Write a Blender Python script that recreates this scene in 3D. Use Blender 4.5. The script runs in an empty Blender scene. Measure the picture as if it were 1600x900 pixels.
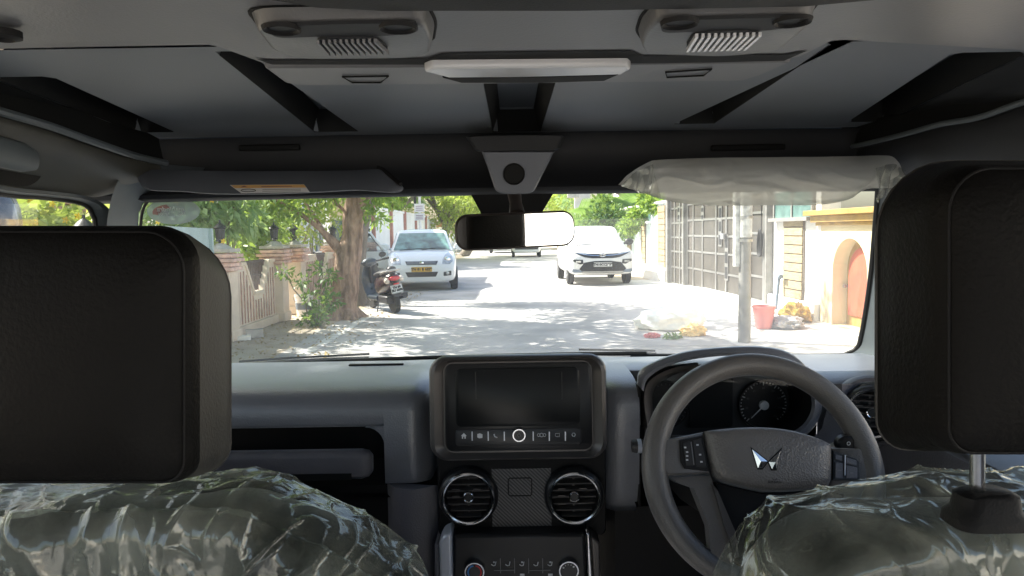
import bpy, bmesh, math, random
import numpy as np
from mathutils import Vector, Matrix, noise
from mathutils.bvhtree import BVHTree

random.seed(7)
rng = np.random.default_rng(7)
scene = bpy.context.scene
col = scene.collection
R = math.radians

# ------------------------------------------------------------------ camera geometry
FPX = 1155.0
PITCH, ROLL = R(4.36), R(0.9)
EYE = Vector((0, 0, 1.5))
_f = Vector((0, math.cos(PITCH), -math.sin(PITCH)))
_u0 = Vector((0, math.sin(PITCH), math.cos(PITCH)))
_x = Vector((1, 0, 0))
CR = _x * math.cos(ROLL) - _u0 * math.sin(ROLL)
CU = _x * math.sin(ROLL) + _u0 * math.cos(ROLL)

def ray(px, py):
    return _f + CR * ((px - 800) / FPX) + CU * ((450 - py) / FPX)
def U(px, py, Y):
    d = ray(px, py); return EYE + d * (Y / d.y)
def UZ(px, py, z):
    d = ray(px, py); return EYE + d * ((z - EYE.z) / d.z)
def UX(px, py, x):
    d = ray(px, py); return EYE + d * (x / d.x)
def UP(px, py, p, n):
    d = ray(px, py); return EYE + d * ((Vector(p) - EYE).dot(n) / d.dot(n))

cam_d = bpy.data.cameras.new('camera')
cam = bpy.data.objects.new('camera', cam_d); col.objects.link(cam)
cam_d.sensor_width = 36; cam_d.lens = 36 * FPX / 1600
cam_d.clip_start = 0.02; cam_d.clip_end = 2000
m3 = Matrix((CR, CU, -_f)).transposed()
cam.matrix_world = Matrix.Translation(EYE) @ m3.to_4x4()
scene.camera = cam

# ------------------------------------------------------------------ materials
def new_mat(name):
    m = bpy.data.materials.new(name); m.use_nodes = True
    nt = m.node_tree; nt.nodes.clear()
    out = nt.nodes.new('ShaderNodeOutputMaterial')
    return m, nt, out
def N(nt, t, **kw):
    n = nt.nodes.new(t)
    for k, v in kw.items():
        if k in n.inputs: n.inputs[k].default_value = v
        else: setattr(n, k, v)
    return n
def rgba(c): return (c[0], c[1], c[2], 1)

def pbr(name, c, rough=0.5, metal=0.0, var=0.15, scale=6.0, bump=0.0, bscale=200.0, c2=None, spec=0.5, coat=0.0,
        detail=6.0, rvar=0.1, stretch=None, sheen=0.0):
    m, nt, out = new_mat(name)
    b = N(nt, 'ShaderNodeBsdfPrincipled')
    b.inputs['Metallic'].default_value = metal
    b.inputs['Specular IOR Level'].default_value = spec
    b.inputs['Coat Weight'].default_value = coat
    b.inputs['Coat Roughness'].default_value = 0.05
    tc = N(nt, 'ShaderNodeTexCoord')
    vec = tc.outputs['Object']
    if stretch:
        mp = N(nt, 'ShaderNodeMapping'); mp.inputs['Scale'].default_value = stretch
        nt.links.new(vec, mp.inputs[0]); vec = mp.outputs[0]
    nz = N(nt, 'ShaderNodeTexNoise'); nz.inputs['Scale'].default_value = scale; nz.inputs['Detail'].default_value = detail
    nt.links.new(vec, nz.inputs['Vector'])
    mx = N(nt, 'ShaderNodeMix', data_type='RGBA')
    ca = c2 if c2 else [q * (1 - var) for q in c]
    cb = c if c2 else [min(1, q * (1 + var)) for q in c]
    mx.inputs[6].default_value = rgba(ca); mx.inputs[7].default_value = rgba(cb)
    rp = N(nt, 'ShaderNodeMapRange'); rp.inputs[1].default_value = 0.32; rp.inputs[2].default_value = 0.68
    nt.links.new(nz.outputs['Fac'], rp.inputs[0]); nt.links.new(rp.outputs[0], mx.inputs[0])
    nt.links.new(mx.outputs[2], b.inputs['Base Color'])
    rr = N(nt, 'ShaderNodeMapRange'); rr.inputs[3].default_value = max(0.02, rough - rvar); rr.inputs[4].default_value = min(1, rough + rvar)
    nt.links.new(nz.outputs['Fac'], rr.inputs[0]); nt.links.new(rr.outputs[0], b.inputs['Roughness'])
    if bump:
        n2 = N(nt, 'ShaderNodeTexNoise'); n2.inputs['Scale'].default_value = bscale; n2.inputs['Detail'].default_value = 3
        nt.links.new(vec, n2.inputs['Vector'])
        bp = N(nt, 'ShaderNodeBump'); bp.inputs['Strength'].default_value = bump; bp.inputs['Distance'].default_value = 0.6 / bscale
        nt.links.new(n2.outputs['Fac'], bp.inputs['Height']); nt.links.new(bp.outputs[0], b.inputs['Normal'])
    nt.links.new(b.outputs[0], out.inputs[0])
    return m

def grain(name, c, rough=0.45, bscale=380.0, strength=0.5, spec=0.5):
    """moulded plastic or leatherette with a voronoi grain"""
    m, nt, out = new_mat(name)
    b = N(nt, 'ShaderNodeBsdfPrincipled'); b.inputs['Roughness'].default_value = rough
    b.inputs['Specular IOR Level'].default_value = spec
    tc = N(nt, 'ShaderNodeTexCoord')
    v = N(nt, 'ShaderNodeTexVoronoi'); v.inputs['Scale'].default_value = bscale
    nt.links.new(tc.outputs['Object'], v.inputs['Vector'])
    nz = N(nt, 'ShaderNodeTexNoise'); nz.inputs['Scale'].default_value = 9; nz.inputs['Detail'].default_value = 8
    nt.links.new(tc.outputs['Object'], nz.inputs['Vector'])
    mx = N(nt, 'ShaderNodeMix', data_type='RGBA')
    mx.inputs[6].default_value = rgba([q * 0.82 for q in c]); mx.inputs[7].default_value = rgba([q * 1.2 for q in c])
    nt.links.new(nz.outputs['Fac'], mx.inputs[0]); nt.links.new(mx.outputs[2], b.inputs['Base Color'])
    bp = N(nt, 'ShaderNodeBump'); bp.inputs['Strength'].default_value = strength; bp.inputs['Distance'].default_value = 0.25 / bscale
    nt.links.new(v.outputs['Distance'], bp.inputs['Height']); nt.links.new(bp.outputs[0], b.inputs['Normal'])
    nt.links.new(b.outputs[0], out.inputs[0])
    return m

def leaf_mat(name, ca, cb, trans=0.45, cc=None):
    m, nt, out = new_mat(name)
    g = N(nt, 'ShaderNodeNewGeometry')
    ramp = N(nt, 'ShaderNodeValToRGB')
    ramp.color_ramp.elements[0].color = rgba(ca); ramp.color_ramp.elements[1].color = rgba(cb)
    if cc:
        e = ramp.color_ramp.elements.new(0.93); e.color = rgba(cb); ramp.color_ramp.elements[-1].color = rgba(cc)
    nt.links.new(g.outputs['Random Per Island'], ramp.inputs[0])
    b = N(nt, 'ShaderNodeBsdfPrincipled'); b.inputs['Roughness'].default_value = 0.45
    nt.links.new(ramp.outputs[0], b.inputs['Base Color'])
    t = N(nt, 'ShaderNodeBsdfTranslucent')
    hs = N(nt, 'ShaderNodeMix', data_type='RGBA'); hs.inputs[0].default_value = 0.5
    hs.inputs[7].default_value = (0.35, 0.42, 0.04, 1)
    nt.links.new(ramp.outputs[0], hs.inputs[6]); nt.links.new(hs.outputs[2], t.inputs['Color'])
    mx = N(nt, 'ShaderNodeMixShader'); mx.inputs[0].default_value = trans
    nt.links.new(b.outputs[0], mx.inputs[1]); nt.links.new(t.outputs[0], mx.inputs[2]); nt.links.new(mx.outputs[0], out.inputs[0])
    return m

def glass_mat(name, tint=(0.9, 0.95, 0.93), veil=0.0, refl=0.6, dirt=0.0):
    m, nt, out = new_mat(name)
    t = N(nt, 'ShaderNodeBsdfTransparent'); t.inputs[0].default_value = rgba(tint)
    g = N(nt, 'ShaderNodeBsdfGlossy'); g.inputs['Roughness'].default_value = 0.02
    fr = N(nt, 'ShaderNodeFresnel'); fr.inputs[0].default_value = 1.45
    ml = N(nt, 'ShaderNodeMath', operation='MULTIPLY'); ml.inputs[1].default_value = refl
    nt.links.new(fr.outputs[0], ml.inputs[0])
    mx = N(nt, 'ShaderNodeMixShader')
    nt.links.new(ml.outputs[0], mx.inputs[0]); nt.links.new(t.outputs[0], mx.inputs[1]); nt.links.new(g.outputs[0], mx.inputs[2])
    last = mx
    if veil or dirt:
        d = N(nt, 'ShaderNodeBsdfTranslucent'); d.inputs[0].default_value = (0.9, 0.92, 0.95, 1)
        nz = N(nt, 'ShaderNodeTexNoise'); nz.inputs['Scale'].default_value = 5; nz.inputs['Detail'].default_value = 8
        tc = N(nt, 'ShaderNodeTexCoord'); nt.links.new(tc.outputs['Object'], nz.inputs['Vector'])
        mr = N(nt, 'ShaderNodeMapRange'); mr.inputs[1].default_value = 0.35; mr.inputs[2].default_value = 0.75
        mr.inputs[3].default_value = veil; mr.inputs[4].default_value = veil + dirt
        nt.links.new(nz.outputs['Fac'], mr.inputs[0])
        m2 = N(nt, 'ShaderNodeMixShader'); nt.links.new(mr.outputs[0], m2.inputs[0])
        nt.links.new(mx.outputs[0], m2.inputs[1]); nt.links.new(d.outputs[0], m2.inputs[2]); last = m2
    nt.links.new(last.outputs[0], out.inputs[0])
    return m

def film_mat(name, tint, clear, white, gloss_rough=0.16, bump=0.6, bscale=22.0, stretch=(1, 1, 1), whitecol=(0.8, 0.8, 0.74), wlo=0.45, whi=1.6, edge=0.34):
    """thin crinkled polythene: see-through, milky and shiny at once"""
    m, nt, out = new_mat(name)
    tc = N(nt, 'ShaderNodeTexCoord')
    mp = N(nt, 'ShaderNodeMapping'); mp.inputs['Scale'].default_value = stretch
    nt.links.new(tc.outputs['Object'], mp.inputs[0])
    nz = N(nt, 'ShaderNodeTexNoise'); nz.inputs['Scale'].default_value = bscale; nz.inputs['Detail'].default_value = 4; nz.inputs['Distortion'].default_value = 1.2
    nz.noise_type = 'RIDGED_MULTIFRACTAL'
    nt.links.new(mp.outputs[0], nz.inputs['Vector'])
    bp = N(nt, 'ShaderNodeBump'); bp.inputs['Strength'].default_value = bump; bp.inputs['Distance'].default_value = 0.012
    nt.links.new(nz.outputs['Fac'], bp.inputs['Height'])
    n2 = N(nt, 'ShaderNodeTexNoise'); n2.inputs['Scale'].default_value = 7; n2.inputs['Detail'].default_value = 5
    nt.links.new(mp.outputs[0], n2.inputs['Vector'])
    t = N(nt, 'ShaderNodeBsdfTransparent'); t.inputs[0].default_value = rgba(tint)
    g = N(nt, 'ShaderNodeBsdfGlossy'); g.inputs['Roughness'].default_value = gloss_rough; g.inputs[0].default_value = (0.95, 0.97, 0.93, 1)
    nt.links.new(bp.outputs[0], g.inputs['Normal'])
    d = N(nt, 'ShaderNodeBsdfDiffuse'); d.inputs[0].default_value = rgba(whitecol)
    tl = N(nt, 'ShaderNodeBsdfTranslucent'); tl.inputs[0].default_value = rgba(whitecol)
    dd = N(nt, 'ShaderNodeMixShader'); dd.inputs[0].default_value = 0.5
    nt.links.new(d.outputs[0], dd.inputs[1]); nt.links.new(tl.outputs[0], dd.inputs[2])
    mr = N(nt, 'ShaderNodeMapRange'); mr.inputs[1].default_value = 0.35; mr.inputs[2].default_value = 0.7
    mr.inputs[3].default_value = white * wlo; mr.inputs[4].default_value = min(1, white * whi)
    nt.links.new(n2.outputs['Fac'], mr.inputs[0])
    a = N(nt, 'ShaderNodeMixShader'); nt.links.new(mr.outputs[0], a.inputs[0])
    nt.links.new(t.outputs[0], a.inputs[1]); nt.links.new(dd.outputs[0], a.inputs[2])
    lw = N(nt, 'ShaderNodeLayerWeight'); lw.inputs[0].default_value = 0.35
    nt.links.new(bp.outputs[0], lw.inputs['Normal'])
    m4 = N(nt, 'ShaderNodeMapRange'); m4.inputs[3].default_value = 1 - clear; m4.inputs[4].default_value = min(1, 1 - clear + edge)
    nt.links.new(lw.outputs['Fresnel'], m4.inputs[0])
    b = N(nt, 'ShaderNodeMixShader'); nt.links.new(m4.outputs[0], b.inputs[0])
    nt.links.new(a.outputs[0], b.inputs[1]); nt.links.new(g.outputs[0], b.inputs[2])
    nt.links.new(b.outputs[0], out.inputs[0])
    return m

def stripe_mat(name, ca, cb, scale, axis_rot, rough=0.35):
    m, nt, out = new_mat(name)
    tc = N(nt, 'ShaderNodeTexCoord'); mp = N(nt, 'ShaderNodeMapping'); mp.inputs['Rotation'].default_value = axis_rot
    nt.links.new(tc.outputs['Object'], mp.inputs[0])
    w = N(nt, 'ShaderNodeTexWave'); w.inputs['Scale'].default_value = scale; w.inputs['Distortion'].default_value = 0.3
    w.inputs['Detail Scale'].default_value = 3
    nt.links.new(mp.outputs[0], w.inputs['Vector'])
    mx = N(nt, 'ShaderNodeMix', data_type='RGBA'); mx.inputs[6].default_value = rgba(ca); mx.inputs[7].default_value = rgba(cb)
    nt.links.new(w.outputs['Fac'], mx.inputs[0])
    b = N(nt, 'ShaderNodeBsdfPrincipled'); b.inputs['Roughness'].default_value = rough
    nt.links.new(mx.outputs[2], b.inputs['Base Color'])
    bp = N(nt, 'ShaderNodeBump'); bp.inputs['Strength'].default_value = 0.5; bp.inputs['Distance'].default_value = 0.001
    nt.links.new(w.outputs['Fac'], bp.inputs['Height']); nt.links.new(bp.outputs[0], b.inputs['Normal'])
    nt.links.new(b.outputs[0], out.inputs[0])
    return m

MATS = {}
def mat(k): return MATS[k]

# ------------------------------------------------------------------ mesh builder
class MB:
    def __init__(s): s.v = []; s.f = []
    def add(s, vs, fs):
        o = len(s.v); s.v.extend(Vector(p) for p in vs); s.f.extend([tuple(i + o for i in f) for f in fs]); return s
    def box(s, c, size, rot=None):
        x, y, z = [q / 2 for q in size]; c = Vector(c)
        vs = [Vector((a, b, d)) for a in (-x, x) for b in (-y, y) for d in (-z, z)]
        if rot is not None: vs = [rot @ q for q in vs]
        return s.add([q + c for q in vs], [(0, 1, 3, 2), (4, 6, 7, 5), (0, 4, 5, 1), (2, 3, 7, 6), (0, 2, 6, 4), (1, 5, 7, 3)])
    def poly(s, pts): return s.add(pts, [tuple(range(len(pts)))])
    def prism(s, pts, d):
        n = len(pts); pts = [Vector(p) for p in pts]; d = Vector(d)
        return s.add(pts + [p + d for p in pts], [tuple(range(n))[::-1], tuple(range(n, 2 * n))] + [(i, (i + 1) % n, n + (i + 1) % n, n + i) for i in range(n)])
    def loft(s, rings, close=True, cap=(True, True)):
        n = len(rings[0]); vs = [p for r in rings for p in r]; fs = []
        for k in range(len(rings) - 1):
            for i in range(n if close else n - 1):
                j = (i + 1) % n
                fs.append((k * n + i, k * n + j, (k + 1) * n + j, (k + 1) * n + i))
        if cap[0]: fs.append(tuple(range(n))[::-1])
        if cap[1]: fs.append(tuple(range((len(rings) - 1) * n, len(rings) * n)))
        return s.add(vs, fs)
    def tube(s, path, r, n=8, cap=True, closed=False, flat=1.0):
        path = [Vector(p) for p in path]; m = len(path)
        rs = r if isinstance(r, (list, tuple)) else [r] * m
        rings = []; prev = None
        for i, p in enumerate(path):
            a = path[(i - 1) % m] if (closed or i > 0) else p
            b = path[(i + 1) % m] if (closed or i < m - 1) else p
            t = (b - a).normalized() if (b - a).length > 1e-9 else Vector((0, 0, 1))
            if prev is None:
                up = Vector((0, 0, 1)) if abs(t.z) < 0.9 else Vector((1, 0, 0))
                u = t.cross(up).normalized()
            else:
                u = (prev - t * prev.dot(t)).normalized()
            prev = u; w = t.cross(u)
            rings.append([p + (u * math.cos(2 * math.pi * k / n) + w * math.sin(2 * math.pi * k / n) * flat) * rs[i] for k in range(n)])
        if closed: rings.append(rings[0]); return s.loft(rings, cap=(False, False))
        return s.loft(rings, cap=(cap, cap))
    def lathe(s, prof, c, axis=(0, 0, 1), n=24, cap=(True, True), sx=1.0):
        c = Vector(c); ax = Vector(axis).normalized()
        up = Vector((0, 0, 1)) if abs(ax.z) < 0.9 else Vector((0, 1, 0))
        u = up.cross(ax).normalized(); w = ax.cross(u)
        rings = [[c + ax * h + (u * math.cos(2 * math.pi * k / n) * sx + w * math.sin(2 * math.pi * k / n)) * r for k in range(n)] for r, h in prof]
        return s.loft(rings, cap=cap)
    def xf(s, M):
        s.v = [M @ p for p in s.v]; return s
    def sub(s, times):
        bm = s.bm()
        for _ in range(times): bmesh.ops.subdivide_edges(bm, edges=bm.edges[:], cuts=1, use_grid_fill=True)
        s.frombm(bm); return s
    def bm(s):
        bm = bmesh.new(); vs = [bm.verts.new(p) for p in s.v]
        for f in s.f:
            try: bm.faces.new([vs[i] for i in f])
            except ValueError: pass
        return bm
    def frombm(s, bm):
        bm.verts.index_update(); s.v = [v.co.copy() for v in bm.verts]; s.f = [tuple(v.index for v in f.verts) for f in bm.faces]; bm.free()
    def build(s, name, m, parent=None, smooth=35, bevel=0.0, bseg=2, subsurf=0, weld=True, recalc=True, label=None):
        off = Vector((0, 0, 0)); r = parent
        while r is not None and r.parent is not None: r = r.parent
        if r is not None and r.name in OFF: off = OFF[r.name]
        bm = s.bm()
        if weld: bmesh.ops.remove_doubles(bm, verts=bm.verts[:], dist=1e-5)
        if recalc: bmesh.ops.recalc_face_normals(bm, faces=bm.faces[:])
        if off.length: bmesh.ops.translate(bm, verts=bm.verts[:], vec=-off)
        me = bpy.data.meshes.new(name); bm.to_mesh(me); bm.free()
        me.materials.append(MATS[m] if isinstance(m, str) else m)
        o = bpy.data.objects.new(name, me); col.objects.link(o)
        if parent is not None: o.parent = parent
        if smooth:
            for p in me.polygons: p.use_smooth = True
            if smooth < 180: me.set_sharp_from_angle(angle=R(smooth))
        if bevel:
            b = o.modifiers.new('bevel', 'BEVEL'); b.width = bevel; b.segments = bseg; b.limit_method = 'ANGLE'; b.angle_limit = R(32)
            b.harden_normals = False
            for p in me.polygons: p.use_smooth = True
            me.set_sharp_from_angle(angle=R(80))
        if subsurf:
            q = o.modifiers.new('subsurf', 'SUBSURF'); q.levels = subsurf; q.render_levels = subsurf
        if label: o['label'] = label
        return o

OFF = {}
def tag(o, label=None, cat=None, group=None, kind=None):
    if label: o['label'] = label
    if cat: o['category'] = cat
    if group: o['group'] = group
    if kind: o['kind'] = kind
    return o
def thing(name, label, cat, loc=(0, 0, 0), rz=0.0, group=None, world=True):
    """an Empty at the thing's base; world=True: its parts are given in world coordinates"""
    o = bpy.data.objects.new(name, None); col.objects.link(o)
    o.empty_display_size = 0.1
    o.location = loc; o.rotation_euler = (0, 0, rz)
    if world: OFF[o.name] = Vector(loc)
    return tag(o, label, cat, group)

def rrect(w, h, r, n=5, cx=0.0, cy=0.0):
    r = min(r, w / 2 - 1e-4, h / 2 - 1e-4); pts = []
    for q, (sx, sy) in enumerate(((1, 1), (-1, 1), (-1, -1), (1, -1))):
        for k in range(n + 1):
            a = math.pi / 2 * (q + k / n)
            pts.append((cx + sx * (w / 2 - r) + r * math.cos(a), cy + sy * (h / 2 - r) + r * math.sin(a)))
    return pts
def text_mesh(mb, s, size, M, extrude=0.0, spacing=1.0, align='CENTER', bold=0.0):
    cu = bpy.data.curves.new('text', 'FONT'); cu.body = s; cu.size = size; cu.align_x = align; cu.align_y = 'CENTER'
    cu.extrude = extrude; cu.space_character = spacing; cu.offset = bold; cu.resolution_u = 2
    o = bpy.data.objects.new('text', cu); col.objects.link(o)
    dg = bpy.context.evaluated_depsgraph_get(); dg.update()
    me = bpy.data.meshes.new_from_object(o.evaluated_get(dg))
    mb.add([M @ v.co for v in me.vertices], [tuple(p.vertices) for p in me.polygons])
    bpy.data.objects.remove(o); bpy.data.curves.remove(cu); bpy.data.meshes.remove(me)
    return mb
def frame(origin, xdir, ydir):
    x = Vector(xdir).normalized(); y = Vector(ydir); y = (y - x * y.dot(x)).normalized(); z = x.cross(y)
    M = Matrix((x, y, z)).transposed().to_4x4(); M.translation = Vector(origin); return M
def fbm(p, o=3):
    s = 0; a = 1; f = 1
    for _ in range(o): s += a * noise.noise(p * f); a *= 0.5; f *= 2.03
    return s
def mesh_np(name, V, F4, m, parent=None, off=None, smooth=False):
    """fast mesh of quads from numpy arrays"""
    me = bpy.data.meshes.new(name)
    V = np.asarray(V, dtype=np.float32)
    if parent is not None:
        r = parent
        while r.parent is not None: r = r.parent
        if r.name in OFF: V = V - np.array(OFF[r.name], dtype=np.float32)
    nf = len(F4)
    me.vertices.add(len(V)); me.vertices.foreach_set('co', V.ravel())
    me.loops.add(nf * 4); me.loops.foreach_set('vertex_index', np.asarray(F4, dtype=np.int32).ravel())
    me.polygons.add(nf); me.polygons.foreach_set('loop_start', np.arange(0, nf * 4, 4, dtype=np.int32))
    try: me.polygons.foreach_set('loop_total', np.full(nf, 4, dtype=np.int32))
    except Exception: pass
    me.update(); me.validate()
    me.materials.append(MATS[m] if isinstance(m, str) else m)
    o = bpy.data.objects.new(name, me); col.objects.link(o)
    if parent is not None: o.parent = parent
    return o
def leaf_cloud(centers, radii, n, size, droop=0.35, flat=0.75, aspect=0.42):
    """n pointed leaves spread through clumps; returns verts, quads"""
    centers = np.asarray(centers, float); radii = np.asarray(radii, float)
    w = radii ** 2; w = w / w.sum()
    k = rng.choice(len(centers), size=n, p=w)
    d = rng.normal(size=(n, 3)); d /= np.linalg.norm(d, axis=1)[:, None]
    rr = radii[k] * rng.random(n) ** 0.45
    d2 = d.copy(); d2[:, 2] *= flat
    P = centers[k] + d2 * rr[:, None]
    a = d + rng.normal(scale=0.7, size=(n, 3)); a[:, 2] -= droop; a /= np.linalg.norm(a, axis=1)[:, None]
    b = np.cross(a, rng.normal(size=(n, 3))); b /= np.linalg.norm(b, axis=1)[:, None]
    c = np.cross(a, b)
    s = size * (0.6 + 0.8 * rng.random(n))
    L = a * s[:, None]; W = b * (s * aspect)[:, None]; Cc = c * (s * 0.08)[:, None]
    V = np.stack([P, P + L * 0.45 + W * 0.5 + Cc, P + L, P + L * 0.45 - W * 0.5 + Cc], axis=1).reshape(-1, 3)
    F = np.arange(n * 4).reshape(n, 4)
    return V, F
# ------------------------------------------------------------------ material library
MATS.update(
    asphalt=pbr('asphalt', (0.52, 0.50, 0.475), 0.9, var=0.25, scale=1.1, bump=0.5, bscale=60, c2=(0.34, 0.325, 0.305), detail=10),
    dirt=pbr('dirt', (0.56, 0.48, 0.38), 0.95, scale=2.2, bump=0.8, bscale=30, c2=(0.38, 0.31, 0.23), detail=10),
    concrete=pbr('concrete', (0.68, 0.66, 0.62), 0.85, scale=2.6, bump=0.4, bscale=50, c2=(0.50, 0.49, 0.46), detail=9),
    line_paint=pbr('line_paint', (0.92, 0.90, 0.86), 0.7, scale=9, c2=(0.45, 0.43, 0.40), detail=9),
    cream=pbr('cream_stucco', (0.80, 0.68, 0.54), 0.85, scale=3, bump=0.3, bscale=90, c2=(0.66, 0.54, 0.42), detail=8),
    rib=pbr('red_rib_paint', (0.46, 0.29, 0.22), 0.8, scale=8, var=0.3),
    terracotta=pbr('terracotta', (0.66, 0.44, 0.36), 0.8, scale=9, var=0.3, bump=0.3, bscale=80),
    railing=pbr('railing_paint', (0.10, 0.07, 0.06), 0.5, scale=8, var=0.3),
    white_wall=pbr('white_wall', (0.90, 0.89, 0.86), 0.85, scale=1.6, c2=(0.82, 0.80, 0.76), bump=0.15, bscale=70, detail=9),
    blue_wall=pbr('pale_blue_wall', (0.74, 0.84, 0.86), 0.85, scale=1.4, c2=(0.68, 0.78, 0.80), detail=8),
    yellow_wall=pbr('pale_yellow_wall', (0.78, 0.69, 0.46), 0.85, scale=2, c2=(0.70, 0.60, 0.38), bump=0.15, bscale=70, detail=8),
    ochre=pbr('ochre_paint', (0.44, 0.29, 0.085), 0.7, scale=5, var=0.2),
    coral=pbr('coral_panel', (0.52, 0.12, 0.06), 0.6, scale=7, var=0.12, bump=0.2, bscale=40),
    stone_tile=pbr('stone_tile', (0.46, 0.37, 0.21), 0.75, scale=5, c2=(0.32, 0.25, 0.14), bump=0.4, bscale=40, stretch=(1, 1, 6)),
    tile_joint=pbr('tile_joint', (0.16, 0.13, 0.10), 0.9),
    gate_grey=pbr('gate_sheet', (0.095, 0.085, 0.072), 0.45, metal=0.3, scale=3, var=0.2),
    steel=pbr('gate_steel', (0.33, 0.325, 0.31), 0.35, metal=0.6, scale=5, var=0.12),
    pole_steel=pbr('pole_steel', (0.30, 0.29, 0.27), 0.6, metal=0.1, scale=7, c2=(0.20, 0.195, 0.18), detail=9, bump=0.3, bscale=60),
    pole_white=pbr('pole_white_paint', (0.66, 0.66, 0.62), 0.7, scale=14, c2=(0.36, 0.35, 0.32), detail=10),
    bark=pbr('bark', (0.46, 0.31, 0.22), 0.9, scale=11, c2=(0.13, 0.08, 0.055), bump=1.0, bscale=12, detail=12, stretch=(1, 1, 0.28)),
    bark_grey=pbr('grey_bark', (0.28, 0.24, 0.20), 0.9, scale=5, c2=(0.17, 0.14, 0.12), bump=0.8, bscale=14, stretch=(1, 1, 0.45)),
    leaf_fresh=leaf_mat('leaf_fresh', (0.13, 0.27, 0.05), (0.29, 0.45, 0.10), 0.5, (0.45, 0.48, 0.10)),
    leaf_pale=leaf_mat('leaf_pale', (0.20, 0.36, 0.14), (0.38, 0.54, 0.26), 0.45),
    leaf_dark=leaf_mat('leaf_dark', (0.07, 0.17, 0.05), (0.18, 0.31, 0.10), 0.35),
    leaf_yellow=leaf_mat('leaf_yellow', (0.30, 0.43, 0.08), (0.52, 0.60, 0.16), 0.55, (0.60, 0.58, 0.18)),
    palm_leaf=leaf_mat('palm_leaf', (0.22, 0.42, 0.12), (0.38, 0.58, 0.22), 0.45),
    petal=leaf_mat('yellow_petal', (0.75, 0.45, 0.01), (0.85, 0.60, 0.02), 0.3),
    litter=leaf_mat('dry_leaf', (0.20, 0.11, 0.04), (0.45, 0.32, 0.12), 0.2),
    car_white=pbr('white_car_paint', (0.80, 0.81, 0.80), 0.22, var=0.02, coat=0.6, rvar=0.03),
    car_pearl=pbr('pearl_car_paint', (0.80, 0.79, 0.75), 0.22, var=0.02, coat=0.6, rvar=0.03),
    black_trim=pbr('black_trim', (0.025, 0.025, 0.027), 0.45, var=0.3),
    tyre=pbr('tyre_rubber', (0.035, 0.034, 0.033), 0.85, var=0.3, scale=12, bump=0.4, bscale=90),
    alloy=pbr('alloy_rim', (0.45, 0.45, 0.46), 0.35, metal=0.8),
    car_glass=pbr('car_window_glass', (0.05, 0.075, 0.07), 0.04, var=0.5, scale=2.5, coat=0.5, rvar=0.02),
    screen_glass=pbr('car_windscreen_glass', (0.12, 0.22, 0.19), 0.05, var=0.7, scale=4, coat=0.6, rvar=0.03),
    glare_glass=pbr('painted_glare_glass', (0.80, 0.82, 0.82), 0.15, var=0.06, scale=3, coat=0.6, rvar=0.04),  # pale base colour paints the sky glare onto the windscreen
    lamp_glass=pbr('headlamp_glass', (0.48, 0.50, 0.49), 0.12, metal=0.4, scale=20, var=0.4, coat=0.8),
    chrome=pbr('chrome', (0.78, 0.79, 0.80), 0.12, metal=1.0, var=0.03, rvar=0.05),
    plate_yellow=pbr('yellow_plate', (0.80, 0.45, 0.02), 0.45, var=0.05),
    plate_white=pbr('white_plate', (0.78, 0.78, 0.76), 0.45, var=0.05),
    ink=pbr('black_ink', (0.02, 0.02, 0.02), 0.6),
    red_lens=pbr('red_lens', (0.62, 0.02, 0.03), 0.15, var=0.1, coat=0.6),
    clear_lens=pbr('clear_lens', (0.62, 0.55, 0.48), 0.15, var=0.15, coat=0.6),
    scooter_blue=pbr('scooter_blue_grey', (0.035, 0.048, 0.065), 0.3, var=0.2, coat=0.4),
    scooter_dark=pbr('scooter_dark', (0.035, 0.035, 0.04), 0.4, var=0.3),
    scooter_silver=pbr('scooter_silver', (0.50, 0.48, 0.46), 0.3, metal=0.6),
    scooter_maroon=pbr('scooter_maroon', (0.03, 0.010, 0.013), 0.25, coat=0.6),
    pink_plastic=pbr('pink_plastic', (0.62, 0.22, 0.20), 0.45, var=0.08),
    pipe_grey=pbr('pipe_grey', (0.16, 0.20, 0.25), 0.5),
    sack_yellow=pbr('yellow_sack', (0.60, 0.38, 0.03), 0.5, scale=10, c2=(0.42, 0.25, 0.02), bump=0.5, bscale=60),
    sack_grey=pbr('grey_sack', (0.42, 0.41, 0.40), 0.7, scale=10, var=0.3, bump=0.5, bscale=60),
    bag_white=pbr('white_bag', (0.92, 0.89, 0.80), 0.5, scale=8, var=0.06, bump=0.3, bscale=40),
    cloth_orange=pbr('orange_cloth', (0.88, 0.60, 0.28), 0.8, scale=9, var=0.2),
    cloth_pink=pbr('pink_paper', (0.72, 0.25, 0.25), 0.8, scale=9, var=0.2),
    teal_sheet=pbr('faded_teal_sheet', (0.40, 0.50, 0.50), 0.6, scale=4, c2=(0.30, 0.38, 0.38), detail=9),
    cable=pbr('black_cable', (0.025, 0.025, 0.025), 0.5),
    sign_white=pbr('sign_white', (0.80, 0.78, 0.76), 0.5, var=0.04),
    sign_purple=pbr('sign_purple', (0.25, 0.13, 0.22), 0.5),
    sign_orange=pbr('sign_orange', (0.72, 0.28, 0.10), 0.5),
    window_dark=pbr('dark_window_glass', (0.05, 0.10, 0.09), 0.08, var=0.4, scale=3, coat=0.4),
    window_teal=pbr('teal_window_glass', (0.14, 0.24, 0.22), 0.1, var=0.3, scale=4, coat=0.4),
    red_brown=pbr('red_brown_paint', (0.42, 0.20, 0.15), 0.75, var=0.2),
    roof_shade=pbr('grey_roof_sheet', (0.30, 0.33, 0.37), 0.6, scale=5, var=0.15),
    cement_block=pbr('cement_block', (0.48, 0.45, 0.40), 0.9, scale=8, var=0.2, bump=0.4, bscale=50),
)

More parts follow.
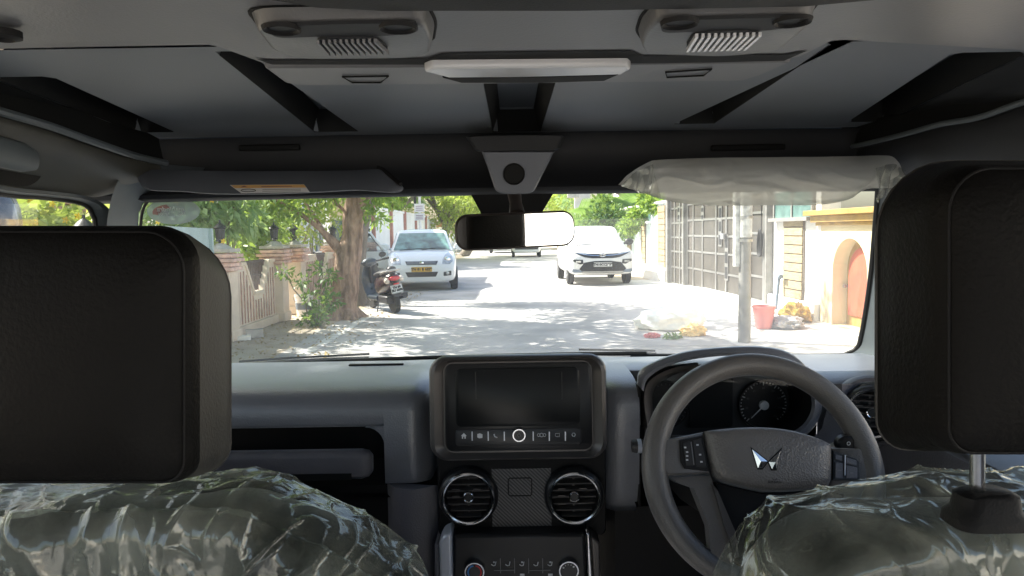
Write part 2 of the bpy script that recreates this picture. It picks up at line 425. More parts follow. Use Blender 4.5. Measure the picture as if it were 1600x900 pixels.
# ------------------------------------------------------------------ ground, road
def sheet(name, x0, x1, y0, y1, z, m, nx=1, ny=1, jitter=0.0):
    mb = MB()
    vs = []
    for j in range(ny + 1):
        for i in range(nx + 1):
            x = x0 + (x1 - x0) * i / nx; y = y0 + (y1 - y0) * j / ny
            if jitter and i in (0, nx): x += jitter * fbm(Vector((x, y * 0.7, 3.1)))
            vs.append((x, y, z))
    fs = [(j * (nx + 1) + i, j * (nx + 1) + i + 1, (j + 1) * (nx + 1) + i + 1, (j + 1) * (nx + 1) + i) for j in range(ny) for i in range(nx)]
    mb.add(vs, fs)
    return tag(mb.build(name, m, smooth=0), kind='structure')
sheet('ground', -600, 600, -300, 900, -0.008, 'dirt')
sheet('road', -3.0, 3.3, -40, 300, -0.004, 'asphalt', 2, 300, 0.16)
sheet('road_edge_line', -2.72, -2.56, -4, 13.6, 0.0, 'line_paint')
# concrete ramp in front of the gate and the houses on the right
def xw(Y): return 4.78 - 0.028 * (Y - 10)          # face of the right-hand walls
mb = MB()
ys = [6, 9, 10.4, 11.6, 13.2, 15, 17, 19, 20.2, 22]
hs = [0.0, 0.0, 0.02, 0.05, 0.12, 0.15, 0.13, 0.06, 0.01, 0.0]
rings = []
for y, h in zip(ys, hs):
    rings.append([(2.85 + 0.12 * fbm(Vector((y, 2, 0))), y, 0.0), (3.25, y, 0.004 + h * 0.3), (3.9, y, 0.008 + h * 0.8), (xw(y) + 0.1, y, 0.012 + h)])
mb.loft(rings, close=False, cap=(False, False))
tag(mb.build('pavement', 'concrete', smooth=60), kind='structure')

def scatter_leaves(name, n, x0, x1, y0, y1, size):
    P = np.stack([rng.uniform(x0, x1, n), rng.uniform(y0, y1, n), np.full(n, 0.004)], 1)
    a = rng.uniform(0, 6.28, n); s = size * rng.uniform(0.5, 1.3, n)
    A = np.stack([np.cos(a), np.sin(a), rng.uniform(0, 0.5, n)], 1) * s[:, None]; B = np.stack([-np.sin(a), np.cos(a), rng.uniform(-.3, .5, n)], 1) * (s * 0.5)[:, None]
    V = np.stack([P, P + A * .5 + B * .5, P + A, P + A * .5 - B * .5], 1).reshape(-1, 3); V[:, 2] = np.maximum(V[:, 2], 0.003)
    o = mesh_np(name, V, np.arange(n * 4).reshape(n, 4), 'litter')
    return tag(o, 'dry fallen leaves scattered along the dusty verge by the low wall', 'leaf litter', kind='stuff')
scatter_leaves('fallen_leaves', 1500, -4.1, -2.2, 8, 19, 0.06)

# ------------------------------------------------------------------ left boundary wall
WLX = -4.16
def LW(px, py):
    p = UX(px, py, WLX); return p.y, p.z
def gate_pillar(parent, y, w=0.34, h=1.28, x=WLX + 0.02):
    mb = MB(); mb.box((x, y, 0.5), (w, w, 1.0)); mb.box((x, y, 0.08), (w + .05, w + .05, .16)); q = mb.build('pillar', 'cream', parent, bevel=0.012)
    c = MB()
    for k in range(4):
        e = 0.03 + 0.025 * (k % 2 == 0) + 0.012 * k
        c.box((x, y, 1.035 + 0.062 * k), (w + 2 * e, w + 2 * e, 0.05))
    c.box((x, y, 1.13), (w - .02, w - .02, .26))
    c.build('banded_cap', 'terracotta', q, bevel=0.008)
    t = MB(); t.prism([(x - w * .6, y - w * .6, 1.27), (x + w * .6, y - w * .6, 1.27), (x + w * .6, y + w * .6, 1.27), (x - w * .6, y + w * .6, 1.27)], (0, 0, .05))
    t.lathe([(0.2, 1.32), (0.10, 1.37), (0.05, 1.40)], (x, y, 0), n=4); t.build('coping', 'cement_block', q, bevel=0.006)
    l = MB(); l.lathe([(0.03, 1.39), (0.03, 1.42), (0.075, 1.43), (0.06, 1.45), (0.075, 1.60), (0.10, 1.62), (0.05, 1.67), (0.015, 1.69), (0.012, 1.73)], (x, y, 0), n=8)
    l.build('lantern', 'black_trim', q)
wl = thing('boundary_wall', 'low cream boundary wall with red-brown ribs, terracotta banded pillars and a notched railing panel', 'wall', (WLX, 11, 0))
def wall_panel(y0, y1, h, notches):
    """ribbed panel from y0 to y1 with V notches holding dark railings"""
    pts = [(y0, 0), (y0, h)]
    for a, b in notches:
        w = b - a
        pts += [(a, h), (a + w * .32, h - 0.48), (b - w * .32, h - 0.48), (b, h)]
    pts += [(y1, h), (y1, 0)]
    mb = MB(); mb.prism([(WLX - 0.06, y, z) for y, z in pts], (0.12, 0, 0)); mb.build('wall_panel', 'cream', wl, smooth=0)
    cp = MB()
    edge = [(y0, h)] + [q for a, b in notches for q in ((a, h), (a + (b - a) * .32, h - .48), (b - (b - a) * .32, h - .48), (b, h))] + [(y1, h)]
    for (a, za), (b, zb) in zip(edge[:-1], edge[1:]):
        L = math.hypot(b - a, zb - za)
        if L < .02: continue
        ang = math.atan2(zb - za, b - a)
        cp.box((WLX, (a + b) / 2, (za + zb) / 2 + 0.012), (0.17, L + .03, 0.055), Matrix.Rotation(ang, 3, 'X'))
    cp.build('wall_coping', 'cream', wl, bevel=0.008)
    def top(y):
        for a, b in notches:
            w = b - a
            if a <= y <= b:
                if y < a + w * .32: return h - 0.48 * (y - a) / (w * .32)
                if y > b - w * .32: return h - 0.48 * (b - y) / (w * .32)
                return h - .48
        return h
    rb = MB(); y = y0 + .12
    while y < y1 - .08:
        rb.box((WLX + 0.066, y, (0.16 + top(y) - .1) / 2), (0.018, 0.022, top(y) - .1 - 0.16)); y += 0.125
    rb.build('painted_ribs', 'rib', wl, smooth=0)
    bs = MB(); bs.box((WLX + 0.03, (y0 + y1) / 2, 0.07), (0.17, y1 - y0, 0.14)); bs.build('plinth', 'cream', wl, bevel=0.01)
    rl = MB()
    for a, b in notches:
        w = b - a; y = a + .05
        while y < b - .03:
            zb = top(y)
            if h + .05 - zb > .04: rl.box((WLX, y, (zb + h + .05) / 2), (0.018, 0.022, h + .05 - zb))
            y += 0.075
        rl.box((WLX, (a + b) / 2, h + .02), (0.02, w, 0.025)); rl.box((WLX, (a + b) / 2, h - .2), (0.02, w * .72, 0.02))
    if notches: rl.build('railing', 'railing', wl, smooth=0)
wall_panel(5.4, 12.75, 1.06, [(7.7, 9.2), (11.35, 12.45)])
wall_panel(14.35, 21.5, 1.06, [(15.4, 16.5), (18.0, 19.2)])
for y in (7.2, 10.55, 12.95, 14.1, 17.2, 21.4): gate_pillar(wl, y)
# white walls with red-brown pillars further down on the left
fw = thing('garden_wall', 'tall white garden wall with red-brown pilasters beyond the tree', 'wall', (-4.4, 30, 0))
mb = MB(); mb.box((-4.5, 31, 1.15), (0.2, 17, 2.3)); mb.build('wall_panel', 'white_wall', fw, smooth=0)
for y in (23.5, 27, 30.5, 34, 38): MB().box((-4.36, y, 1.2), (0.12, 0.20, 2.4)).build('pilaster', 'red_brown', fw, bevel=0.01)
mb = MB(); mb.box((-4.5, 31, 2.34), (0.3, 17.1, 0.08)); mb.build('coping', 'white_wall', fw, bevel=0.01)
pw = thing('paling_fence', 'white pointed paling fence past the white garden wall', 'fence', (-4.4, 46, 0))
for i in range(16):
    y = 40.2 + i * 0.85
    MB().prism([(-4.5, y - .26, 0), (-4.5, y + .26, 0), (-4.5, y + .26, 1.75), (-4.5, y, 2.25), (-4.5, y - .26, 1.75)], (0.08, 0, 0)).build('paling', 'white_wall', pw, smooth=0)
MB().box((-4.44, 46.6, .5), (.06, 13.6, .12)).build('rail', 'white_wall', pw, smooth=0)

# houses on the left seen through the leaves
def house(name, label, x, y, w, d, h, m, mr='white_wall', wins=2, face=1):
    """face=+1: street front looks towards +x; -1: towards -x"""
    t = thing(name, label, 'house', (x, y, 0), world=True)
    MB().box((x, y, h / 2), (w, d, h)).build('wall', m, t, smooth=0)
    MB().box((x, y, h + .08), (w + .5, d + .5, .16)).build('roof_slab', mr, t, bevel=0.02)
    MB().box((x, y, h * .52), (w + .24, d + .24, .14)).build('floor_band', mr, t, bevel=0.02)
    fx = x + face * w / 2
    for lev in (0.24, 0.72):
        for i in range(wins):
            yy = y - d / 2 + d * (i + .5) / wins
            f = MB(); zc = h * lev
            for a, b in (((0, 0, .6), (.1, 1.3, .1)), ((0, 0, -.6), (.1, 1.3, .1)), ((0, .6, 0), (.1, .1, 1.3)), ((0, -.6, 0), (.1, .1, 1.3)), ((0, 0, 0), (.08, .06, 1.2))):
                f.box((fx + a[0] + face * .06, yy + a[1], zc + a[2]), b)
            q = f.build('window', mr, t, smooth=0)
            MB().box((fx + face * .02, yy, zc), (.05, 1.12, 1.12)).build('pane', 'window_dark', q, smooth=0)
    # front faces that look back towards the viewer
    for lev in (0.26, 0.74):
        for i in range(2):
            xx = x - w / 2 + w * (i + .5) / 2; zc = h * lev; fy = y - d / 2
            f = MB()
            for a, b in (((0, 0, .6), (1.3, .1, .1)), ((0, 0, -.6), (1.3, .1, .1)), ((.6, 0, 0), (.1, .1, 1.3)), ((-.6, 0, 0), (.1, .1, 1.3))):
                f.box((xx + a[0], fy - .06, zc + a[2]), b)
            q = f.build('window', mr, t, smooth=0)
            MB().box((xx, fy - .02, zc), (1.12, .05, 1.12)).build('pane', 'window_dark', q, smooth=0)
    return t
house('garden_house', 'white house half hidden behind the shrubs and the leaning branch', -9.6, 23, 6, 8, 6.2, 'white_wall', 'white_wall')
house('cream_house', 'cream house far down the left side of the street', -9.5, 40, 6, 9, 6.4, 'cream', 'white_wall')
house('white_house', 'white two-storey house behind the palm on the far right', 9.6, 43, 6, 9, 6.5, 'white_wall', 'white_wall', face=-1)
0 and house('pale_house', 'pale yellow house closing the far end of the street', -4.5, 96, 10, 8, 6.5, 'yellow_wall', 'white_wall')

# teal metal sheet standing inside the wall
t = thing('metal_sheet', 'faded teal metal sheet propped against the low wall below the flowering shrub', 'metal sheet', (-3.98, 9.2, 0))
p0, p1 = UX(258, 353, -3.98), UX(327, 357, -3.98)
mb = MB(); mb.prism([(-3.98, p0.y, 0.0), (-3.98, p1.y, 0.0), (-3.98, p1.y, p1.z), (-3.98, p0.y, p0.z)], (-0.03, 0, 0)); mb.build('sheet', 'teal_sheet', t, smooth=0)
for p in (p0, p1): MB().box((-3.965, p.y, p.z / 2), (.05, .05, p.z)).build('frame_post', 'teal_sheet', t, smooth=0)
# small things by the wall
g = UZ(452, 494, 0)
t = thing('paint_tub', 'white plastic paint tub by the recessed pillar of the low wall', 'tub', (-3.86, g.y, 0))
MB().lathe([(.13, 0.0), (.16, .36), (.17, .36), (.17, .40), (.155, .40), (.13, .06)], (-3.86, g.y, 0), n=20).build('tub_body', 'sign_white', t)
MB().lathe([(.149, .13), (.158, .25)], (-3.86, g.y, 0), n=20, cap=(False, False)).build('printed_band', 'pipe_grey', t)
MB().tube([(-3.86 + .17 * math.cos(a), g.y - .1, .36 - .12 * math.sin(a)) for a in [i * math.pi / 10 for i in range(11)]], .006, 6).build('handle', 'steel', t)
for px, py, sx, sy, sz, m, nm, lb in ((376, 531, .28, .2, .06, 'bag_white', 'cement_chunk', 'flat white lump of cement at the foot of the low wall'),
                                      (398, 527, .24, .16, .12, 'cement_block', 'broken_block', 'grey broken block beside the white cement lump')):
    g = UZ(px, py, 0); mb = MB()
    mb.box((g.x, g.y, sz / 2), (sx, sy, sz), Matrix.Rotation(.4, 3, 'Z')); mb.sub(2)
    for v in mb.v: v += Vector((fbm(v * 9), fbm(v * 9 + Vector((5, 0, 0))), .4 * fbm(v * 9 + Vector((0, 7, 0))))) * .018; v.z = max(v.z, 0)
    tag(mb.build(nm, m, smooth=40), lb, 'rubble')

# ------------------------------------------------------------------ trees
def limb(mb, p0, p1, r0, r1, bend=0.12, seg=8, n=10, rough=0.12):
    p0, p1 = Vector(p0), Vector(p1); L = (p1 - p0).length; path = []; rs = []
    o = Vector((random.uniform(0, 50), random.uniform(0, 50), 0))
    for i in range(seg + 1):
        t = i / seg
        q = p0.lerp(p1, t) + Vector((fbm(o + Vector((t * 2, 0, 0))), fbm(o + Vector((0, t * 2, 9))), 0)) * bend * L * math.sin(math.pi * min(t, .999)) * 0.8
        path.append(q); rs.append((r0 + (r1 - r0) * t) * (1 + rough * fbm(o + Vector((t * 6, 3, 1)))))
    mb.tube(path, rs, n); return path
def roughen(mb, a, f):
    for v in mb.v:
        k = fbm(Vector((v.x * f, v.y * f, v.z * f * .5)), 3)
        v += Vector((noise.noise(v * f + Vector((3, 0, 0))), noise.noise(v * f + Vector((0, 5, 0))), 0)) * a + Vector((k, k, 0)) * a * .3

# the big street tree: trunk, a forked branch to the left, crown high above the frame
b0 = UZ(531, 497, 0); TY = b0.y
st = thing('street_tree', 'thick brown street tree with a forked branch, standing on the road edge beside the scooter', 'tree', (b0.x, TY, 0))
mb = MB()
pix = [(530, 506, 70), (533, 480, 48), (539, 450, 42), (541, 420, 42), (544, 400, 41), (549, 382, 34), (552, 350, 32), (560, 310, 37), (568, 270, 38)]
path, rad = [], []
for px, py, w in pix:
    q = U(px, py, TY); path.append(q); rad.append(w / 2 * TY / FPX)
path[0].z = min(path[0].z, 0.02)
P2, R2 = [], []
for i in range(len(path) - 1):
    for k in range(9):
        P2.append(path[i].lerp(path[i + 1], k / 9)); R2.append(rad[i] + (rad[i + 1] - rad[i]) * k / 9)
P2.append(path[-1]); R2.append(rad[-1])
top = path[-1] + Vector((.25, -.1, 1.2)); P2 += [path[-1].lerp(top, .5), top]; R2 += [rad[-1] * .95, rad[-1] * .8]
mb.tube(P2, R2, 36)
for a in range(5):
    an = a * 1.3 + .3; mb.tube([path[0] + Vector((0, 0, .35)), path[0] + Vector((math.cos(an) * .33, math.sin(an) * .33, .13)), path[0] + Vector((math.cos(an) * .62, math.sin(an) * .62, -.02))], [.18, .12, .04], 8)
tops = []
for k, (dx, dy, dz, r) in enumerate([(-1.9, -.6, 2.2, .12), (.6, .9, 2.3, .13), (.2, -1.6, 2.0, .10), (-.4, 1.7, 2.4, .11), (-2.6, -2.0, 1.6, .09), (-3.2, .5, 1.7, .09), (-2.2, -2.4, 2.1, .09), (-3.4, -1.2, 2.2, .09), (-1.0, -2.8, 1.9, .09), (-.6, -1.2, 2.6, .09)]):
    tops.append(limb(mb, top - Vector((0, 0, .15)), top + Vector((dx, dy, dz * .62)), r, .04)[-1])
roughen(mb, .035, 3.5); roughen(mb, .014, 11)
mb.build('trunk', 'bark', st, smooth=60)
br = MB()
A = U(541, 392, TY); bp = [A + Vector((.05, .1, -.15)), U(520, 378, TY - .1), U(500, 358, TY - .2), U(470, 335, TY - .3), U(440, 318, TY - .3), U(405, 300, TY - .3)]
br.tube(bp, [.13, .085, .045, .038, .032, .025], 10)
br.tube([U(505, 362, TY - .2), U(495, 345, TY), U(478, 318, TY + .2), U(470, 285, TY + .2)], [.04, .035, .03, .02], 8)
br.tube([U(545, 335, TY), U(530, 322, TY - .1), U(515, 300, TY - .2), U(505, 270, TY - .2)], [.035, .028, .024, .02], 8)
roughen(br, .02, 6)
br.build('branch', 'bark', st, smooth=60)
cc, cr = [], []
for q in tops:
    for k in range(4):
        cc.append(q + Vector((random.gauss(0, .7), random.gauss(0, .7), random.gauss(.15, .35)))); cr.append(random.uniform(.6, 1.05))
V, F = leaf_cloud([tuple(c) for c in cc], cr, 8500, .24)
cc2 = [(456, 315), (430, 322), (475, 330), (500, 300), (585, 335), (595, 300), (580, 318), (520, 305), (410, 305)]
V2, F2 = leaf_cloud([tuple(U(a, b, TY - .3)) for a, b in cc2], [.24, .3, .25, .28, .2, .24, .16, .2, .35], 900, .13)
mesh_np('crown', np.vstack([V, V2]), np.vstack([F, F2 + len(V)]), 'leaf_fresh', st)
# a second dark trunk just behind
q = UZ(572, 476, 0)
t2 = thing('old_tree', 'dark stubby trunk standing right behind the thick street tree', 'tree', (q.x, q.y, 0))
mb = MB(); Y = q.y
mb.tube([U(560, 477, Y), U(561, 455, Y), U(562, 430, Y), U(563, 400, Y), U(567, 360, Y), U(574, 325, Y + .1), U(585, 280, Y + .2), U(596, 230, Y + .3)], [.27, .24, .17, .13, .12, .12, .12, .11], 16)
roughen(mb, .05, 3); mb.build('trunk', 'bark_grey', t2, smooth=60)
V, F = leaf_cloud([tuple(U(a, b, Y + .6)) for a, b in ((600, 240), (640, 200), (560, 200), (610, 310), (595, 345), (650, 260), (620, 180))], [.8, .9, .9, .3, .25, .6, .9], 3800, .14)
mesh_np('crown', V, F, 'leaf_fresh', t2)

# sucker shrub at the foot of the street tree
q = UZ(496, 510, 0); Y = q.y
sh = thing('sapling_shrub', 'leafy green sucker shrub sprouting at the foot of the street tree', 'shrub', (q.x, Y, 0))
mb = MB(); tips = []
for px, py in ((470, 440), (445, 425), (500, 420), (485, 465), (505, 455), (495, 490), (515, 430), (480, 500), (520, 470)):
    e = U(px, py, Y + random.uniform(-.25, .25)); tips.append(e)
    limb(mb, (q.x + random.uniform(-.05, .05), Y, 0), e, .014, .006, .15, 6, 6)
mb.build('stem', 'bark_grey', sh)
V, F = leaf_cloud([tuple(e) for e in tips] + [(q.x, Y, .15), (q.x + .1, Y, .32)], [.15] * 9 + [.2, .18], 620, .095, droop=.2)
mesh_np('foliage', V, F, 'leaf_dark', sh)

def bush(name, label, cat, clumps, n, size, m, stem=True, group=None, stem_r=.03, droop=.35):
    """clumps: (px, py, x or Y depth given as Y, radius)"""
    cs = [U(a, b, Y) for a, b, Y, r in clumps]; base = sum(cs, Vector()) / len(cs); 
    t = thing(name, label, cat, (base.x, base.y, 0), group=group)
    if stem:
        mb = MB()
        for c in cs[::2]: limb(mb, (base.x + random.uniform(-.2, .2), base.y + random.uniform(-.2, .2), 0), c, stem_r, stem_r * .3, .1, 6, 6)
        mb.build('stem', 'bark_grey', t)
    V, F = leaf_cloud([tuple(c) for c in cs], [c[3] for c in clumps], n, size, droop=droop)
    mesh_np('foliage', V, F, m, t)
    return t, cs
# flowering shrubs behind the low wall
t, cs = bush('flowering_shrub', 'tall pale green flowering shrub with yellow blooms over the metal sheet', 'shrub',
     [(265, 330, 11.2, .5), (300, 335, 11.0, .45), (330, 310, 11.3, .5), (360, 330, 11.5, .45), (250, 300, 11, .5), (310, 280, 11.2, .6), (370, 280, 11.5, .6), (345, 350, 11.4, .4), (380, 345, 11.8, .4), (240, 345, 10.8, .35), (285, 345, 11.2, .3)], 2300, .17, 'leaf_pale', droop=.9)
fl = MB()
for px, py in ((276, 314), (332, 313), (247, 347), (349, 377)):
    c = U(px, py, 10.3)
    for k in range(5):
        a = k * 1.257; r = .036
        e1 = Vector((math.cos(a), -.25, math.sin(a))) * r; e2 = Vector((math.cos(a + .5), -.1, math.sin(a + .5))) * r * .75; e3 = Vector((math.cos(a - .5), -.1, math.sin(a - .5))) * r * .75
        fl.add([c, c + e2, c + e1 * 1.15, c + e3], [(0, 1, 2, 3)])
fl.build('bloom', 'petal', t, smooth=0, weld=False)
bush('garden_bush', 'dense dark green bush behind the low wall beside its notched railing', 'shrub',
     [(385, 375, 13.2, .5), (360, 390, 12.6, .4), (410, 350, 13.5, .5), (395, 395, 13, .35), (430, 360, 14, .45), (380, 350, 13.2, .4), (400, 320, 13.4, .5)], 2500, .12, 'leaf_fresh')
bush('pale_bush', 'airy yellow-green bush between the wall pillars and the tree branch', 'shrub',
     [(440, 340, 16.5, .5), (470, 350, 17, .45), (485, 370, 17.2, .35), (460, 310, 17, .6), (495, 330, 17.5, .4), (425, 310, 16.2, .6), (500, 300, 17, .6), (520, 340, 17.5, .5), (450, 380, 17, .3)], 1900, .13, 'leaf_yellow')
# plants seen through the passenger door window
t, cs = bush('window_shrub', 'yellow-green shrub with yellow blooms outside the passenger door window', 'shrub',
     [(15, 330, 7.2, .28), (45, 340, 7.0, .25), (75, 345, 7.4, .25), (110, 345, 7.6, .22), (135, 345, 8.0, .25), (30, 310, 7.6, .25), (95, 335, 8.0, .2), (0, 345, 6.6, .3), (60, 360, 7.2, .25)], 1000, .13, 'leaf_yellow', droop=.6)
fl = MB()
for px, py in ((48, 313), (82, 319), (103, 344), (58, 346), (122, 338)):
    c = U(px, py, 6.9)
    for k in range(5):
        a = k * 1.257; r = .032
        e1 = Vector((math.cos(a), -.25, math.sin(a))) * r; e2 = Vector((math.cos(a + .5), -.1, math.sin(a + .5))) * r * .75; e3 = Vector((math.cos(a - .5), -.1, math.sin(a - .5))) * r * .75
        fl.add([c, c + e2, c + e1 * 1.15, c + e3], [(0, 1, 2, 3)])
fl.build('bloom', 'petal', t, smooth=0, weld=False)
# red-banded house front outside the passenger window
t = thing('brick_porch', 'red-banded brick porch behind the shrub outside the passenger door window', 'porch', (-6.6, 9.5, 0))
mb = MB()
for k in range(18): mb.box((-6.6, 9.6, .1 + k * .13), (.5 + .04 * (k % 2), 4.6 + .04 * (k % 2), .115))
mb.build('banded_wall', 'terracotta', t, bevel=.008)
MB().box((-6.55, 9.6, 2.42), (.8, 4.9, .12)).build('roof_slab', 'white_wall', t, bevel=.01)

# unseen garden tree, added to cast shade over the car
def tree(name, label, base, h, crown_r, lean=(0, 0), n=5000, leaf=.16, m='leaf_fresh', trunk_r=.2, group=None, barkm='bark_grey', fork=.45, clumps=22, flat=.7, low=0.0):
    bx, by = base
    t = thing(name, label, 'tree', (bx, by, 0), group=group)
    mb = MB(); top = Vector((bx + lean[0], by + lean[1], h * fork))
    limb(mb, (bx, by, -.02), top, trunk_r, trunk_r * .68, .06, 8, 12)
    cs = []; rs = []
    for k in range(6):
        a = k * 1.05 + random.uniform(-.3, .3); rr = crown_r * random.uniform(.45, .8)
        e = Vector((bx + lean[0] * 1.5 + math.cos(a) * rr, by + lean[1] * 1.5 + math.sin(a) * rr, h * random.uniform(.62, .88)))
        limb(mb, top - Vector((0, 0, .12)), e, trunk_r * .5, .03, .12, 7, 8)
        for j in range(clumps // 6):
            cs.append(e + Vector((random.gauss(0, crown_r * .28), random.gauss(0, crown_r * .28), random.gauss(.15 * h - low * h, h * .1)))); rs.append(crown_r * random.uniform(.2, .38))
    roughen(mb, .03, 3)
    mb.build('trunk', barkm, t, smooth=60)
    V, F = leaf_cloud([tuple(c) for c in cs], rs, n, leaf, flat=flat)
    mesh_np('crown', V, F, m, t)
    return t
tree('added_shade_tree', 'broad unseen garden tree added by the low wall to throw shade over the car', (-6.3, 3.6), 7.2, 3.7, (1.3, -.2), n=15000, leaf=.21, trunk_r=.22, clumps=30)
# street trees in the distance; paler leaf colours paint in haze
far = 'street trees further down the road'
tree('forked_tree', 'forked grey street tree behind the white hatchback, next to the lamp post', (-4.0, 41.5), 6.6, 4.2, (.4, 0), 8500, .24, 'leaf_yellow', .30, far, fork=.3, low=.36)
tree('leaning_tree', 'slim street tree leaning over the road beyond the forked one', (-3.1, 47), 6.0, 4.0, (2.2, 0), 6000, .28, 'leaf_yellow', .28, far, fork=.42, low=.30)
tree('verge_tree', 'bushy green street tree on the left verge before the white palings', (-5.3, 33), 5.2, 2.6, (0, 0), 5200, .2, 'leaf_fresh', .25, far, low=.18)
tree('tall_tree', 'tall dark-trunked street tree far down the left verge', (-2.6, 62), 7.5, 5, (.5, 0), 5200, .38, 'leaf_yellow', .4, far, low=.30)
tree('distant_tree', 'hazy green street tree at the end of the road', (-1.6, 84), 8, 5.0, (0, 0), 3000, .42, 'leaf_pale', .4, far, low=.2)
tree('dense_tree', 'dense green tree behind the parked pearl SUV', (7.6, 38), 5.6, 3.0, (-.3, 0), 6200, .22, 'leaf_pale', .3, far, low=.22)
tree('pale_tree', 'pale distant tree left of the utility pole', (4.4, 66), 4.6, 3.0, (0, 0), 3600, .30, 'leaf_pale', .3, far, low=.22)
tree('background_tree', 'broad tree filling the gap behind the white garden wall', (-8.5, 33), 6, 3.5, (0, 0), 5200, .24, 'leaf_fresh', .3, far, low=.2)
bush('creeper', 'leafy creeper hanging over the white wall beside its small window', 'creeper',
     [(1000, 335, 24, .4), (1020, 318, 23, .35), (1035, 322, 22.5, .25), (985, 352, 25, .35), (1012, 308, 24, .35), (1048, 318, 22, .2)], 2200, .17, 'leaf_fresh', stem=False)
bush('palm_bush', 'dark green bush under the palm behind the pearl SUV', 'shrub',
     [(935, 345, 27, .6), (955, 340, 27, .6), (915, 350, 29, .6), (945, 320, 28, .5), (975, 360, 26, .4)], 2200, .2, 'leaf_dark')
# traveller's palm with long fronds
q = UZ(962, 425, 0)
pb = Vector((4.35, 28.5, 0))
pt = thing('fan_palm', 'green palm with long arching fronds above the pearl SUV', 'palm', pb)
mb = MB(); mb.tube([pb, pb + Vector((0, 0, .9)), pb + Vector((.05, 0, 1.7))], [.22, .18, .16], 12); mb.build('trunk', 'bark_grey', pt)
hub = pb + Vector((0, 0, 1.6))
for k in range(15):
    a = -1.0 + 1.9 * k / 14; L = random.uniform(1.5, 2.3)
    d = Vector((math.sin(a), random.uniform(-.45, .25), math.cos(a) * .95)).normalized(); side = d.cross(Vector((0, 1, .2))).normalized()
    f = MB(); ps = []
    for i in range(9):
        s = i / 8; ps.append(hub + d * L * s + Vector((math.sin(a) * .5, 0, -.8)) * s * s)
    f.tube(ps, [.03 * (1 - .8 * i / 8) for i in range(9)], 5)
    for i in range(30):
        s = .2 + .8 * i / 29; c = hub + d * L * s + Vector((math.sin(a) * .5, 0, -.8)) * s * s
        ll = .55 * (1.1 - .7 * abs(s - .5))
        for sg in (-1, 1):
            e = c + (side * sg * ll + d * ll * .55) + Vector((0, 0, -.14 * ll))
            w = d * .028
            f.add([c - w, c + w, e.lerp(c, .3) + w * 1.3, e], [(0, 1, 2, 3)])
    f.build('frond', 'palm_leaf', pt, smooth=0, weld=False, recalc=False)
# slender palm near the sign post
pb = Vector((-5.6, 37, 0)); pt = thing('slender_palm', 'bluish palm between the street trees behind the hatchback', 'palm', pb)
mb = MB(); mb.tube([pb, pb + Vector((.05, 0, 1.6)), pb + Vector((.1, 0, 2.9))], [.16, .13, .11], 10); mb.build('trunk', 'bark_grey', pt)
hub = pb + Vector((.1, 0, 2.9))
for k in range(14):
    a = k * 2 * math.pi / 14 + .2; d = Vector((math.cos(a), math.sin(a), .75 + .3 * math.sin(k * 2.1))).normalized(); side = d.cross(Vector((0, 0, 1))).normalized(); L = 1.7
    f = MB()
    f.tube([hub + d * L * s + Vector((0, 0, -1.1)) * s * s for s in (0, .25, .5, .75, 1)], [.02, .017, .014, .01, .005], 5)
    for i in range(20):
        s = .2 + .8 * i / 19; c = hub + d * L * s + Vector((0, 0, -1.1)) * s * s
        for sg in (-1, 1):
            e = c + side * sg * .38 * (1.15 - s * .7) + d * .25 + Vector((0, 0, -.16)); w = d * .03
            f.add([c - w, c + w, e.lerp(c, .3) + w, e], [(0, 1, 2, 3)])
    f.build('frond', 'leaf_pale', pt, smooth=0, weld=False, recalc=False)

# ------------------------------------------------------------------ street furniture
q = UZ(1163, 535, 0)
t = thing('steel_pole', 'grey steel pole with a peeling white painted top, rooted at the pavement edge', 'pole', (q.x, q.y, 0))
mb = MB(); zt = 4.6
mb.lathe([(.082, 0), (.080, .5), (.074, 1.55), (.072, zt)], (q.x, q.y, 0), n=18); roughen(mb, .002, 9); mb.build('shaft', 'pole_steel', t, smooth=60)
mb = MB(); mb.lathe([(.086, 1.38), (.088, 1.75), (.087, 2.6), (.086, 2.62)], (q.x, q.y, 0), n=18); mb.build('painted_band', 'pole_white', t, smooth=60)
mb = MB(); mb.lathe([(.055, 1.0), (.058, 1.9), (.058, 2.6)], (q.x - .095, q.y + .03, 0), n=12); mb.build('conduit', 'pole_white', t, smooth=60)
mb = MB()
for z in (1.32, 1.62): mb.lathe([(.094, z), (.094, z + .035)], (q.x, q.y, 0), n=18)
mb.build('strap', 'steel', t)
# utility pole
q = Vector((3.45, 34.0, 0))
t = thing('utility_pole', 'concrete utility pole with a junction box and an orange-edged board', 'pole', q)
MB().prism([(q.x - .62, q.y - .2, 0), (q.x + .22, q.y - .2, 0), (q.x + .12, q.y - .2, 6.5), (q.x - .42, q.y - .2, 6.5)], (0, .3, 0)).build('shaft', 'concrete', t, smooth=0)
MB().box((q.x - .62, q.y - .35, 3.45), (.5, .3, .95)).build('junction_box', 'cement_block', t, bevel=.02)
mb = MB(); mb.box((q.x - .1, q.y - .4, 1.85), (1.3, .12, .35)); o = mb.build('board', 'sign_purple', t, bevel=.01)
MB().box((q.x - .1, q.y - .47, 1.69), (1.3, .03, .07)).build('board_edge', 'sign_orange', o, smooth=0)
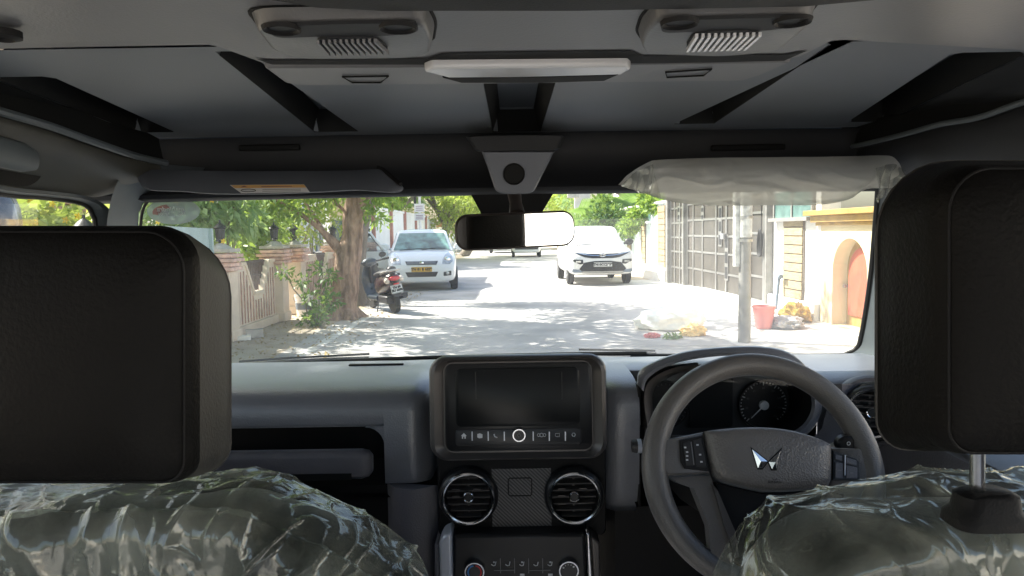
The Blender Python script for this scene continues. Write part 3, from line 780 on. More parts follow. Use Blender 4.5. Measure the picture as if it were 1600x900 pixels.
# lamp post with sign boards
q = Vector((-4.05, 32.0, 0)); sx = U(655, 300, 32).x; q.x = sx
t = thing('lamp_post', 'white lamp post carrying two small notice boards behind the hatchback roof', 'lamp post', q)
MB().lathe([(.07, 0), (.06, 1.5), (.055, 3.2)], q, n=12).build('post', 'sign_white', t)
for a, b in ((318, 332), (333, 345)):
    z0 = U(655, b, 32).z; z1 = U(655, a, 32).z
    o = MB().box((q.x - .0, q.y - .09, (z0 + z1) / 2), (.44, .03, z1 - z0 - .02)).build('notice_board', 'sign_white', t, bevel=.005)
    mb = MB()
    for k in range(3): mb.box((q.x, q.y - .11, z0 + (z1 - z0) * (.25 + .22 * k)), (.30, .004, .025))
    mb.build('print_line', 'sign_purple', o, smooth=0)
lz = U(655, 305, 32).z
MB().lathe([(.05, lz - .1), (.16, lz), (.2, lz + .16), (.12, lz + .26), (.03, lz + .3)], q, n=14).build('lamp_globe', 'sign_white', t)
MB().box((q.x - .19, q.y, lz - .28), (.1, .1, .45)).build('meter_box', 'black_trim', t, bevel=.01)
# shop board and far post
q = Vector((U(687, 350, 44).x, 44, 0)); z = U(687, 351, 44).z
t = thing('shop_board', 'orange shop board between the two far tree trunks', 'sign board', q)
MB().box((q.x, 44, z), (.62, .06, .30)).build('panel', 'sign_orange', t, bevel=.01); MB().box((q.x, 44, z + .18), (.68, .09, .05)).build('frame', 'red_brown', t)
mb = MB(); mb.box((q.x - .28, 44, z / 2), (.05, .05, z)); mb.box((q.x + .28, 44, z / 2), (.05, .05, z)); mb.build('post', 'sign_white', t)
q = Vector((U(705, 350, 50).x, 50, 0)); z = U(705, 350, 50).z
t = thing('street_sign', 'small dull pink street sign on two posts beyond the orange shop board', 'sign board', q)
MB().box((q.x, 50, z), (.9, .05, .35)).build('panel', 'cloth_pink', t, bevel=.01)
mb = MB(); mb.box((q.x - .3, 50.05, z / 2), (.07, .07, z)); mb.box((q.x + .3, 50.05, z / 2), (.07, .07, z)); mb.build('post', 'sign_white', t)

# ------------------------------------------------------------------ right-hand side: walls, gate, niche
def RP(px, py, off=0.0):
    """point on the right-hand wall face (offset off towards the street)"""
    n = Vector((1, 0.028, 0)).normalized(); return UP(px, py, Vector((xw(10), 10, 0)) - n * off, n)
def RB(y0, y1, z0, z1, th, off=0.0):
    """box corner points for a slab on the wall face: proud by th at distance off"""
    a = [(xw(y0) - off, y0), (xw(y1) - off, y1)]
    return [Vector((x, y, z)) for (x, y) in a for z in (z0, z1)]
def rslab(mb, y0, y1, z0, z1, th, off=0.0):
    p = [Vector((xw(y) - off, y, z)) for y, z in ((y0, z0), (y1, z0), (y1, z1), (y0, z1))]
    return mb.prism(p, Vector((-th, -th * .028, 0)))
YD0 = RP(1347, 530).y; YD1 = RP(1304, 520).y
YC0, YC1 = RP(1368, 340).y, RP(1290, 340).y + .15
zt = RP(1300, 347).z; zt2 = RP(1300, 331).z
# yellow block with the arched niche door
yb = thing('yellow_wall', 'pale yellow wall block with an arched niche and an ochre cornice', 'wall', (xw(10), 10, 0))
zs, za = RP(1325, 425).z, RP(1322, 372).z            # spring line and apex of the outer arch
yc = (YD0 + YD1) / 2; hw = (YD1 - YD0) / 2 + .10
def arch_pts(yc, hw, z0, zsp, zap, n=8, point=.35):
    L = []
    for i in range(n + 1):
        a = math.pi / 2 * i / n
        k = math.sin(a) ** (1 - point * .3)
        L.append((yc - hw * math.cos(a) ** (1 + .0), zsp + (zap - zsp) * math.sin(a)))
    Rr = [(2 * yc - y, z) for y, z in L[::-1][1:]]
    return [(yc - hw, z0)] + L + Rr + [(yc + hw, z0)]
ap = arch_pts(yc, hw, 0.05, zs, za)
Y0, Y1 = 6.4, YC1
mb = MB()
# front sheet around the arch built as strips
def P3(y, z, off=0.0): return Vector((xw(y) - off, y, z))
ztop = zt2
half = len(ap) // 2
left = ap[:half + 1]; right = ap[half:]
for (ya, z_a), (yb_, z_b) in zip(left[1:-1], left[2:]): mb.add([P3(ya, z_a), P3(yb_, z_b), P3(yb_, ztop), P3(ya, ztop)], [(0, 1, 2, 3)])
for (ya, z_a), (yb_, z_b) in zip(right[:-2], right[1:-1]): mb.add([P3(ya, z_a), P3(yb_, z_b), P3(yb_, ztop), P3(ya, ztop)], [(0, 1, 2, 3)])
mb.add([P3(Y0, -.02), P3(yc - hw, -.02), P3(yc - hw, ztop), P3(Y0, ztop)], [(0, 1, 2, 3)])
mb.add([P3(yc + hw, -.02), P3(Y1, -.02), P3(Y1, ztop), P3(yc + hw, ztop)], [(0, 1, 2, 3)])
mb.add([P3(yc - hw, -.02), P3(yc + hw, -.02), P3(yc + hw, .05), P3(yc - hw, .05)], [(0, 1, 2, 3)])
DEP = 0.22
for (ya, z_a), (yb_, z_b) in zip(ap[:-1], ap[1:]): mb.add([P3(ya, z_a), P3(yb_, z_b), P3(yb_, z_b, -DEP), P3(ya, z_a, -DEP)], [(0, 1, 2, 3)])
mb.add([P3(yc - hw, .05), P3(yc + hw, .05), P3(yc + hw, .05, -DEP), P3(yc - hw, .05, -DEP)], [(0, 1, 2, 3)])
mb.add([P3(Y0, ztop), P3(Y1, ztop), P3(Y1, ztop, -.35), P3(Y0, ztop, -.35)], [(0, 1, 2, 3)])
mb.add([P3(Y1, -.02), P3(Y1, ztop), P3(Y1, ztop, -.35), P3(Y1, -.02, -.35)], [(0, 1, 2, 3)])
mb.build('wall_face', 'yellow_wall', yb, smooth=0, recalc=False)
MB().poly([P3(y, z, -DEP) for y, z in ap]).build('niche_back', 'ochre', yb, smooth=0)
inner = arch_pts(yc, hw - .10, 0.2, zs - .02, za - .13)
MB().prism([P3(y, z, -DEP + .002) for y, z in inner], (-.03, 0, 0)).build('door', 'coral', yb, bevel=.006)
kn = MB(); kn.lathe([(.02, 0), (.02, .05), (.03, .06), (.03, .08)], P3(yc + hw - .06, .62, -DEP), axis=(-1, 0, 0), n=10); kn.build('handle', 'steel', yb)
cn = MB(); rslab(cn, 6.4, YC1 + .12, zt, zt2 - .05, .12, 0.003); rslab(cn, 6.4, YC1 + .2, zt2 - .05, zt2 + .03, .2, 0.003); rslab(cn, 6.4, YC1 + .06, zt - .05, zt, .06, .003)
cn.build('cornice', 'ochre', yb, bevel=.01)
stp = MB(); stp.prism([P3(yc - hw - .2, 0, .003), P3(yc + hw + .25, 0, .003), P3(yc + hw + .25, .05, .003), P3(yc - hw - .2, .05, .003)], (-.22, 0, 0)); stp.build('doorstep', 'concrete', yb, bevel=.008)
cw = thing('mirror_white_wall', 'white wall added beside the car to whiten the rear-view mirror, seen only there', 'wall', (xw(0), -4, 0))  # wall added so that the rear-view mirror reflects white
mb = MB(); mb.prism([P3(-16, -.02, 0), P3(6.39, -.02, 0), P3(6.39, 2.6, 0), P3(-16, 2.6, 0)], (.3, 0, 0)); mb.build('wall_face', 'white_wall', cw, smooth=0)
mb = MB(); rslab(mb, -16, 6.38, -.02, .4, .06, .003); mb.build('plinth', 'white_wall', cw, bevel=.01)
# grey shade roof peeping above the yellow wall
t = thing('shed_roof', 'grey sheet shed roof showing above the yellow wall', 'roof', (6.2, 11.5, 0))
MB().prism([(5.1, 7, 2.2), (7.4, 7, 2.9), (7.4, 12.6, 2.9), (5.1, 12.6, 2.2)], (0, 0, .05)).build('roof_sheet', 'roof_shade', t, smooth=0)
MB().box((6.9, 9.8, 1.35), (.3, 5.4, 2.7)).build('wall', 'roof_shade', t, smooth=0)

# white wall with window and stone strip
YG0, YG1 = RP(1205, 470).y, RP(1054, 440).y          # gate from YG0 to YG1
ww = thing('white_wall', 'white wall with a stone-tiled strip and high window between gate and yellow block', 'wall', (xw(12), 12, 0))
mb = MB(); mb.prism([P3(YC1 + .004, -.02, .0), P3(YG0, -.02, 0), P3(YG0, 2.9, 0), P3(YC1 + .004, 2.9, 0)], (.3, 0, 0)); mb.build('wall_face', 'white_wall', ww, smooth=0)
mb = MB(); rslab(mb, YC1 + .004, RP(1205, 470).y, -.02, RP(1240, 466).z, .09, .003); mb.build('plinth', 'white_wall', ww, bevel=.012)
ya, ybb = RP(1258, 400).y, RP(1226, 400).y
z0, z1 = RP(1240, 466).z, RP(1240, 341).z
mb = MB(); rslab(mb, ya, ybb, z0, z1, .02, .003); o = mb.build('tile_backing', 'tile_joint', ww, smooth=0)
nt_ = 9
for k in range(nt_):
    mb = MB(); h = (z1 - z0) / nt_; rslab(mb, ya + .03, ybb - .03, z0 + k * h + .012, z0 + (k + 1) * h - .006, .02, .024); mb.build('stone_tile', 'stone_tile', o, bevel=.004)
ya, ybb = RP(1272, 330).y, RP(1214, 330).y; z0, z1 = RP(1240, 340).z, RP(1240, 322).z + .25
mb = MB(); rslab(mb, ya, ybb, z0, z1, .03, .003); o = mb.build('window', 'window_teal', ww, smooth=0)
mb = MB(); rslab(mb, ya - .05, ybb + .05, z0 - .06, z0, .14, .004); rslab(mb, ya - .05, ya, z0, z1, .05, .004); rslab(mb, ybb, ybb + .05, z0, z1, .05, .004); rslab(mb, (ya + ybb) / 2 - .02, (ya + ybb) / 2 + .02, z0, z1, .02, .036)
mb.build('window_frame', 'pole_steel', o, smooth=0)

# big steel gate
gt = thing('steel_gate', 'wide grey steel gate of sheet panels with bright steel bars', 'gate', (xw((YG0 + YG1) / 2), (YG0 + YG1) / 2, 0))
zb = 0.12; zg = 3.0
GO = 0.05
def gate_leaf(y0, y1, z0, cols, name='gate_leaf'):
    mb = MB(); rslab(mb, y0 + .02, y1 - .02, z0, zg, .04, GO); o = mb.build(name, 'gate_grey', gt, smooth=0)
    fr = MB()
    for y in (y0 + .05, y1 - .05): rslab(fr, y - .05, y + .05, z0, zg, .03, GO + .042)
    for c in cols: rslab(fr, c - .035, c + .035, z0 + .05, zg, .022, GO + .042)
    fr.build('upright', 'steel', o, smooth=0)
    rb = MB()
    zz = [z0 + .03, z0 + .48, z0 + .9, z0 + 1.28, z0 + 1.66, z0 + 2.05, z0 + 2.5]
    edges = [y0] + list(cols) + [y1]
    for i, z in enumerate(zz):
        for a, b in zip(edges[:-1], edges[1:]):
            rslab(rb, a + .06, b - .06, z - .022, z + .022, .018, GO + .044)
    rb.build('crossbar', 'steel', o, smooth=0)
    return o
yA, yB, yC = RP(1078, 400).y, RP(1140, 400).y, RP(1172, 400).y
gate_leaf(yA, YG1 - .02, .0, [(yA + YG1) / 2 - .2, (yA + YG1) / 2 + .35])
g2 = gate_leaf(yC, yA - .12, .05, [yC + (yA - yC) * k for k in (.26, .42, .66, .84)])
g3 = gate_leaf(YG0 + .02, yC, .12, [YG0 + (yC - YG0) * .72])
mb = MB(); rslab(mb, yA - .13, yA, -.02, zg, .16, GO); mb.build('gate_post', 'steel', gt, bevel=.01)
mb = MB(); rslab(mb, YG1 - .02, YG1 + .18, -.02, zg, .2, GO - .04); mb.build('gate_post', 'pole_steel', gt, bevel=.01)
mb = MB(); rslab(mb, YG0 - .07, YG0, -.02, zg, .12, GO - .04); mb.build('gate_post', 'pole_steel', gt, bevel=.01)
# dark cut-out ornaments (greek-key frames) on the gate
for (px, za_, zb_) in ((1067, 345, 322), (1105, 345, 322), (1133, 385, 322), (1143, 438, 366), (1176, 345, 322)):
    p = RP(px, za_); z0 = p.z; z1 = RP(px, zb_).z; y = p.y; w = .11
    mb = MB(); rslab(mb, y - w, y + w, z0, z1, .02, GO + .045); o = mb.build('ornament', 'steel', gt, smooth=0)
    kq = MB(); n = max(2, int((z1 - z0) / .28)); h = (z1 - z0) / n
    for i in range(n):
        a = z0 + i * h
        rslab(kq, y - w + .03, y + w - .03, a + .04, a + h - .04, .004, GO + .066)
    kq.build('ornament_cut_out', 'black_trim', o, smooth=0)
hb = MB(); p = RP(1141, 372); rslab(hb, p.y - .1, p.y + .12, p.z - .02, p.z + .1, .06, GO + .07); hb.build('lock_box', 'alloy', gt, bevel=.006)
# black cable coil hanging on the gate
p = RP(1191, 382, .12); t = thing('cable_coil', 'black cable coiled in a long loop and hung on the gate bar', 'cable', (p.x, p.y, p.z - .25))
for k in range(4):
    mb = MB(); a0 = .05 + .02 * k
    mb.tube([(p.x - .012 * k - .02, p.y + (.07 + .012 * k) * math.cos(a) + .02 * math.sin(2 * a + k), p.z + (.21 + .014 * k) * math.sin(a) + .01 * k) for a in [i * 2 * math.pi / 28 for i in range(28)]], .011, 6, closed=True)
    mb.build('loop', 'cable', t)
mb = MB(); mb.tube([(p.x - .02, p.y, p.z + .2), (p.x - .02, p.y, p.z + .75)], .008, 6); mb.build('hanging_end', 'cable', t)

# white-blue wall beyond the gate
bw = thing('pale_blue_wall', 'pale blue-white wall with stone strips and a small window beyond the gate', 'wall', (xw(26), 26, 0))
y0, y1 = YG1 + .18, 33.0
mb = MB(); mb.prism([P3(y0, -.5, 0), P3(y1, -.5, 0), P3(y1, 2.25, 0), P3(y0, 2.25, 0)], (.3, 0, 0)); mb.build('wall_face', 'blue_wall', bw, smooth=0)
mb = MB(); rslab(mb, y0, y1, -.5, .38, .25, .003); mb.build('plinth', 'white_wall', bw, bevel=.015)
mb = MB(); rslab(mb, y0, y1, 2.25, 2.33, .1, -.05); mb.build('coping', 'white_wall', bw, bevel=.01)
for a, b in ((1041, 1029), (1010, 1003), (987, 981)):
    ya, ybb = RP(a, 400).y, RP(b, 400).y
    mb = MB(); rslab(mb, ya, ybb, .385, 2.2, .02, .003); o = mb.build('tile_backing', 'tile_joint', bw, smooth=0)
    for k in range(10):
        mb = MB(); h = 1.8 / 10; rslab(mb, ya + .04, ybb - .04, .39 + k * h, .39 + (k + 1) * h - .02, .02, .024); mb.build('stone_tile', 'stone_tile', o, smooth=0)
ya, ybb = RP(1017, 338).y, RP(995, 338).y
mb = MB(); rslab(mb, ya, ybb, RP(1008, 346).z, RP(1008, 333).z, .04, .003); o = mb.build('window', 'window_teal', bw, smooth=0)
mb = MB(); rslab(mb, ya - .08, ybb + .08, RP(1008, 346).z - .07, RP(1008, 346).z, .12, .004); mb.build('sill', 'sign_white', o, smooth=0)
# walls further along on the right
fw2 = thing('far_wall', 'white compound wall far down the right side of the street', 'wall', (4.2, 60, 0))
MB().box((4.6, 62, .75), (.25, 50, 1.5)).build('wall_panel', 'white_wall', fw2, smooth=0)
MB().box((4.6, 62, 1.53), (.35, 50.2, .07)).build('coping', 'concrete', fw2, smooth=0)
fw3 = thing('verge_wall', 'white compound wall far down the left side of the street', 'wall', (-4.6, 74, 0))
MB().box((-4.6, 75, .7), (.25, 40, 1.4)).build('wall_panel', 'white_wall', fw3, smooth=0)
MB().box((-4.6, 75, 1.43), (.35, 40.2, .07)).build('coping', 'concrete', fw3, smooth=0)

# bucket, pipe, sack
q = UZ(1193, 516, .0); q = Vector((q.x, q.y, .035))
t = thing('bucket', 'pink plastic bucket standing on the pavement beside the steel pole', 'bucket', q)
MB().lathe([(.115, 0), (.16, .30), (.172, .30), (.172, .325), (.155, .325), (.15, .30), (.108, .02)], q, n=28).build('bucket_body', 'pink_plastic', t, smooth=50)
MB().tube([q + Vector((.172 * math.cos(a), -.05 * math.sin(a) - .02, .31 - .03 * math.sin(a))) for a in [math.pi * i / 12 for i in range(13)]], .005, 6).build('handle', 'steel', t)
p0 = RP(1212, 486, .2); p1 = RP(1217, 436, .12)
t = thing('drain_pipe', 'blue-grey pipe with an elbow leaning on the white wall behind the bucket', 'pipe', (p0.x, p0.y, .06))
mb = MB(); p0 = Vector((p0.x, p0.y, .06)); mb.tube([p0, p0.lerp(p1, .5), p1], .026, 12); mb.build('pipe_length', 'pipe_grey', t)
mb = MB(); mb.tube([p1, p1 + Vector((.0, -.02, .04)), p1 + Vector((-.02, -.1, .06)), p1 + Vector((-.02, -.16, .05))], [.034, .036, .036, .038], 12); mb.build('elbow', 'pipe_grey', t)
def lump(name, label, cat, c, sz, m, seed, amp=.25, fr=3.0, cutoff=0.0):
    mb = MB(); bm = bmesh.new(); bmesh.ops.create_icosphere(bm, subdivisions=5, radius=1); mb.frombm(bm)
    o = Vector((seed * 3.7, seed * 1.3, 0))
    for v in mb.v:
        k = 1 + amp * (1 - 2 * abs(noise.noise(v * fr * .6 + o))) * .8 + amp * .5 * fbm(v * fr + o) 
        v.x *= sz[0] * k; v.y *= sz[1] * k; v.z = max(v.z * sz[2] * k, -.55 * sz[2])
    mn = min(v.z for v in mb.v)
    mb.v = [v + Vector((c[0], c[1], c[2] - mn)) for v in mb.v]
    o = mb.build(name, m, smooth=180); tag(o, label, cat); return o
q = RP(1242, 505, .35); lump('yellow_sack', 'crumpled yellow plastic sack slumped against the white wall', 'sack', (q.x, q.y, .05), (.16, .24, .15), 'sack_yellow', 1, .5, 3)
q = UZ(1214, 512, .03); lump('grey_sack', 'flat grey cloth sack on the pavement in front of the yellow one', 'sack', (q.x + .12, q.y, .04), (.20, .22, .09), 'sack_grey', 2, .5, 3)
q = UZ(1050, 515, 0); lump('rubbish_bag', 'big bulging white rubbish bag dumped at the road edge', 'rubbish bag', (q.x, q.y + .15, 0), (.48, .32, .21), 'bag_white', 3, .2, 2.2)
q = UZ(1085, 524, 0); lump('orange_cloth', 'crumpled orange cloth spilling from the white rubbish bag', 'cloth', (q.x - .02, q.y, 0), (.14, .09, .09), 'cloth_orange', 4, .5, 3)
q = UZ(1019, 527, 0); lump('pink_wrapper', 'crumpled pink wrapper lying by the white rubbish bag', 'litter', (q.x, q.y, 0), (.08, .06, .035), 'cloth_pink', 5, .6, 3)
q = UZ(1053, 529, 0)
cs = [(q.x + random.uniform(-.1, .1), q.y + random.uniform(-.06, .06), .03) for _ in range(5)]
V, F = leaf_cloud(cs, [.07] * 5, 160, .06, droop=.6, flat=.4); V[:, 2] = np.maximum(V[:, 2], .003)
tag(mesh_np('green_trimmings', V, F, 'leaf_dark'), 'small heap of green leaf trimmings in front of the white rubbish bag', 'trimmings', kind='stuff')

# ------------------------------------------------------------------ vehicles
def vehicle(name, label, loc, rz, spec):
    """front looks towards -y; x to the viewer's right"""
    t = thing(name, label, 'car', loc, rz, world=False)
    paint = spec['paint']
    rings = []
    for y, hw, z0, z1, cr in spec['body']:
        pr = [(-hw * .80, z0), (-hw * .96, z0 + .05), (-hw, z0 + .16), (-hw, (z0 + z1) / 2 + .05), (-hw * .985, z1 - .10), (-hw * .93, z1 - .01), (-hw * .55, z1 + cr * .8), (0, z1 + cr)]
        pr = pr + [(-x, z) for x, z in pr[::-1][1:]]
        rings.append([(x, y, z) for x, z in pr])
    body = MB().loft(rings).build('body', paint, t, smooth=180, subsurf=2)
    gr = [[(x * s, y, z) for x, y, z in ring] for ring, s in []]
    yb0, yb1, yt0, yt1, hb, ht, zb, zt = spec['cabin']
    def ring(y0, y1, hw, z, r):
        return [(x, y, z) for x, y in rrect(2 * hw, y1 - y0, r, 4, 0, (y0 + y1) / 2)]
    def mid(k): return [yb0 + (yt0 - yb0) * k, yb1 + (yt1 - yb1) * k, hb + (ht - hb) * k, zb + (zt - zb) * k]
    rs = []
    for k, ins in ((0, 0), (.5, 0), (.93, 0)):
        a = mid(k); rs.append(ring(a[0], a[1], a[2], a[3], .16))
    rs.append(ring(yt0 + .06, yt1 - .05, ht - .05, zt, .16)); rs.append(ring(yt0 + .45, yt1 - .4, ht - .3, zt + .035, .15))
    cab = MB().loft(rs).build('roof_shell', paint, t, smooth=40)
    # windscreen, set proud of the shell
    def ws(k, s): a = mid(k); return Vector((s * (a[2] - .10), a[0] - .012, a[3]))
    def bulge(p): return p + Vector((0, -.0, 0))
    mb = MB()
    n = 8; grid = []
    for j in range(n + 1):
        k = .05 + .82 * j / n; a = mid(k); row = []
        for i in range(n + 1):
            s = -1 + 2 * i / n; row.append((s * (a[2] - .075), a[0] - .010 + .0, a[3]))
        grid.append(row)
    mb.loft(grid, close=False, cap=(False, False)); wsg = mb.build('windscreen', spec.get('screen', 'screen_glass'), t, smooth=60)
    for s in (-1, 1):
        mb = MB(); a0, a1 = mid(.1), mid(.86)
        pts = [(s * (a0[2] + .006), a0[0] + .22, a0[3]), (s * (a0[2] + .006), a0[1] - .30, a0[3]), (s * (a1[2] + .006), a1[1] - .22, a1[3]), (s * (a1[2] + .006), a1[0] + .18, a1[3])]
        mb.poly(pts); mb.build('side_window', 'car_glass', t, smooth=0)
        mb = MB()
        for f in (.36, .68):
            ya = a0[0] + (a0[1] - a0[0]) * f
            mb.prism([(s * (a0[2] + .008), ya - .04, a0[3]), (s * (a0[2] + .008), ya + .04, a0[3]), (s * (a1[2] + .008), ya + .04, a1[3]), (s * (a1[2] + .008), ya - .04, a1[3])], (s * .006, 0, 0))
        mb.build('pillar', 'black_trim', t, smooth=0)
    a0, a1 = mid(.2), mid(.8)
    mb = MB(); mb.poly([(-(a0[2] - .2), a0[1] + .012, a0[3]), (a0[2] - .2, a0[1] + .012, a0[3]), (a1[2] - .15, a1[1] + .012, a1[3]), (-(a1[2] - .15), a1[1] + .012, a1[3])]); mb.build('rear_window', 'car_glass', t, smooth=0)
    # projection of flat outlines onto the front of the body
    dg = bpy.context.evaluated_depsgraph_get(); dg.update()
    bvh = BVHTree.FromObject(body, dg)
    def hit(x, z, off, d=(0, 1, 0), o=None):
        h = bvh.ray_cast(Vector((x, -6, z)) if o is None else o, Vector(d))
        if h[0] is None: h = bvh.find_nearest(Vector((x, spec['body'][0][0], z)))
        return Vector((x, h[0].y - off, z)) if o is None else h[0] - Vector(d) * off
    def patch(nm, poly, m, off=.006, parent=None, dens=6):
        bm = bmesh.new(); vs = [bm.verts.new((x, 0, z)) for x, z in poly]; bm.faces.new(vs)
        bmesh.ops.triangulate(bm, faces=bm.faces[:])
        for _ in range(3): bmesh.ops.subdivide_edges(bm, edges=[e for e in bm.edges if e.calc_length() > .06], cuts=1); bmesh.ops.triangulate(bm, faces=bm.faces[:])
        for v in bm.verts: v.co = hit(v.co.x, v.co.z, off)
        mb = MB(); mb.frombm(bm); return mb.build(nm, m, parent or t, smooth=50)
    # wheels
    for y in spec['axles']:
        for s in (-1, 1):
            r = spec['wheel_r']; x0 = s * (spec['track'])
            a = MB().lathe([(r + .045, -.10), (r + .045, .0)], (x0, y, r), axis=(s, 0, 0), n=32); a.build('wheel_arch', 'black_trim', t)
            w = MB().lathe([(r * .6, -.12), (r * .93, -.12), (r, -.09), (r, .03), (r * .93, .055), (r * .62, .055)], (x0, y, r), axis=(s, 0, 0), n=32).build('wheel', 'tyre', t)
            rm = MB(); rm.lathe([(r * .62, .03), (r * .62, .056), (r * .56, .04), (r * .1, .05), (r * .1, .062)], (x0, y, r), axis=(s, 0, 0), n=24)
            for k in range(5):
                a = k * 2 * math.pi / 5; d = Vector((0, math.cos(a), math.sin(a)))
                rm.box(Vector((x0 + s * .056, y, r)) + d * r * .36, (.02, .07, r * .44), Matrix.Rotation(-a + math.pi / 2, 3, 'X'))
            rm.build('rim', 'alloy', w, smooth=30)
    for s in (-1, 1):
        my = yb0 + .30; mz = zb + .10
        mr = MB(); mr.lathe([(.03, -.05), (.085, -.03), (.10, .02), (.085, .06), (.03, .075)], (s * (hb + .15), my, mz), axis=(0, -1, 0), n=14, sx=1.25)
        mr.tube([(s * (hb - .02), my + .04, mz - .06), (s * (hb + .10), my + .02, mz - .02)], .03, 8); mr.build('door_mirror', paint if spec.get('mirror_paint') else 'black_trim', t)
    return t, patch, hit, body
def plate(parent, c, w, h, s, m, size, mdir=None, lines=None, name='number_plate', M=None):
    M = M or frame(c, (1, 0, 0), (0, 0, 1))
    o = MB(); r = rrect(w, h, .012, 3)
    o.loft([[M @ Vector((x, y, 0)) for x, y in r], [M @ Vector((x, y, .012)) for x, y in r]]); p = o.build(name, m, parent)
    e = MB(); r2 = rrect(w - .012, h - .012, .01, 3); r3 = rrect(w - .024, h - .024, .008, 3)
    e.loft([[M @ Vector((x, y, .0135)) for x, y in r2], [M @ Vector((x, y, .0135)) for x, y in r3]], cap=(False, False)); e.build('plate_edge', 'ink', p, smooth=0)
    tx = MB(); ls = s.split('\n')
    for i, l in enumerate(ls):
        text_mesh(tx, l, size, M @ Matrix.Translation((0, (len(ls) - 1) * size * .48 - i * size * .96, .0145)), spacing=1.02, bold=.006)
    tx.build('plate_text', 'ink', p, smooth=0, recalc=False)
    return p

# white hatchback taxi with its door open
hb_loc = UZ(664, 450, 0); front_y = 19.1
spec = dict(paint='car_white', body=[(-1.80, .70, .24, .52, .01), (-1.765, .765, .21, .62, .02), (-1.66, .825, .2, .74, .03), (-1.45, .85, .2, .86, .04), (-1.1, .87, .2, .95, .04), (-.7, .88, .2, 1.0, .02), (.4, .88, .2, 1.0, .0), (1.3, .86, .2, 1.0, .0), (1.72, .77, .24, .95, .0), (1.82, .7, .3, .85, 0)],
            cabin=(-.95, 1.72, -.15, 1.42, .80, .63, .97, 1.50), axles=(-1.18, 1.2), wheel_r=.29, track=.83, mirror_paint=True)
hx = UZ(657, 450, 0).x
hatch, patch, hit, hbody = vehicle('hatchback', 'white hatchback with a yellow number plate and one front door open', (hx - .01, front_y + 1.8, 0), R(6.0), spec)
hatch.scale = (1.06, 1, 1.05)
patch('grille', [(-.40, .735), (.40, .735), (.36, .645), (-.36, .645)], 'black_trim', .01)
mbb = MB()
for k in range(3):
    for i in range(12):
        x0 = -.36 + .06 * i; z = .665 + .025 * k; mbb.add([hit(x0, z, .014), hit(x0 + .06, z, .014), hit(x0 + .06, z + .008, .014), hit(x0, z + .008, .014)], [(0, 1, 2, 3)])
mbb.build('grille_slat', 'alloy', hatch, smooth=0)
mb = MB(); c = hit(0, .69, .016); mb.lathe([(.035, 0), (.042, .006), (.03, .012)], c, axis=(0, -1, 0), n=16, sx=1.3); mb.build('badge', 'chrome', hatch)
for s in (-1, 1):
    o = patch('headlight', [(s * .50, .66), (s * .69, .66), (s * .765, .72), (s * .755, .86), (s * .68, .93), (s * .60, .90), (s * .52, .78)][::s], 'lamp_glass', .012)
    mb = MB(); c = hit(s * .63, .76, .014); mb.lathe([(.075, 0), (.07, .012), (.03, .02)], c, axis=(0, -1, 0), n=16); mb.build('reflector', 'chrome', o)
    o = patch('fog_light', [(s * .53, .36), (s * .72, .38), (s * .72, .49), (s * .53, .46)][::s], 'black_trim', .008)
    mb = MB(); c = hit(s * .63, .43, .012); mb.lathe([(.045, 0), (.04, .01), (.02, .014)], c, axis=(0, -1, 0), n=12); mb.build('fog_lens', 'lamp_glass', o)
patch('lower_intake', [(-.40, .47), (.40, .47), (.34, .35), (-.34, .35)], 'black_trim', .008)
plate(hatch, hit(.0, .535, .03) + Vector((0, 0, 0)), .50, .12, 'TN 01 B 6329', 'plate_yellow', .085)
wp = MB(); wp.tube([(-.55, -1.0, 1.0), (-.1, -.98, 1.03), (.35, -.97, 1.02)], .012, 6); wp.tube([(.0, -1.0, 1.0), (.3, -.97, 1.04), (.6, -.93, 1.03)], .012, 6); wp.build('wiper', 'black_trim', hatch)
# open front door on the viewer's left, hinged at its front edge
hinge = Vector((-.885, -.80, 0)); dd = Vector((-.95, .42, 0)).normalized(); nn = Vector((dd.y, -dd.x, 0))
def DP(s, z, n=0.0): return hinge + dd * s + nn * n + Vector((0, 0, z))
dm = MB(); dm.prism([DP(0, .28), DP(.95, .30), DP(.98, .60), DP(.96, .97), DP(0, .97)], nn * .09); door = dm.build('open_door', 'car_white', hatch, bevel=.015)
fm = MB(); fm.tube([DP(.04, .97, .045), DP(.30, 1.22, .045), DP(.46, 1.43, .045), DP(.60, 1.49, .045), DP(.86, 1.47, .045), DP(.94, 1.35, .045), DP(.96, .97, .045)], .03, 8); fm.build('window_frame', 'car_white', door)
gm = MB(); gm.poly([DP(.12, .98, .045), DP(.33, 1.22, .045), DP(.48, 1.42, .045), DP(.62, 1.47, .045), DP(.85, 1.45, .045), DP(.92, 1.34, .045), DP(.94, .98, .045)]); 
MATS['door_glass'] = glass_mat('door_glass', (.75, .82, .8), refl=.9, veil=.04)
gm.build('door_pane', 'door_glass', door, smooth=0)
sl_ = MB(); sl_.tube([DP(.10, .985, -.02), DP(.32, 1.225, -.02), DP(.47, 1.425, -.02), DP(.61, 1.475, -.02), DP(.85, 1.455, -.02), DP(.925, 1.34, -.02), DP(.945, .985, -.02)], .010, 6, closed=True); sl_.tube([DP(.965, .32, -.01), DP(.995, .6, -.01), DP(.975, .97, -.01)], .010, 6); sl_.build('door_seal', 'black_trim', door)
hm = MB(); hm.prism([DP(.25, .60, -.012), DP(.80, .60, -.012), DP(.80, .66, -.012), DP(.25, .67, -.012)], nn * -.004); hm.build('trim_strip', 'black_trim', door, smooth=0)
hm = MB(); hm.prism([DP(.10, .34, -.012), DP(.85, .34, -.012), DP(.85, .55, -.012), DP(.10, .55, -.012)], nn * -.003); hm.build('door_pocket', 'sack_grey', door, smooth=0)
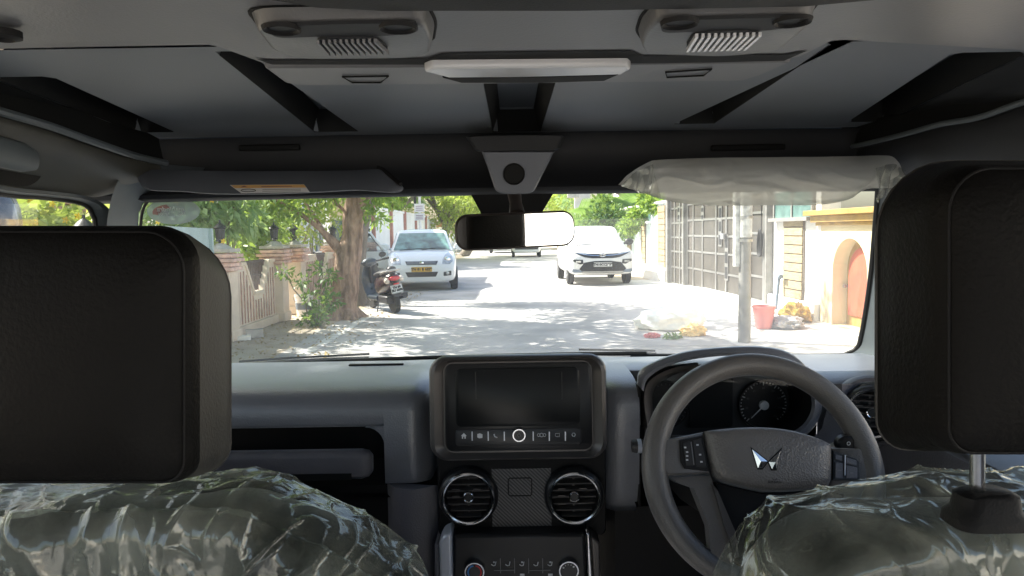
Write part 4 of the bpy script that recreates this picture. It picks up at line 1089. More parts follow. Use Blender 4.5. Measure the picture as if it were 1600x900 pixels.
# seat and steering wheel seen through the windscreen are a dark shape: a person-free cabin with a seat back
# pearl SUV
front_y = 20.0; sxx = (UZ(885, 450, 0).x + UZ(992, 446, 0).x) / 2
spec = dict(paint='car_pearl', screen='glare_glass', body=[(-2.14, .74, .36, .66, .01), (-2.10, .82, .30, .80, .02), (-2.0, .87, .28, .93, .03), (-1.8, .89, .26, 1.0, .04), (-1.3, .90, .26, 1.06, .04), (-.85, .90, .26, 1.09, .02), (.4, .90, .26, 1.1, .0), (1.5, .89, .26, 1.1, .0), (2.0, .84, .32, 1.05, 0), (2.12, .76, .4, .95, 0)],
            cabin=(-1.15, 1.95, -.35, 1.5, .82, .66, 1.06, 1.60), axles=(-1.3, 1.3), wheel_r=.345, track=.83, mirror_paint=False)
suv, patch, hit, sbody = vehicle('parked_suv', 'pearl white SUV with a slim dark grille, parked facing the camera on the right', (sxx + .02, front_y + 2.14, 0), R(2.0), spec)
patch('grille', [(-.83, .925), (-.5, .875), (0, .86), (.5, .875), (.83, .925), (.48, .775), (.28, .745), (-.28, .745), (-.48, .775)], 'black_trim', .010)
for s in (-1, 1):
    patch('headlight', [(s * .42, .885), (s * .82, .935), (s * .80, .905), (s * .44, .845)][::s], 'lamp_glass', .018)
    mb = MB()
    pts = [(.09, .83), (.3, .838), (.5, .862), (.7, .905), (.7, .893), (.5, .845), (.3, .818), (.09, .81)]
    for (a, b), (c, d) in zip([pts[i] for i in range(3)] and list(zip(pts[:3], pts[1:4])), list(zip(pts[7:4:-1], pts[6:3:-1]))):
        mb.add([hit(s * a[0], a[1], .024), hit(s * b[0], b[1], .024), hit(s * d[0], d[1], .024), hit(s * c[0], c[1], .024)], [(0, 1, 2, 3)])
    mb.build('chrome_wing', 'chrome', suv, smooth=0)
    o = patch('lamp_pod', [(s * .52, .60), (s * .62, .585), (s * .80, .67), (s * .80, .72), (s * .54, .71)][::s], 'black_trim', .010)
    mb = MB(); c = hit(s * .66, .66, .014); mb.box(c, (.14, .012, .05)); mb.build('lamp_lens', 'lamp_glass', o)
    patch('bumper_corner', [(s * .52, .36), (s * .78, .36), (s * .84, .40), (s * .80, .46), (s * .60, .43)][::s], 'pipe_grey', .012)
patch('lower_intake', [(-.50, .63), (-.22, .67), (.22, .67), (.50, .63), (.64, .46), (.57, .39), (-.57, .39), (-.64, .46)], 'black_trim', .010)
patch('skid_strip', [(-.60, .375), (.60, .375), (.54, .335), (-.54, .335)], 'steel', .014)
c = hit(0, .835, .03); mb = MB()
for a, b in ((.075, .052), (.03, .048)): mb.tube([c + Vector((a * math.cos(q), -.01, b * math.sin(q))) for q in [i * 2 * math.pi / 20 for i in range(20)]], .008, 6, closed=True)
mb.tube([c + Vector((.055 * math.cos(q), -.01, .018 * math.sin(q) + .022)) for q in [i * 2 * math.pi / 20 for i in range(20)]], .007, 6, closed=True)
mb.build('badge', 'chrome', suv)
plate(suv, hit(0, .575, .03), .50, .12, 'TN10CC2959', 'plate_white', .088)
hl = MB(); hl.tube([(-.6, -1.2, 1.09), (0, -1.2, 1.12), (.55, -1.18, 1.10)], .012, 6); hl.build('wiper', 'black_trim', suv)
# far cars under the mirror
spec = dict(paint='car_white', body=[(-1.9, .7, .3, .6, .01), (-1.85, .78, .24, .75, .02), (-1.6, .84, .24, .88, .03), (-.8, .86, .24, 1.0, .02), (.5, .86, .24, 1.0, .0), (1.5, .84, .24, 1.0, .0), (1.9, .76, .3, .9, 0)],
            cabin=(-1.0, 1.7, -.3, 1.3, .78, .62, .98, 1.5), axles=(-1.2, 1.2), wheel_r=.31, track=.80)
q = UZ(823, 402, 0)
v3, patch, hit, _b = vehicle('distant_car', 'white car far down the road, below the rear-view mirror', (q.x, q.y + 1.9, 0), 0, spec)
patch('front_grille', [(-.7, .62), (.7, .62), (.66, .45), (-.66, .45)], 'black_trim', .01)
for s in (-1, 1): patch('headlight', [(s * .5, .66), (s * .74, .68), (s * .72, .76), (s * .52, .74)][::s], 'lamp_glass', .012)
q = UZ(793, 400, 0)
spec = dict(spec); spec['paint'] = 'black_trim'
v4, patch, hit, _b = vehicle('dark_car', 'dark car parked far off, just left of the distant white one', (q.x - .45, q.y + 8, 0), 0, spec)
for s in (-1, 1): patch('headlight', [(s * .5, .66), (s * .74, .68), (s * .72, .76), (s * .52, .74)][::s], 'lamp_glass', .012)

# ------------------------------------------------------------------ scooter (rear towards the viewer, leaning on its stand)
def scooter(loc, rz):
    t = thing('scooter', 'dark blue-grey scooter with a red tail lamp parked between tree and hatchback', 'scooter', loc, rz, world=False)
    t.rotation_euler = (0, R(-9), rz); t.scale = (.95, .95, .93)         # leans on its side stand
    def ell(c, a, b, n=16, tilt=0): return [(c[0] + a * math.cos(q), c[1], c[2] + b * math.sin(q)) for q in [i * 2 * math.pi / n for i in range(n)]]
    # local: rear at -y, front at +y
    W = MB(); W.lathe([(.14, -.05), (.21, -.052), (.225, -.03), (.225, .03), (.21, .052), (.14, .05)], (0, -.48, .225), axis=(1, 0, 0), n=28); w = W.build('wheel', 'tyre', t)
    MB().lathe([(.14, -.045), (.12, -.03), (.03, -.05), (.03, .05), (.12, .03), (.14, .045)], (0, -.48, .225), axis=(1, 0, 0), n=20).build('rim', 'alloy', w)
    W = MB(); W.lathe([(.14, -.045), (.205, -.047), (.22, -.02), (.22, .02), (.205, .047), (.14, .045)], (0, .76, .22), axis=(1, 0, 0), n=28); w = W.build('wheel', 'tyre', t)
    MB().lathe([(.14, -.04), (.12, -.03), (.03, -.05), (.03, .05), (.12, .03), (.14, .04)], (0, .76, .22), axis=(1, 0, 0), n=20).build('rim', 'alloy', w)
    bd = MB(); bd.loft([ell((0, -.74, .72), .06, .06), ell((0, -.70, .71), .13, .12), ell((0, -.55, .66), .185, .18), ell((0, -.30, .60), .20, .22), ell((0, -.05, .55), .19, .24), ell((0, .06, .50), .15, .22), ell((0, .10, .48), .09, .16)])
    bd.build('body', 'scooter_maroon', t, smooth=180)
    st = MB(); st.loft([ell((0, -.60, .83), .09, .03), ell((0, -.52, .85), .14, .05), ell((0, -.2, .83), .155, .055), ell((0, .05, .79), .14, .05), ell((0, .14, .76), .07, .03)]); st.build('seat', 'scooter_dark', t, smooth=180)
    gr = MB(); gr.tube([(-.14, -.38, .82), (-.17, -.55, .87), (-.13, -.76, .90), (0, -.80, .905), (.13, -.76, .90), (.17, -.55, .87), (.14, -.38, .82)], .02, 8); gr.build('grab_rail', 'scooter_silver', t)
    bk = MB(); bk.loft([ell((0, -.70, .90), .08, .06), ell((0, -.66, .905), .10, .075), ell((0, -.62, .905), .09, .06)]); bk.build('back_pad', 'scooter_dark', t, smooth=180)
    tl = MB(); tl.loft([ell((0, -.775, .735), .06, .025), ell((0, -.76, .735), .105, .045), ell((0, -.70, .735), .13, .05)]); tl.build('tail_lamp', 'red_lens', t, smooth=180)
    for s in (-1, 1):
        q = MB(); q.loft([ell((s * .15, -.735, .70), .03, .03, 12), ell((s * .145, -.70, .70), .055, .06, 12), ell((s * .14, -.62, .70), .05, .06, 12)]); q.build('indicator', 'clear_lens', t, smooth=180)
    rf = MB(); rf.box((0, -.775, .625), (.12, .02, .03)); rf.build('reflector', 'red_lens', t, bevel=.005)
    fe = MB(); fe.loft([[(-.09, -.66, .66), (.09, -.66, .66), (.09, -.62, .66), (-.09, -.62, .66)], [(-.10, -.73, .5), (.10, -.73, .5), (.10, -.70, .5), (-.10, -.70, .5)], [(-.075, -.76, .36), (.075, -.76, .36), (.075, -.74, .36), (-.075, -.74, .36)]]); fe.build('mudguard', 'scooter_dark', t, bevel=.008)
    M = frame((0, -.755, .52), (1, 0, 0), (0, .22, 1)); plate(t, None, .24, .17, 'TN 09\nBU 6698', 'plate_white', .062, M=M)
    ex = MB(); ex.tube([(.16, -.05, .26), (.19, -.3, .28), (.20, -.62, .34)], [.03, .055, .06], 12); ex.build('exhaust', 'scooter_dark', t, smooth=60)
    sh = MB(); sh.prism([(.262, -.30, .24), (.262, -.62, .30), (.262, -.62, .40), (.262, -.30, .34)], (.012, 0, 0)); sh.build('exhaust_guard', 'scooter_silver', t, bevel=.006)
    en = MB(); en.box((-.10, -.34, .30), (.16, .5, .16)); en.box((0, -.12, .30), (.22, .3, .18)); en.build('engine', 'scooter_dark', t, bevel=.03)
    fb = MB(); fb.loft([[(x, y, z) for x, z in rrect(.36, .10, .03, 3, 0, .30)] for y in (-.02, .25, .48)]); fb.build('footboard', 'scooter_blue', t, smooth=50)
    sd = MB()
    prof = [(.46, .26, .17), (.52, .42, .20), (.56, .62, .215), (.55, .80, .19), (.50, .95, .14)]
    ringsA = [[(x, y + .06 * (1 - (x / hw) ** 2), z) for x in [hw * (-1 + 2 * i / 10) for i in range(11)]] + [(x, y + .03 + .06 * (1 - (x / hw) ** 2), z) for x in [hw * (1 - 2 * i / 10) for i in range(11)]] for y, z, hw in prof]
    sd.loft(ringsA); sd.build('leg_shield', 'scooter_blue', t, smooth=50)
    fd = MB(); fd.loft([ell((0, .98, .30), .03, .03), ell((0, .90, .42), .08, .06), ell((0, .75, .47), .09, .06), ell((0, .58, .42), .06, .05)]); fd.build('front_mudguard', 'scooter_blue', t, smooth=180)
    hd = MB(); hd.loft([ell((0, .42, 1.0), .07, .05), ell((0, .46, 1.02), .15, .09), ell((0, .56, 1.02), .16, .10), ell((0, .64, 1.0), .11, .08)]); hd.build('handlebar_cowl', 'scooter_blue', t, smooth=180)
    hb = MB(); hb.tube([(-.36, .36, 1.05), (-.16, .46, 1.03), (0, .48, 1.02), (.16, .46, 1.03), (.36, .36, 1.05)], .018, 8); o = hb.build('handlebar', 'scooter_dark', t)
    gp = MB()
    for s in (-1, 1): gp.tube([(s * .25, .415, 1.04), (s * .38, .35, 1.055)], .024, 8)
    gp.build('grip', 'scooter_dark', o)
    for s in (-1, 1):
        mm = MB(); mm.tube([(s * .22, .43, 1.04), (s * .27, .46, 1.11)], .008, 6); mm.lathe([(.02, -.02), (.055, -.012), (.06, .0), (.05, .004)], (s * .29, .46, 1.14), axis=(0, -1, 0), n=14, sx=1.4); mm.build('mirror', 'scooter_dark', t)
    ssd = MB(); ssd.tube([(-.12, .02, .26), (-.22, -.02, .02)], .012, 6); ssd.build('side_stand', 'scooter_dark', t)
    fr = MB(); fr.tube([(0, .52, .95), (0, .62, .6), (0, .76, .22)], .03, 8); fr.build('fork', 'scooter_dark', t)
    return t
q = UZ(619, 489, 0)
scooter((q.x - .24, q.y + .40, .0), R(31))
# ------------------------------------------------------------------ interior materials
MATS.update(
    ceil=pbr('roof_lining', (0.125, 0.140, 0.160), 0.50, var=0.12, scale=5, bump=0.35, bscale=500, detail=8, spec=0.5),
    ceil_near=pbr('roof_panel_plastic', (0.136, 0.139, 0.147), 0.42, var=0.12, scale=5, bump=0.2, bscale=400, detail=8),
    housing=pbr('lamp_housing_plastic', (0.075, 0.077, 0.081), 0.38, var=0.12, scale=7, bump=0.2, bscale=400, detail=8, spec=0.6),
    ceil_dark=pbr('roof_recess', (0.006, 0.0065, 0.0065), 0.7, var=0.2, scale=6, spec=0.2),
    dark=grain('dark_plastic', (0.030, 0.030, 0.031), 0.5, 420, 0.4),
    darker=grain('black_plastic', (0.007, 0.007, 0.0075), 0.6, 420, 0.3, spec=0.2),
    header=pbr('header_plastic', (0.015, 0.0165, 0.019), 0.6, var=0.12, scale=6, spec=0.3),
    pillar=pbr('pillar_trim', (0.075, 0.09, 0.10), 0.55, var=0.15, scale=7, bump=0.15, bscale=400),
    railtrim=pbr('rail_trim', (0.045, 0.045, 0.039), 0.55, var=0.25, scale=8, bump=0.15, bscale=300),
    dash=grain('dash_skin', (0.15, 0.155, 0.176), 0.33, 330, 0.45, spec=1.0),
    dash_lower=grain('dash_lower', (0.10, 0.098, 0.112), 0.45, 330, 0.4),
    bezel=pbr('satin_bezel', (0.075, 0.069, 0.067), 0.38, metal=0.3, var=0.12, scale=9),
    piano=pbr('piano_black', (0.014, 0.014, 0.015), 0.35, var=0.2, rvar=0.05, spec=0.35),
    display=pbr('display_glass', (0.010, 0.011, 0.012), 0.32, var=0.3, scale=3, rvar=0.06, spec=0.25),
    button=pbr('button_plastic', (0.022, 0.022, 0.024), 0.4),
    icon=pbr('icon_print', (0.55, 0.56, 0.58), 0.5, var=0.05),
    icon_dim=pbr('dim_icon_print', (0.16, 0.16, 0.17), 0.5, var=0.1),
    silver=pbr('satin_silver', (0.52, 0.55, 0.62), 0.32, metal=0.35, var=0.06, scale=8),
    ring=pbr('bright_ring', (0.72, 0.73, 0.75), 0.14, metal=1.0, var=0.04, rvar=0.05),
    carbon=stripe_mat('carbon_weave', (0.012, 0.012, 0.013), (0.10, 0.10, 0.105), 62, (0, R(45), 0)),
    wheel_skin=grain('steering_skin', (0.11, 0.103, 0.098), 0.38, 430, 0.7, spec=0.55),
    pad_skin=grain('airbag_skin', (0.14, 0.13, 0.122), 0.36, 330, 0.9, spec=0.6),
    leather=pbr('head_restraint_leather', (0.0058, 0.0056, 0.0054), 0.52, var=0.35, scale=5, bump=0.35, bscale=260, detail=8, spec=0.10),
    leather_edge=pbr('head_restraint_side', (0.034, 0.0325, 0.030), 0.6, var=0.35, scale=6, bump=0.35, bscale=320, detail=8),
    seat_cloth=pbr('seat_cloth', (0.010, 0.012, 0.011), 0.7, var=0.3, scale=9, bump=0.3, bscale=250),
    visor=pbr('visor_skin', (0.11, 0.122, 0.145), 0.6, var=0.1, scale=7, bump=0.15, bscale=400),
    orange_print=pbr('orange_print', (0.80, 0.50, 0.20), 0.55, var=0.05),
    white_print=pbr('white_print', (0.80, 0.80, 0.82), 0.55, var=0.03),
    lamp_strip=pbr('lamp_strip', (0.50, 0.51, 0.53), 0.25, var=0.05, coat=0.3),
    blue_print=pbr('blue_print', (0.05, 0.25, 0.62), 0.5, var=0.05),
    red_print=pbr('red_print', (0.65, 0.06, 0.06), 0.5, var=0.05),
    dial=pbr('dial_face', (0.05, 0.05, 0.053), 0.35),
    mirror_glass=pbr('mirror_glass', (0.86, 0.86, 0.86), 0.01, metal=1.0, var=0.02, rvar=0.008, scale=30),
    mirror_case=pbr('mirror_case', (0.030, 0.024, 0.022), 0.4),
    rubber=pbr('rubber_seal', (0.014, 0.014, 0.014), 0.6),
    hood=pbr('bonnet_paint', (0.10, 0.13, 0.19), 0.25, coat=0.6, var=0.05),
    windscreen=glass_mat('windscreen_glass', (0.96, 0.985, 0.98), veil=0.042, refl=0.25, dirt=0.012),  # veil is a milky film that also imitates the haze outside
    door_glass2=glass_mat('front_door_glass', (0.90, 0.93, 0.92), veil=0.03, refl=0.4),
    lens=glass_mat('cluster_lens', (0.85, 0.86, 0.87), veil=0.03, refl=0.35, dirt=0.03),
    sticker=glass_mat('sticker_film', (0.34, 0.42, 0.42), veil=0.22, refl=0.1),
    sticker_red=glass_mat('sticker_red_film', (0.85, 0.32, 0.30), veil=0.10, refl=0.1),
    sticker_ink=pbr('sticker_white_ink', (0.55, 0.62, 0.60), 0.6, var=0.05),
    film=film_mat('seat_polythene', (0.86, 0.89, 0.85), 0.95, 0.25, 0.11, 0.22, 26, (1.6, 1.6, .8), (0.72, 0.75, 0.64), .25, 1.8, .45),
    film_visor=film_mat('visor_polythene', (0.80, 0.80, 0.76), 0.975, 0.80, 0.38, 0.25, 16, (.6, 1.2, 1.2), (0.82, 0.82, 0.76), .80, 1.15, .25),
    film_clear=film_mat('clear_polythene', (0.90, 0.91, 0.90), 0.86, 0.20, 0.2, 0.7, 18, (1, 1, 1), (0.8, 0.8, 0.76)),
    steel_rod=pbr('steel_rod', (0.60, 0.61, 0.62), 0.22, metal=1.0, var=0.05),
)

car = thing('car', 'dark car cabin around the viewer, with dashboard, steering wheel and two black head restraints', 'car', (0, 0, 0))

for k_, s_w in (('dash', .55), ('dash_lower', .2), ('pad_skin', .25), ('wheel_skin', .25)):
    b_ = [n for n in MATS[k_].node_tree.nodes if n.type == 'BSDF_PRINCIPLED'][0]
    b_.inputs['Sheen Weight'].default_value = s_w; b_.inputs['Sheen Roughness'].default_value = .35; b_.inputs['Sheen Tint'].default_value = (.78, .86, 1, 1)
# ------------------------------------------------------------------ roof
ZC = 1.70
def line_at(a, b, Y): return a[0] + (b[0] - a[0]) * (Y - a[1]) / (b[1] - a[1])
def chan(n1, f1, n2, f2):
    n1, f1, n2, f2 = [UZ(p[0], p[1], ZC) for p in (n1, f1, n2, f2)]
    return lambda Y: (line_at(n1, f1, Y), line_at(n2, f2, Y))
chans = [chan((0, 125), (210, 205), (60, 110), (275, 207)), chan((325, 72), (490, 205), (395, 88), (560, 205)),
         chan((755, 130), (770, 205), (868, 130), (845, 205)), chan((1195, 128), (1050, 195), (1305, 65), (1120, 190)),
         chan((1480, 88), (1325, 190), (1600, 85), (1380, 190))]
ends = [1.43, 1.46, 1.50, 1.43, 1.44]; starts = [.93, .82, .95, .82, .88]
DP_ = 0.042
Ys = sorted(set([.80, .86, .92, 1.0, 1.1, 1.2, 1.3, 1.36, 1.40, 1.515] + [e for e in ends] + [e - .03 for e in ends] + [s for s in starts] + [s + .012 for s in starts]))
mb = MB(); rows = []
for Y in Ys:
    row = []; xs = []
    for ci, cfn in enumerate(chans):
        a, b = cfn(Y); inset = .012
        d = DP_ * max(0, min(1, (Y - starts[ci]) / .012, (ends[ci] - Y) / .03))
        xs += [(a, 0), (a + inset, d), (b - inset, d), (b, 0)]
    row = [(-.80, Y, ZC)] + [(x, Y, ZC + d) for x, d in xs] + [(.84, Y, ZC)]
    rows.append(row)
mb.loft(rows, close=False, cap=(False, False))
roof = mb.build('roof_lining', 'ceil', car, smooth=20, recalc=False)
# dark sheets just proud of the channel faces, painting in the recess shade
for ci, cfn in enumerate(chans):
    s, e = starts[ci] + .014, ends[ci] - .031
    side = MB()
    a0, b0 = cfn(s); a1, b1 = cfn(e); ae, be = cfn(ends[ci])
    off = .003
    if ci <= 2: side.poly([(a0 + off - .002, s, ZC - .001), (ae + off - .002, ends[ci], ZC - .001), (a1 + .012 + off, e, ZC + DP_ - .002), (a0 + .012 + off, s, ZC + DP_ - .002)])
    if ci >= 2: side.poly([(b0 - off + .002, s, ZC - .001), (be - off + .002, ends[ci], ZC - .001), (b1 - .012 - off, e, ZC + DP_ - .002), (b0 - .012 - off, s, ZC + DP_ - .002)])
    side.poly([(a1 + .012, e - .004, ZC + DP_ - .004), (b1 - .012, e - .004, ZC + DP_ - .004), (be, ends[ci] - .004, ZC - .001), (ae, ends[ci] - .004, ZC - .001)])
    side.build('channel_shade_sheet', 'ceil_dark', roof, smooth=0, recalc=False)
# outer trims under the outer channels: dark rubber-lined cheeks
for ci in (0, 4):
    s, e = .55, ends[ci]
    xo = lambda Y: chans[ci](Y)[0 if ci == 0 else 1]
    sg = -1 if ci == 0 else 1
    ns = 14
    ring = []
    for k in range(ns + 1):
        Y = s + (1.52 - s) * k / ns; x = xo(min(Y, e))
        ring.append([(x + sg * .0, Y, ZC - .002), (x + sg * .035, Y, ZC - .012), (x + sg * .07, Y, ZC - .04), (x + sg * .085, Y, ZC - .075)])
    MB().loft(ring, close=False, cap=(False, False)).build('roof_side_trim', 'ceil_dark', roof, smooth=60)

# rear roof panel, stepping down towards the viewer, and the dark bar behind it
def zpoly(pts, z): return [UZ(a, b, z) for a, b in pts]
pts = [(-500, 92), (0, 76), (200, 72), (325, 70), (345, 74), (405, 96), (430, 100), (800, 98), (1220, 94), (1250, 88), (1298, 64), (1320, 62), (1600, 78), (2100, 100)]
front = zpoly(pts, 1.686)
Yb = -.9
mb = MB()
rg = []
for p in front:
    rg.append([Vector((p.x, p.y, 1.686)) + Vector((0, .012, .012)), Vector((p.x, p.y, 1.6875)) + Vector((0, .004, -.0005)), Vector((p.x, p.y, 1.686)), Vector((p.x, p.y - .03 if p.y > .4 else p.y, 1.686)), Vector((p.x * .8, Yb, 1.686))])
mb.loft(rg, close=False, cap=(False, False))
rp_ = mb.build('rear_roof_panel', 'ceil_near', car, smooth=40)
# thin dark gap between rear panel and console
g = MB(); a = zpoly([(425, 101), (560, 101), (690, 101), (800, 100), (985, 99), (1100, 98), (1225, 95)], 1.6850); b = zpoly([(400, 92), (430, 94), (668, 91), (690, 83), (800, 81), (985, 79), (1005, 87), (1225, 85), (1262, 79)], 1.6850)
g.poly([*a[::-1], *b]); g.build('panel_gap', 'ceil_dark', rp_, smooth=0)
# roof console strip with the long pale lamp
cp = zpoly([(412, 106), (800, 103), (1238, 97), (1190, 118), (1160, 127), (800, 131), (470, 134), (445, 130)], 1.690)
mb = MB(); mb.prism(cp, (0, 0, .012)); con = mb.build('roof_console', 'ceil_near', car, smooth=0, bevel=.004)
lp = zpoly([(662, 112), (675, 107), (980, 104), (986, 109), (972, 117), (820, 121), (700, 122)], 1.676)
mb = MB(); mb.prism(lp, (0, 0, .014)); mb.build('lamp_strip', 'lamp_strip', con, bevel=.003)
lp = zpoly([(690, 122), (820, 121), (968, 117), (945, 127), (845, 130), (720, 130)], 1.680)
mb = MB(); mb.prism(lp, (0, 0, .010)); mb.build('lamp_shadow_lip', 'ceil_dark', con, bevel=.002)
for pp in ([(535, 120), (607, 119), (595, 129), (550, 129)], [(1040, 113), (1112, 108), (1100, 118), (1042, 121)]):
    c = zpoly(pp, 1.6885); mb = MB(); mb.tube(c, .0012, 5, closed=True); mb.build('cover_outline', 'ceil_dark', con)
# dark rear bar right above the viewer
bar = zpoly([(250, -60), (330, -22), (420, 6), (500, 19), (600, 24), (900, 24), (1250, 17), (1350, 8), (1450, -8), (1600, -45)], 1.672)
mb = MB(); mb.loft([[Vector((p.x, p.y + .004, 1.686)), Vector((p.x, p.y, 1.676)), Vector((p.x, p.y - .012, 1.672)), Vector((p.x, p.y - .12, 1.672))] for p in bar], close=False, cap=(False, False))
mb.build('rear_roof_bar', 'darker', car, smooth=60)
# two roof speaker and lamp housings
def housing(outline, band, holes, grille, lean):
    zb = 1.672
    o = zpoly(outline, zb); c = sum(o, Vector()) / len(o)
    def rnd(P, k=4):
        L = []
        n = len(P)
        for i in range(n):
            a, b, d = P[(i - 1) % n], P[i], P[(i + 1) % n]
            r = min((a - b).length, (d - b).length) * .35
            p0 = b + (a - b).normalized() * r; p1 = b + (d - b).normalized() * r
            for q in range(k + 1):
                t = q / k; L.append(p0 * (1 - t) ** 2 + b * 2 * t * (1 - t) + p1 * t * t)
        return L
    oo = rnd(o)
    def ins(P, s, z): return [Vector((c.x + (p.x - c.x) * s, c.y + (p.y - c.y) * s, z)) for p in P]
    mb = MB(); mb.loft([ins(oo, 1.05, 1.688), ins(oo, 1.0, 1.676), ins(oo, .975, 1.6715), ins(oo, .94, 1.6708)], cap=(False, True))
    h = mb.build('roof_lamp_housing', 'housing', car, smooth=60)
    MB().loft([ins(oo, 1.075, 1.6855), ins(oo, 1.05, 1.6845)], cap=(True, True)).build('housing_shadow_line', 'ceil_dark', h, smooth=0)  # dark outline painting shadow lines around the housing
    b = zpoly(band, 1.6695); mb = MB(); mb.prism(rnd(b), (0, 0, .003)); mb.build('housing_recess', 'header', h, smooth=0)
    for (px, py, r) in holes:
        q = UZ(px, py, 1.6680); mb = MB(); mb.lathe([(r * 1.25, .0025), (r * 1.15, -.001), (r, .0), (r * .9, .002)], q, axis=(0, 0, 1), n=20, sx=1.0); mb.build('screw_hole', 'darker', h)
    gq = [UZ(a, b_, 1.6685) for a, b_ in grille]
    mb = MB(); mb.prism(rnd(gq), (0, 0, .003)); gb = mb.build('grille', 'header', h, smooth=0)
    br = MB(); n = 11
    for i in range(n):
        t0 = (i + .30) / n; t1 = (i + .78) / n
        A0, A1 = gq[0].lerp(gq[1], t0), gq[0].lerp(gq[1], t1); B0, B1 = gq[3].lerp(gq[2], t0), gq[3].lerp(gq[2], t1)
        br.prism([A0.lerp(B0, .08), A1.lerp(B1, .08), A1.lerp(B1, .92), A0.lerp(B0, .92)], (0, 0, -.0035))
    br.build('grille_slat', 'lamp_strip' if lean else 'ceil_near', gb, smooth=0)
    return h
housing([(392, 38), (520, 36), (660, 31), (676, 58), (672, 84), (640, 90), (470, 92), (425, 78)],
        [(412, 42), (520, 38), (650, 36), (655, 50), (610, 56), (505, 57), (430, 60)], [(440, 47, .013), (622, 45, .013)],
        [(490, 60), (588, 58), (612, 82), (510, 84)], 0)
housing([(1000, 70), (1008, 48), (1032, 27), (1150, 25), (1276, 24), (1255, 48), (1215, 80), (1130, 88), (1010, 84)],
        [(1030, 33), (1150, 29), (1255, 27), (1240, 42), (1200, 48), (1085, 50), (1035, 52)], [(1062, 38, .013), (1238, 35, .013)],
        [(1085, 50), (1195, 48), (1165, 75), (1068, 78)], 1)
# bolt at the far left of the rear panel
q = UZ(2, 48, 1.682); MB().lathe([(.016, 0), (.016, -.006), (.010, -.008), (.008, -.003)], q, n=16).build('roof_bolt', 'darker', car)

mb = MB(); mb.loft([[(x, y, 1.79 - .06 * max(0, abs(x) / .9 - .75) / .25) for x in (-.93, -.88, -.6, 0, .6, .88, .93)] for y in (-1.0, .15, 1.0, 1.50, 1.575)] + [[(x, 1.60, 1.60) for x in (-.93, -.88, -.6, 0, .6, .88, .93)]], close=False, cap=(False, False))
mb.loft([[(s * .93, -1.0, z), (s * .93, 1.60, z)] for s, z in ((-1, 1.74), (-1, 1.66))], close=False, cap=(False, False)); mb.loft([[(.93, -1.0, z), (.93, 1.60, z)] for z in (1.74, 1.66)], close=False, cap=(False, False))
mb.build('roof', 'hood', car, smooth=40)
for s in (-1, 1):
    MB().prism([(s * .82, .44, .45), (s * .82, .44, 1.13), (s * .82, -1.0, 1.13), (s * .82, -1.0, .45)], (s * .06, 0, 0)).build('body_side', 'dash_lower', car, smooth=0, bevel=.01)
    MB().loft([[(s * .80, -.46, z), (s * .80, -.80, z), (s * .88, -.80, z), (s * .88, -.46, z)] for z in (1.13, 1.70)]).build('rear_pillar', 'header', car, smooth=0, bevel=.02)
# ------------------------------------------------------------------ header above the windscreen
mb = MB(); prof = [(1.515, 1.70), (1.528, 1.69), (1.530, 1.640), (1.515, 1.612), (1.492, 1.596), (1.486, 1.588), (1.492, 1.580), (1.545, 1.576)]
mb.loft([[(x, y - .02 * (abs(x) / .8) ** 2, z - .006 * (abs(x) / .8) ** 2) for y, z in prof] for x in [-.86 + 1.72 * i / 16 for i in range(17)]], close=False, cap=(False, False))
hd = mb.build('header_trim', 'header', car, smooth=60)
for px0, px1 in ((375, 470), (1110, 1225)):
    a, b = U(px0, 232, 1.522), U(px1, 232, 1.522)
    mb = MB(); mb.box(((a.x + b.x) / 2, 1.517, a.z), (b.x - a.x, .012, .012)); mb.build('header_clip', 'ceil_dark', hd, bevel=.003)

# windscreen
G0, G1 = Vector((0, 1.53, 1.588)), Vector((0, 1.80, 1.175))
gdir = (G1 - G0); gn = Vector((0, gdir.z, -gdir.y)).normalized()
if gn.y < 0: gn = -gn
def UG(px, py, off=0.0): return UP(px, py, G0 - gn * off, gn)
mb = MB(); mb.poly([(-.84, G0.y - .012, G0.z + .018), (.86, G0.y - .012, G0.z + .018), (1.0, G1.y + .03, G1.z - .046), (-1.0, G1.y + .03, G1.z - .046)])
wsn = mb.build('windscreen', 'windscreen', car, smooth=0)
def gpoly(pts, off): return [UG(a, b, off) for a, b in pts]
# black print behind the mirror
mb = MB(); mb.poly(gpoly([(722, 285), (872, 283), (866, 300), (848, 330), (842, 345), (756, 348), (750, 330), (738, 308)], .004)); mb.build('black_print', 'darker', wsn, smooth=0)
# dealer sticker, read from outside, so mirrored here
el = [(271 + 41.5 * math.cos(a), 330 + 20.5 * math.sin(a)) for a in [i * 2 * math.pi / 40 for i in range(40)]]
o = MB().poly(gpoly(el, .003)).build('oval_sticker', 'sticker', wsn, smooth=0)
arc = [(268 - 30 * math.cos(a) - 0, 332 - 13 * math.sin(a)) for a in [(-.25 + 1.55 * i / 12) for i in range(13)]]
arci = [(272 - 22 * math.cos(a), 334 - 9 * math.sin(a)) for a in [(-.25 + 1.55 * i / 12) for i in range(13)]]
MB().poly(gpoly(arc + arci[::-1], .0045)).build('red_swoosh', 'sticker_red', o, smooth=0)
c = UG(266, 327, .0055); e = UG(267, 327, .0055); f_ = UG(266, 326, .0055)
ppx = (e - c).length
Mst = frame(c, (1, 0, 0), f_ - c) @ Matrix.Diagonal((-1, 1, 1, 1))
tx = MB(); text_mesh(tx, 'mahindra', 11.5 * ppx, Mst, bold=.0004); text_mesh(tx, '1800 102 7006', 7.2 * ppx, Mst @ Matrix.Translation((0, -9 * ppx, 0)), bold=.0003)
tx.build('sticker_text', 'sticker_ink', o, smooth=0, recalc=False)

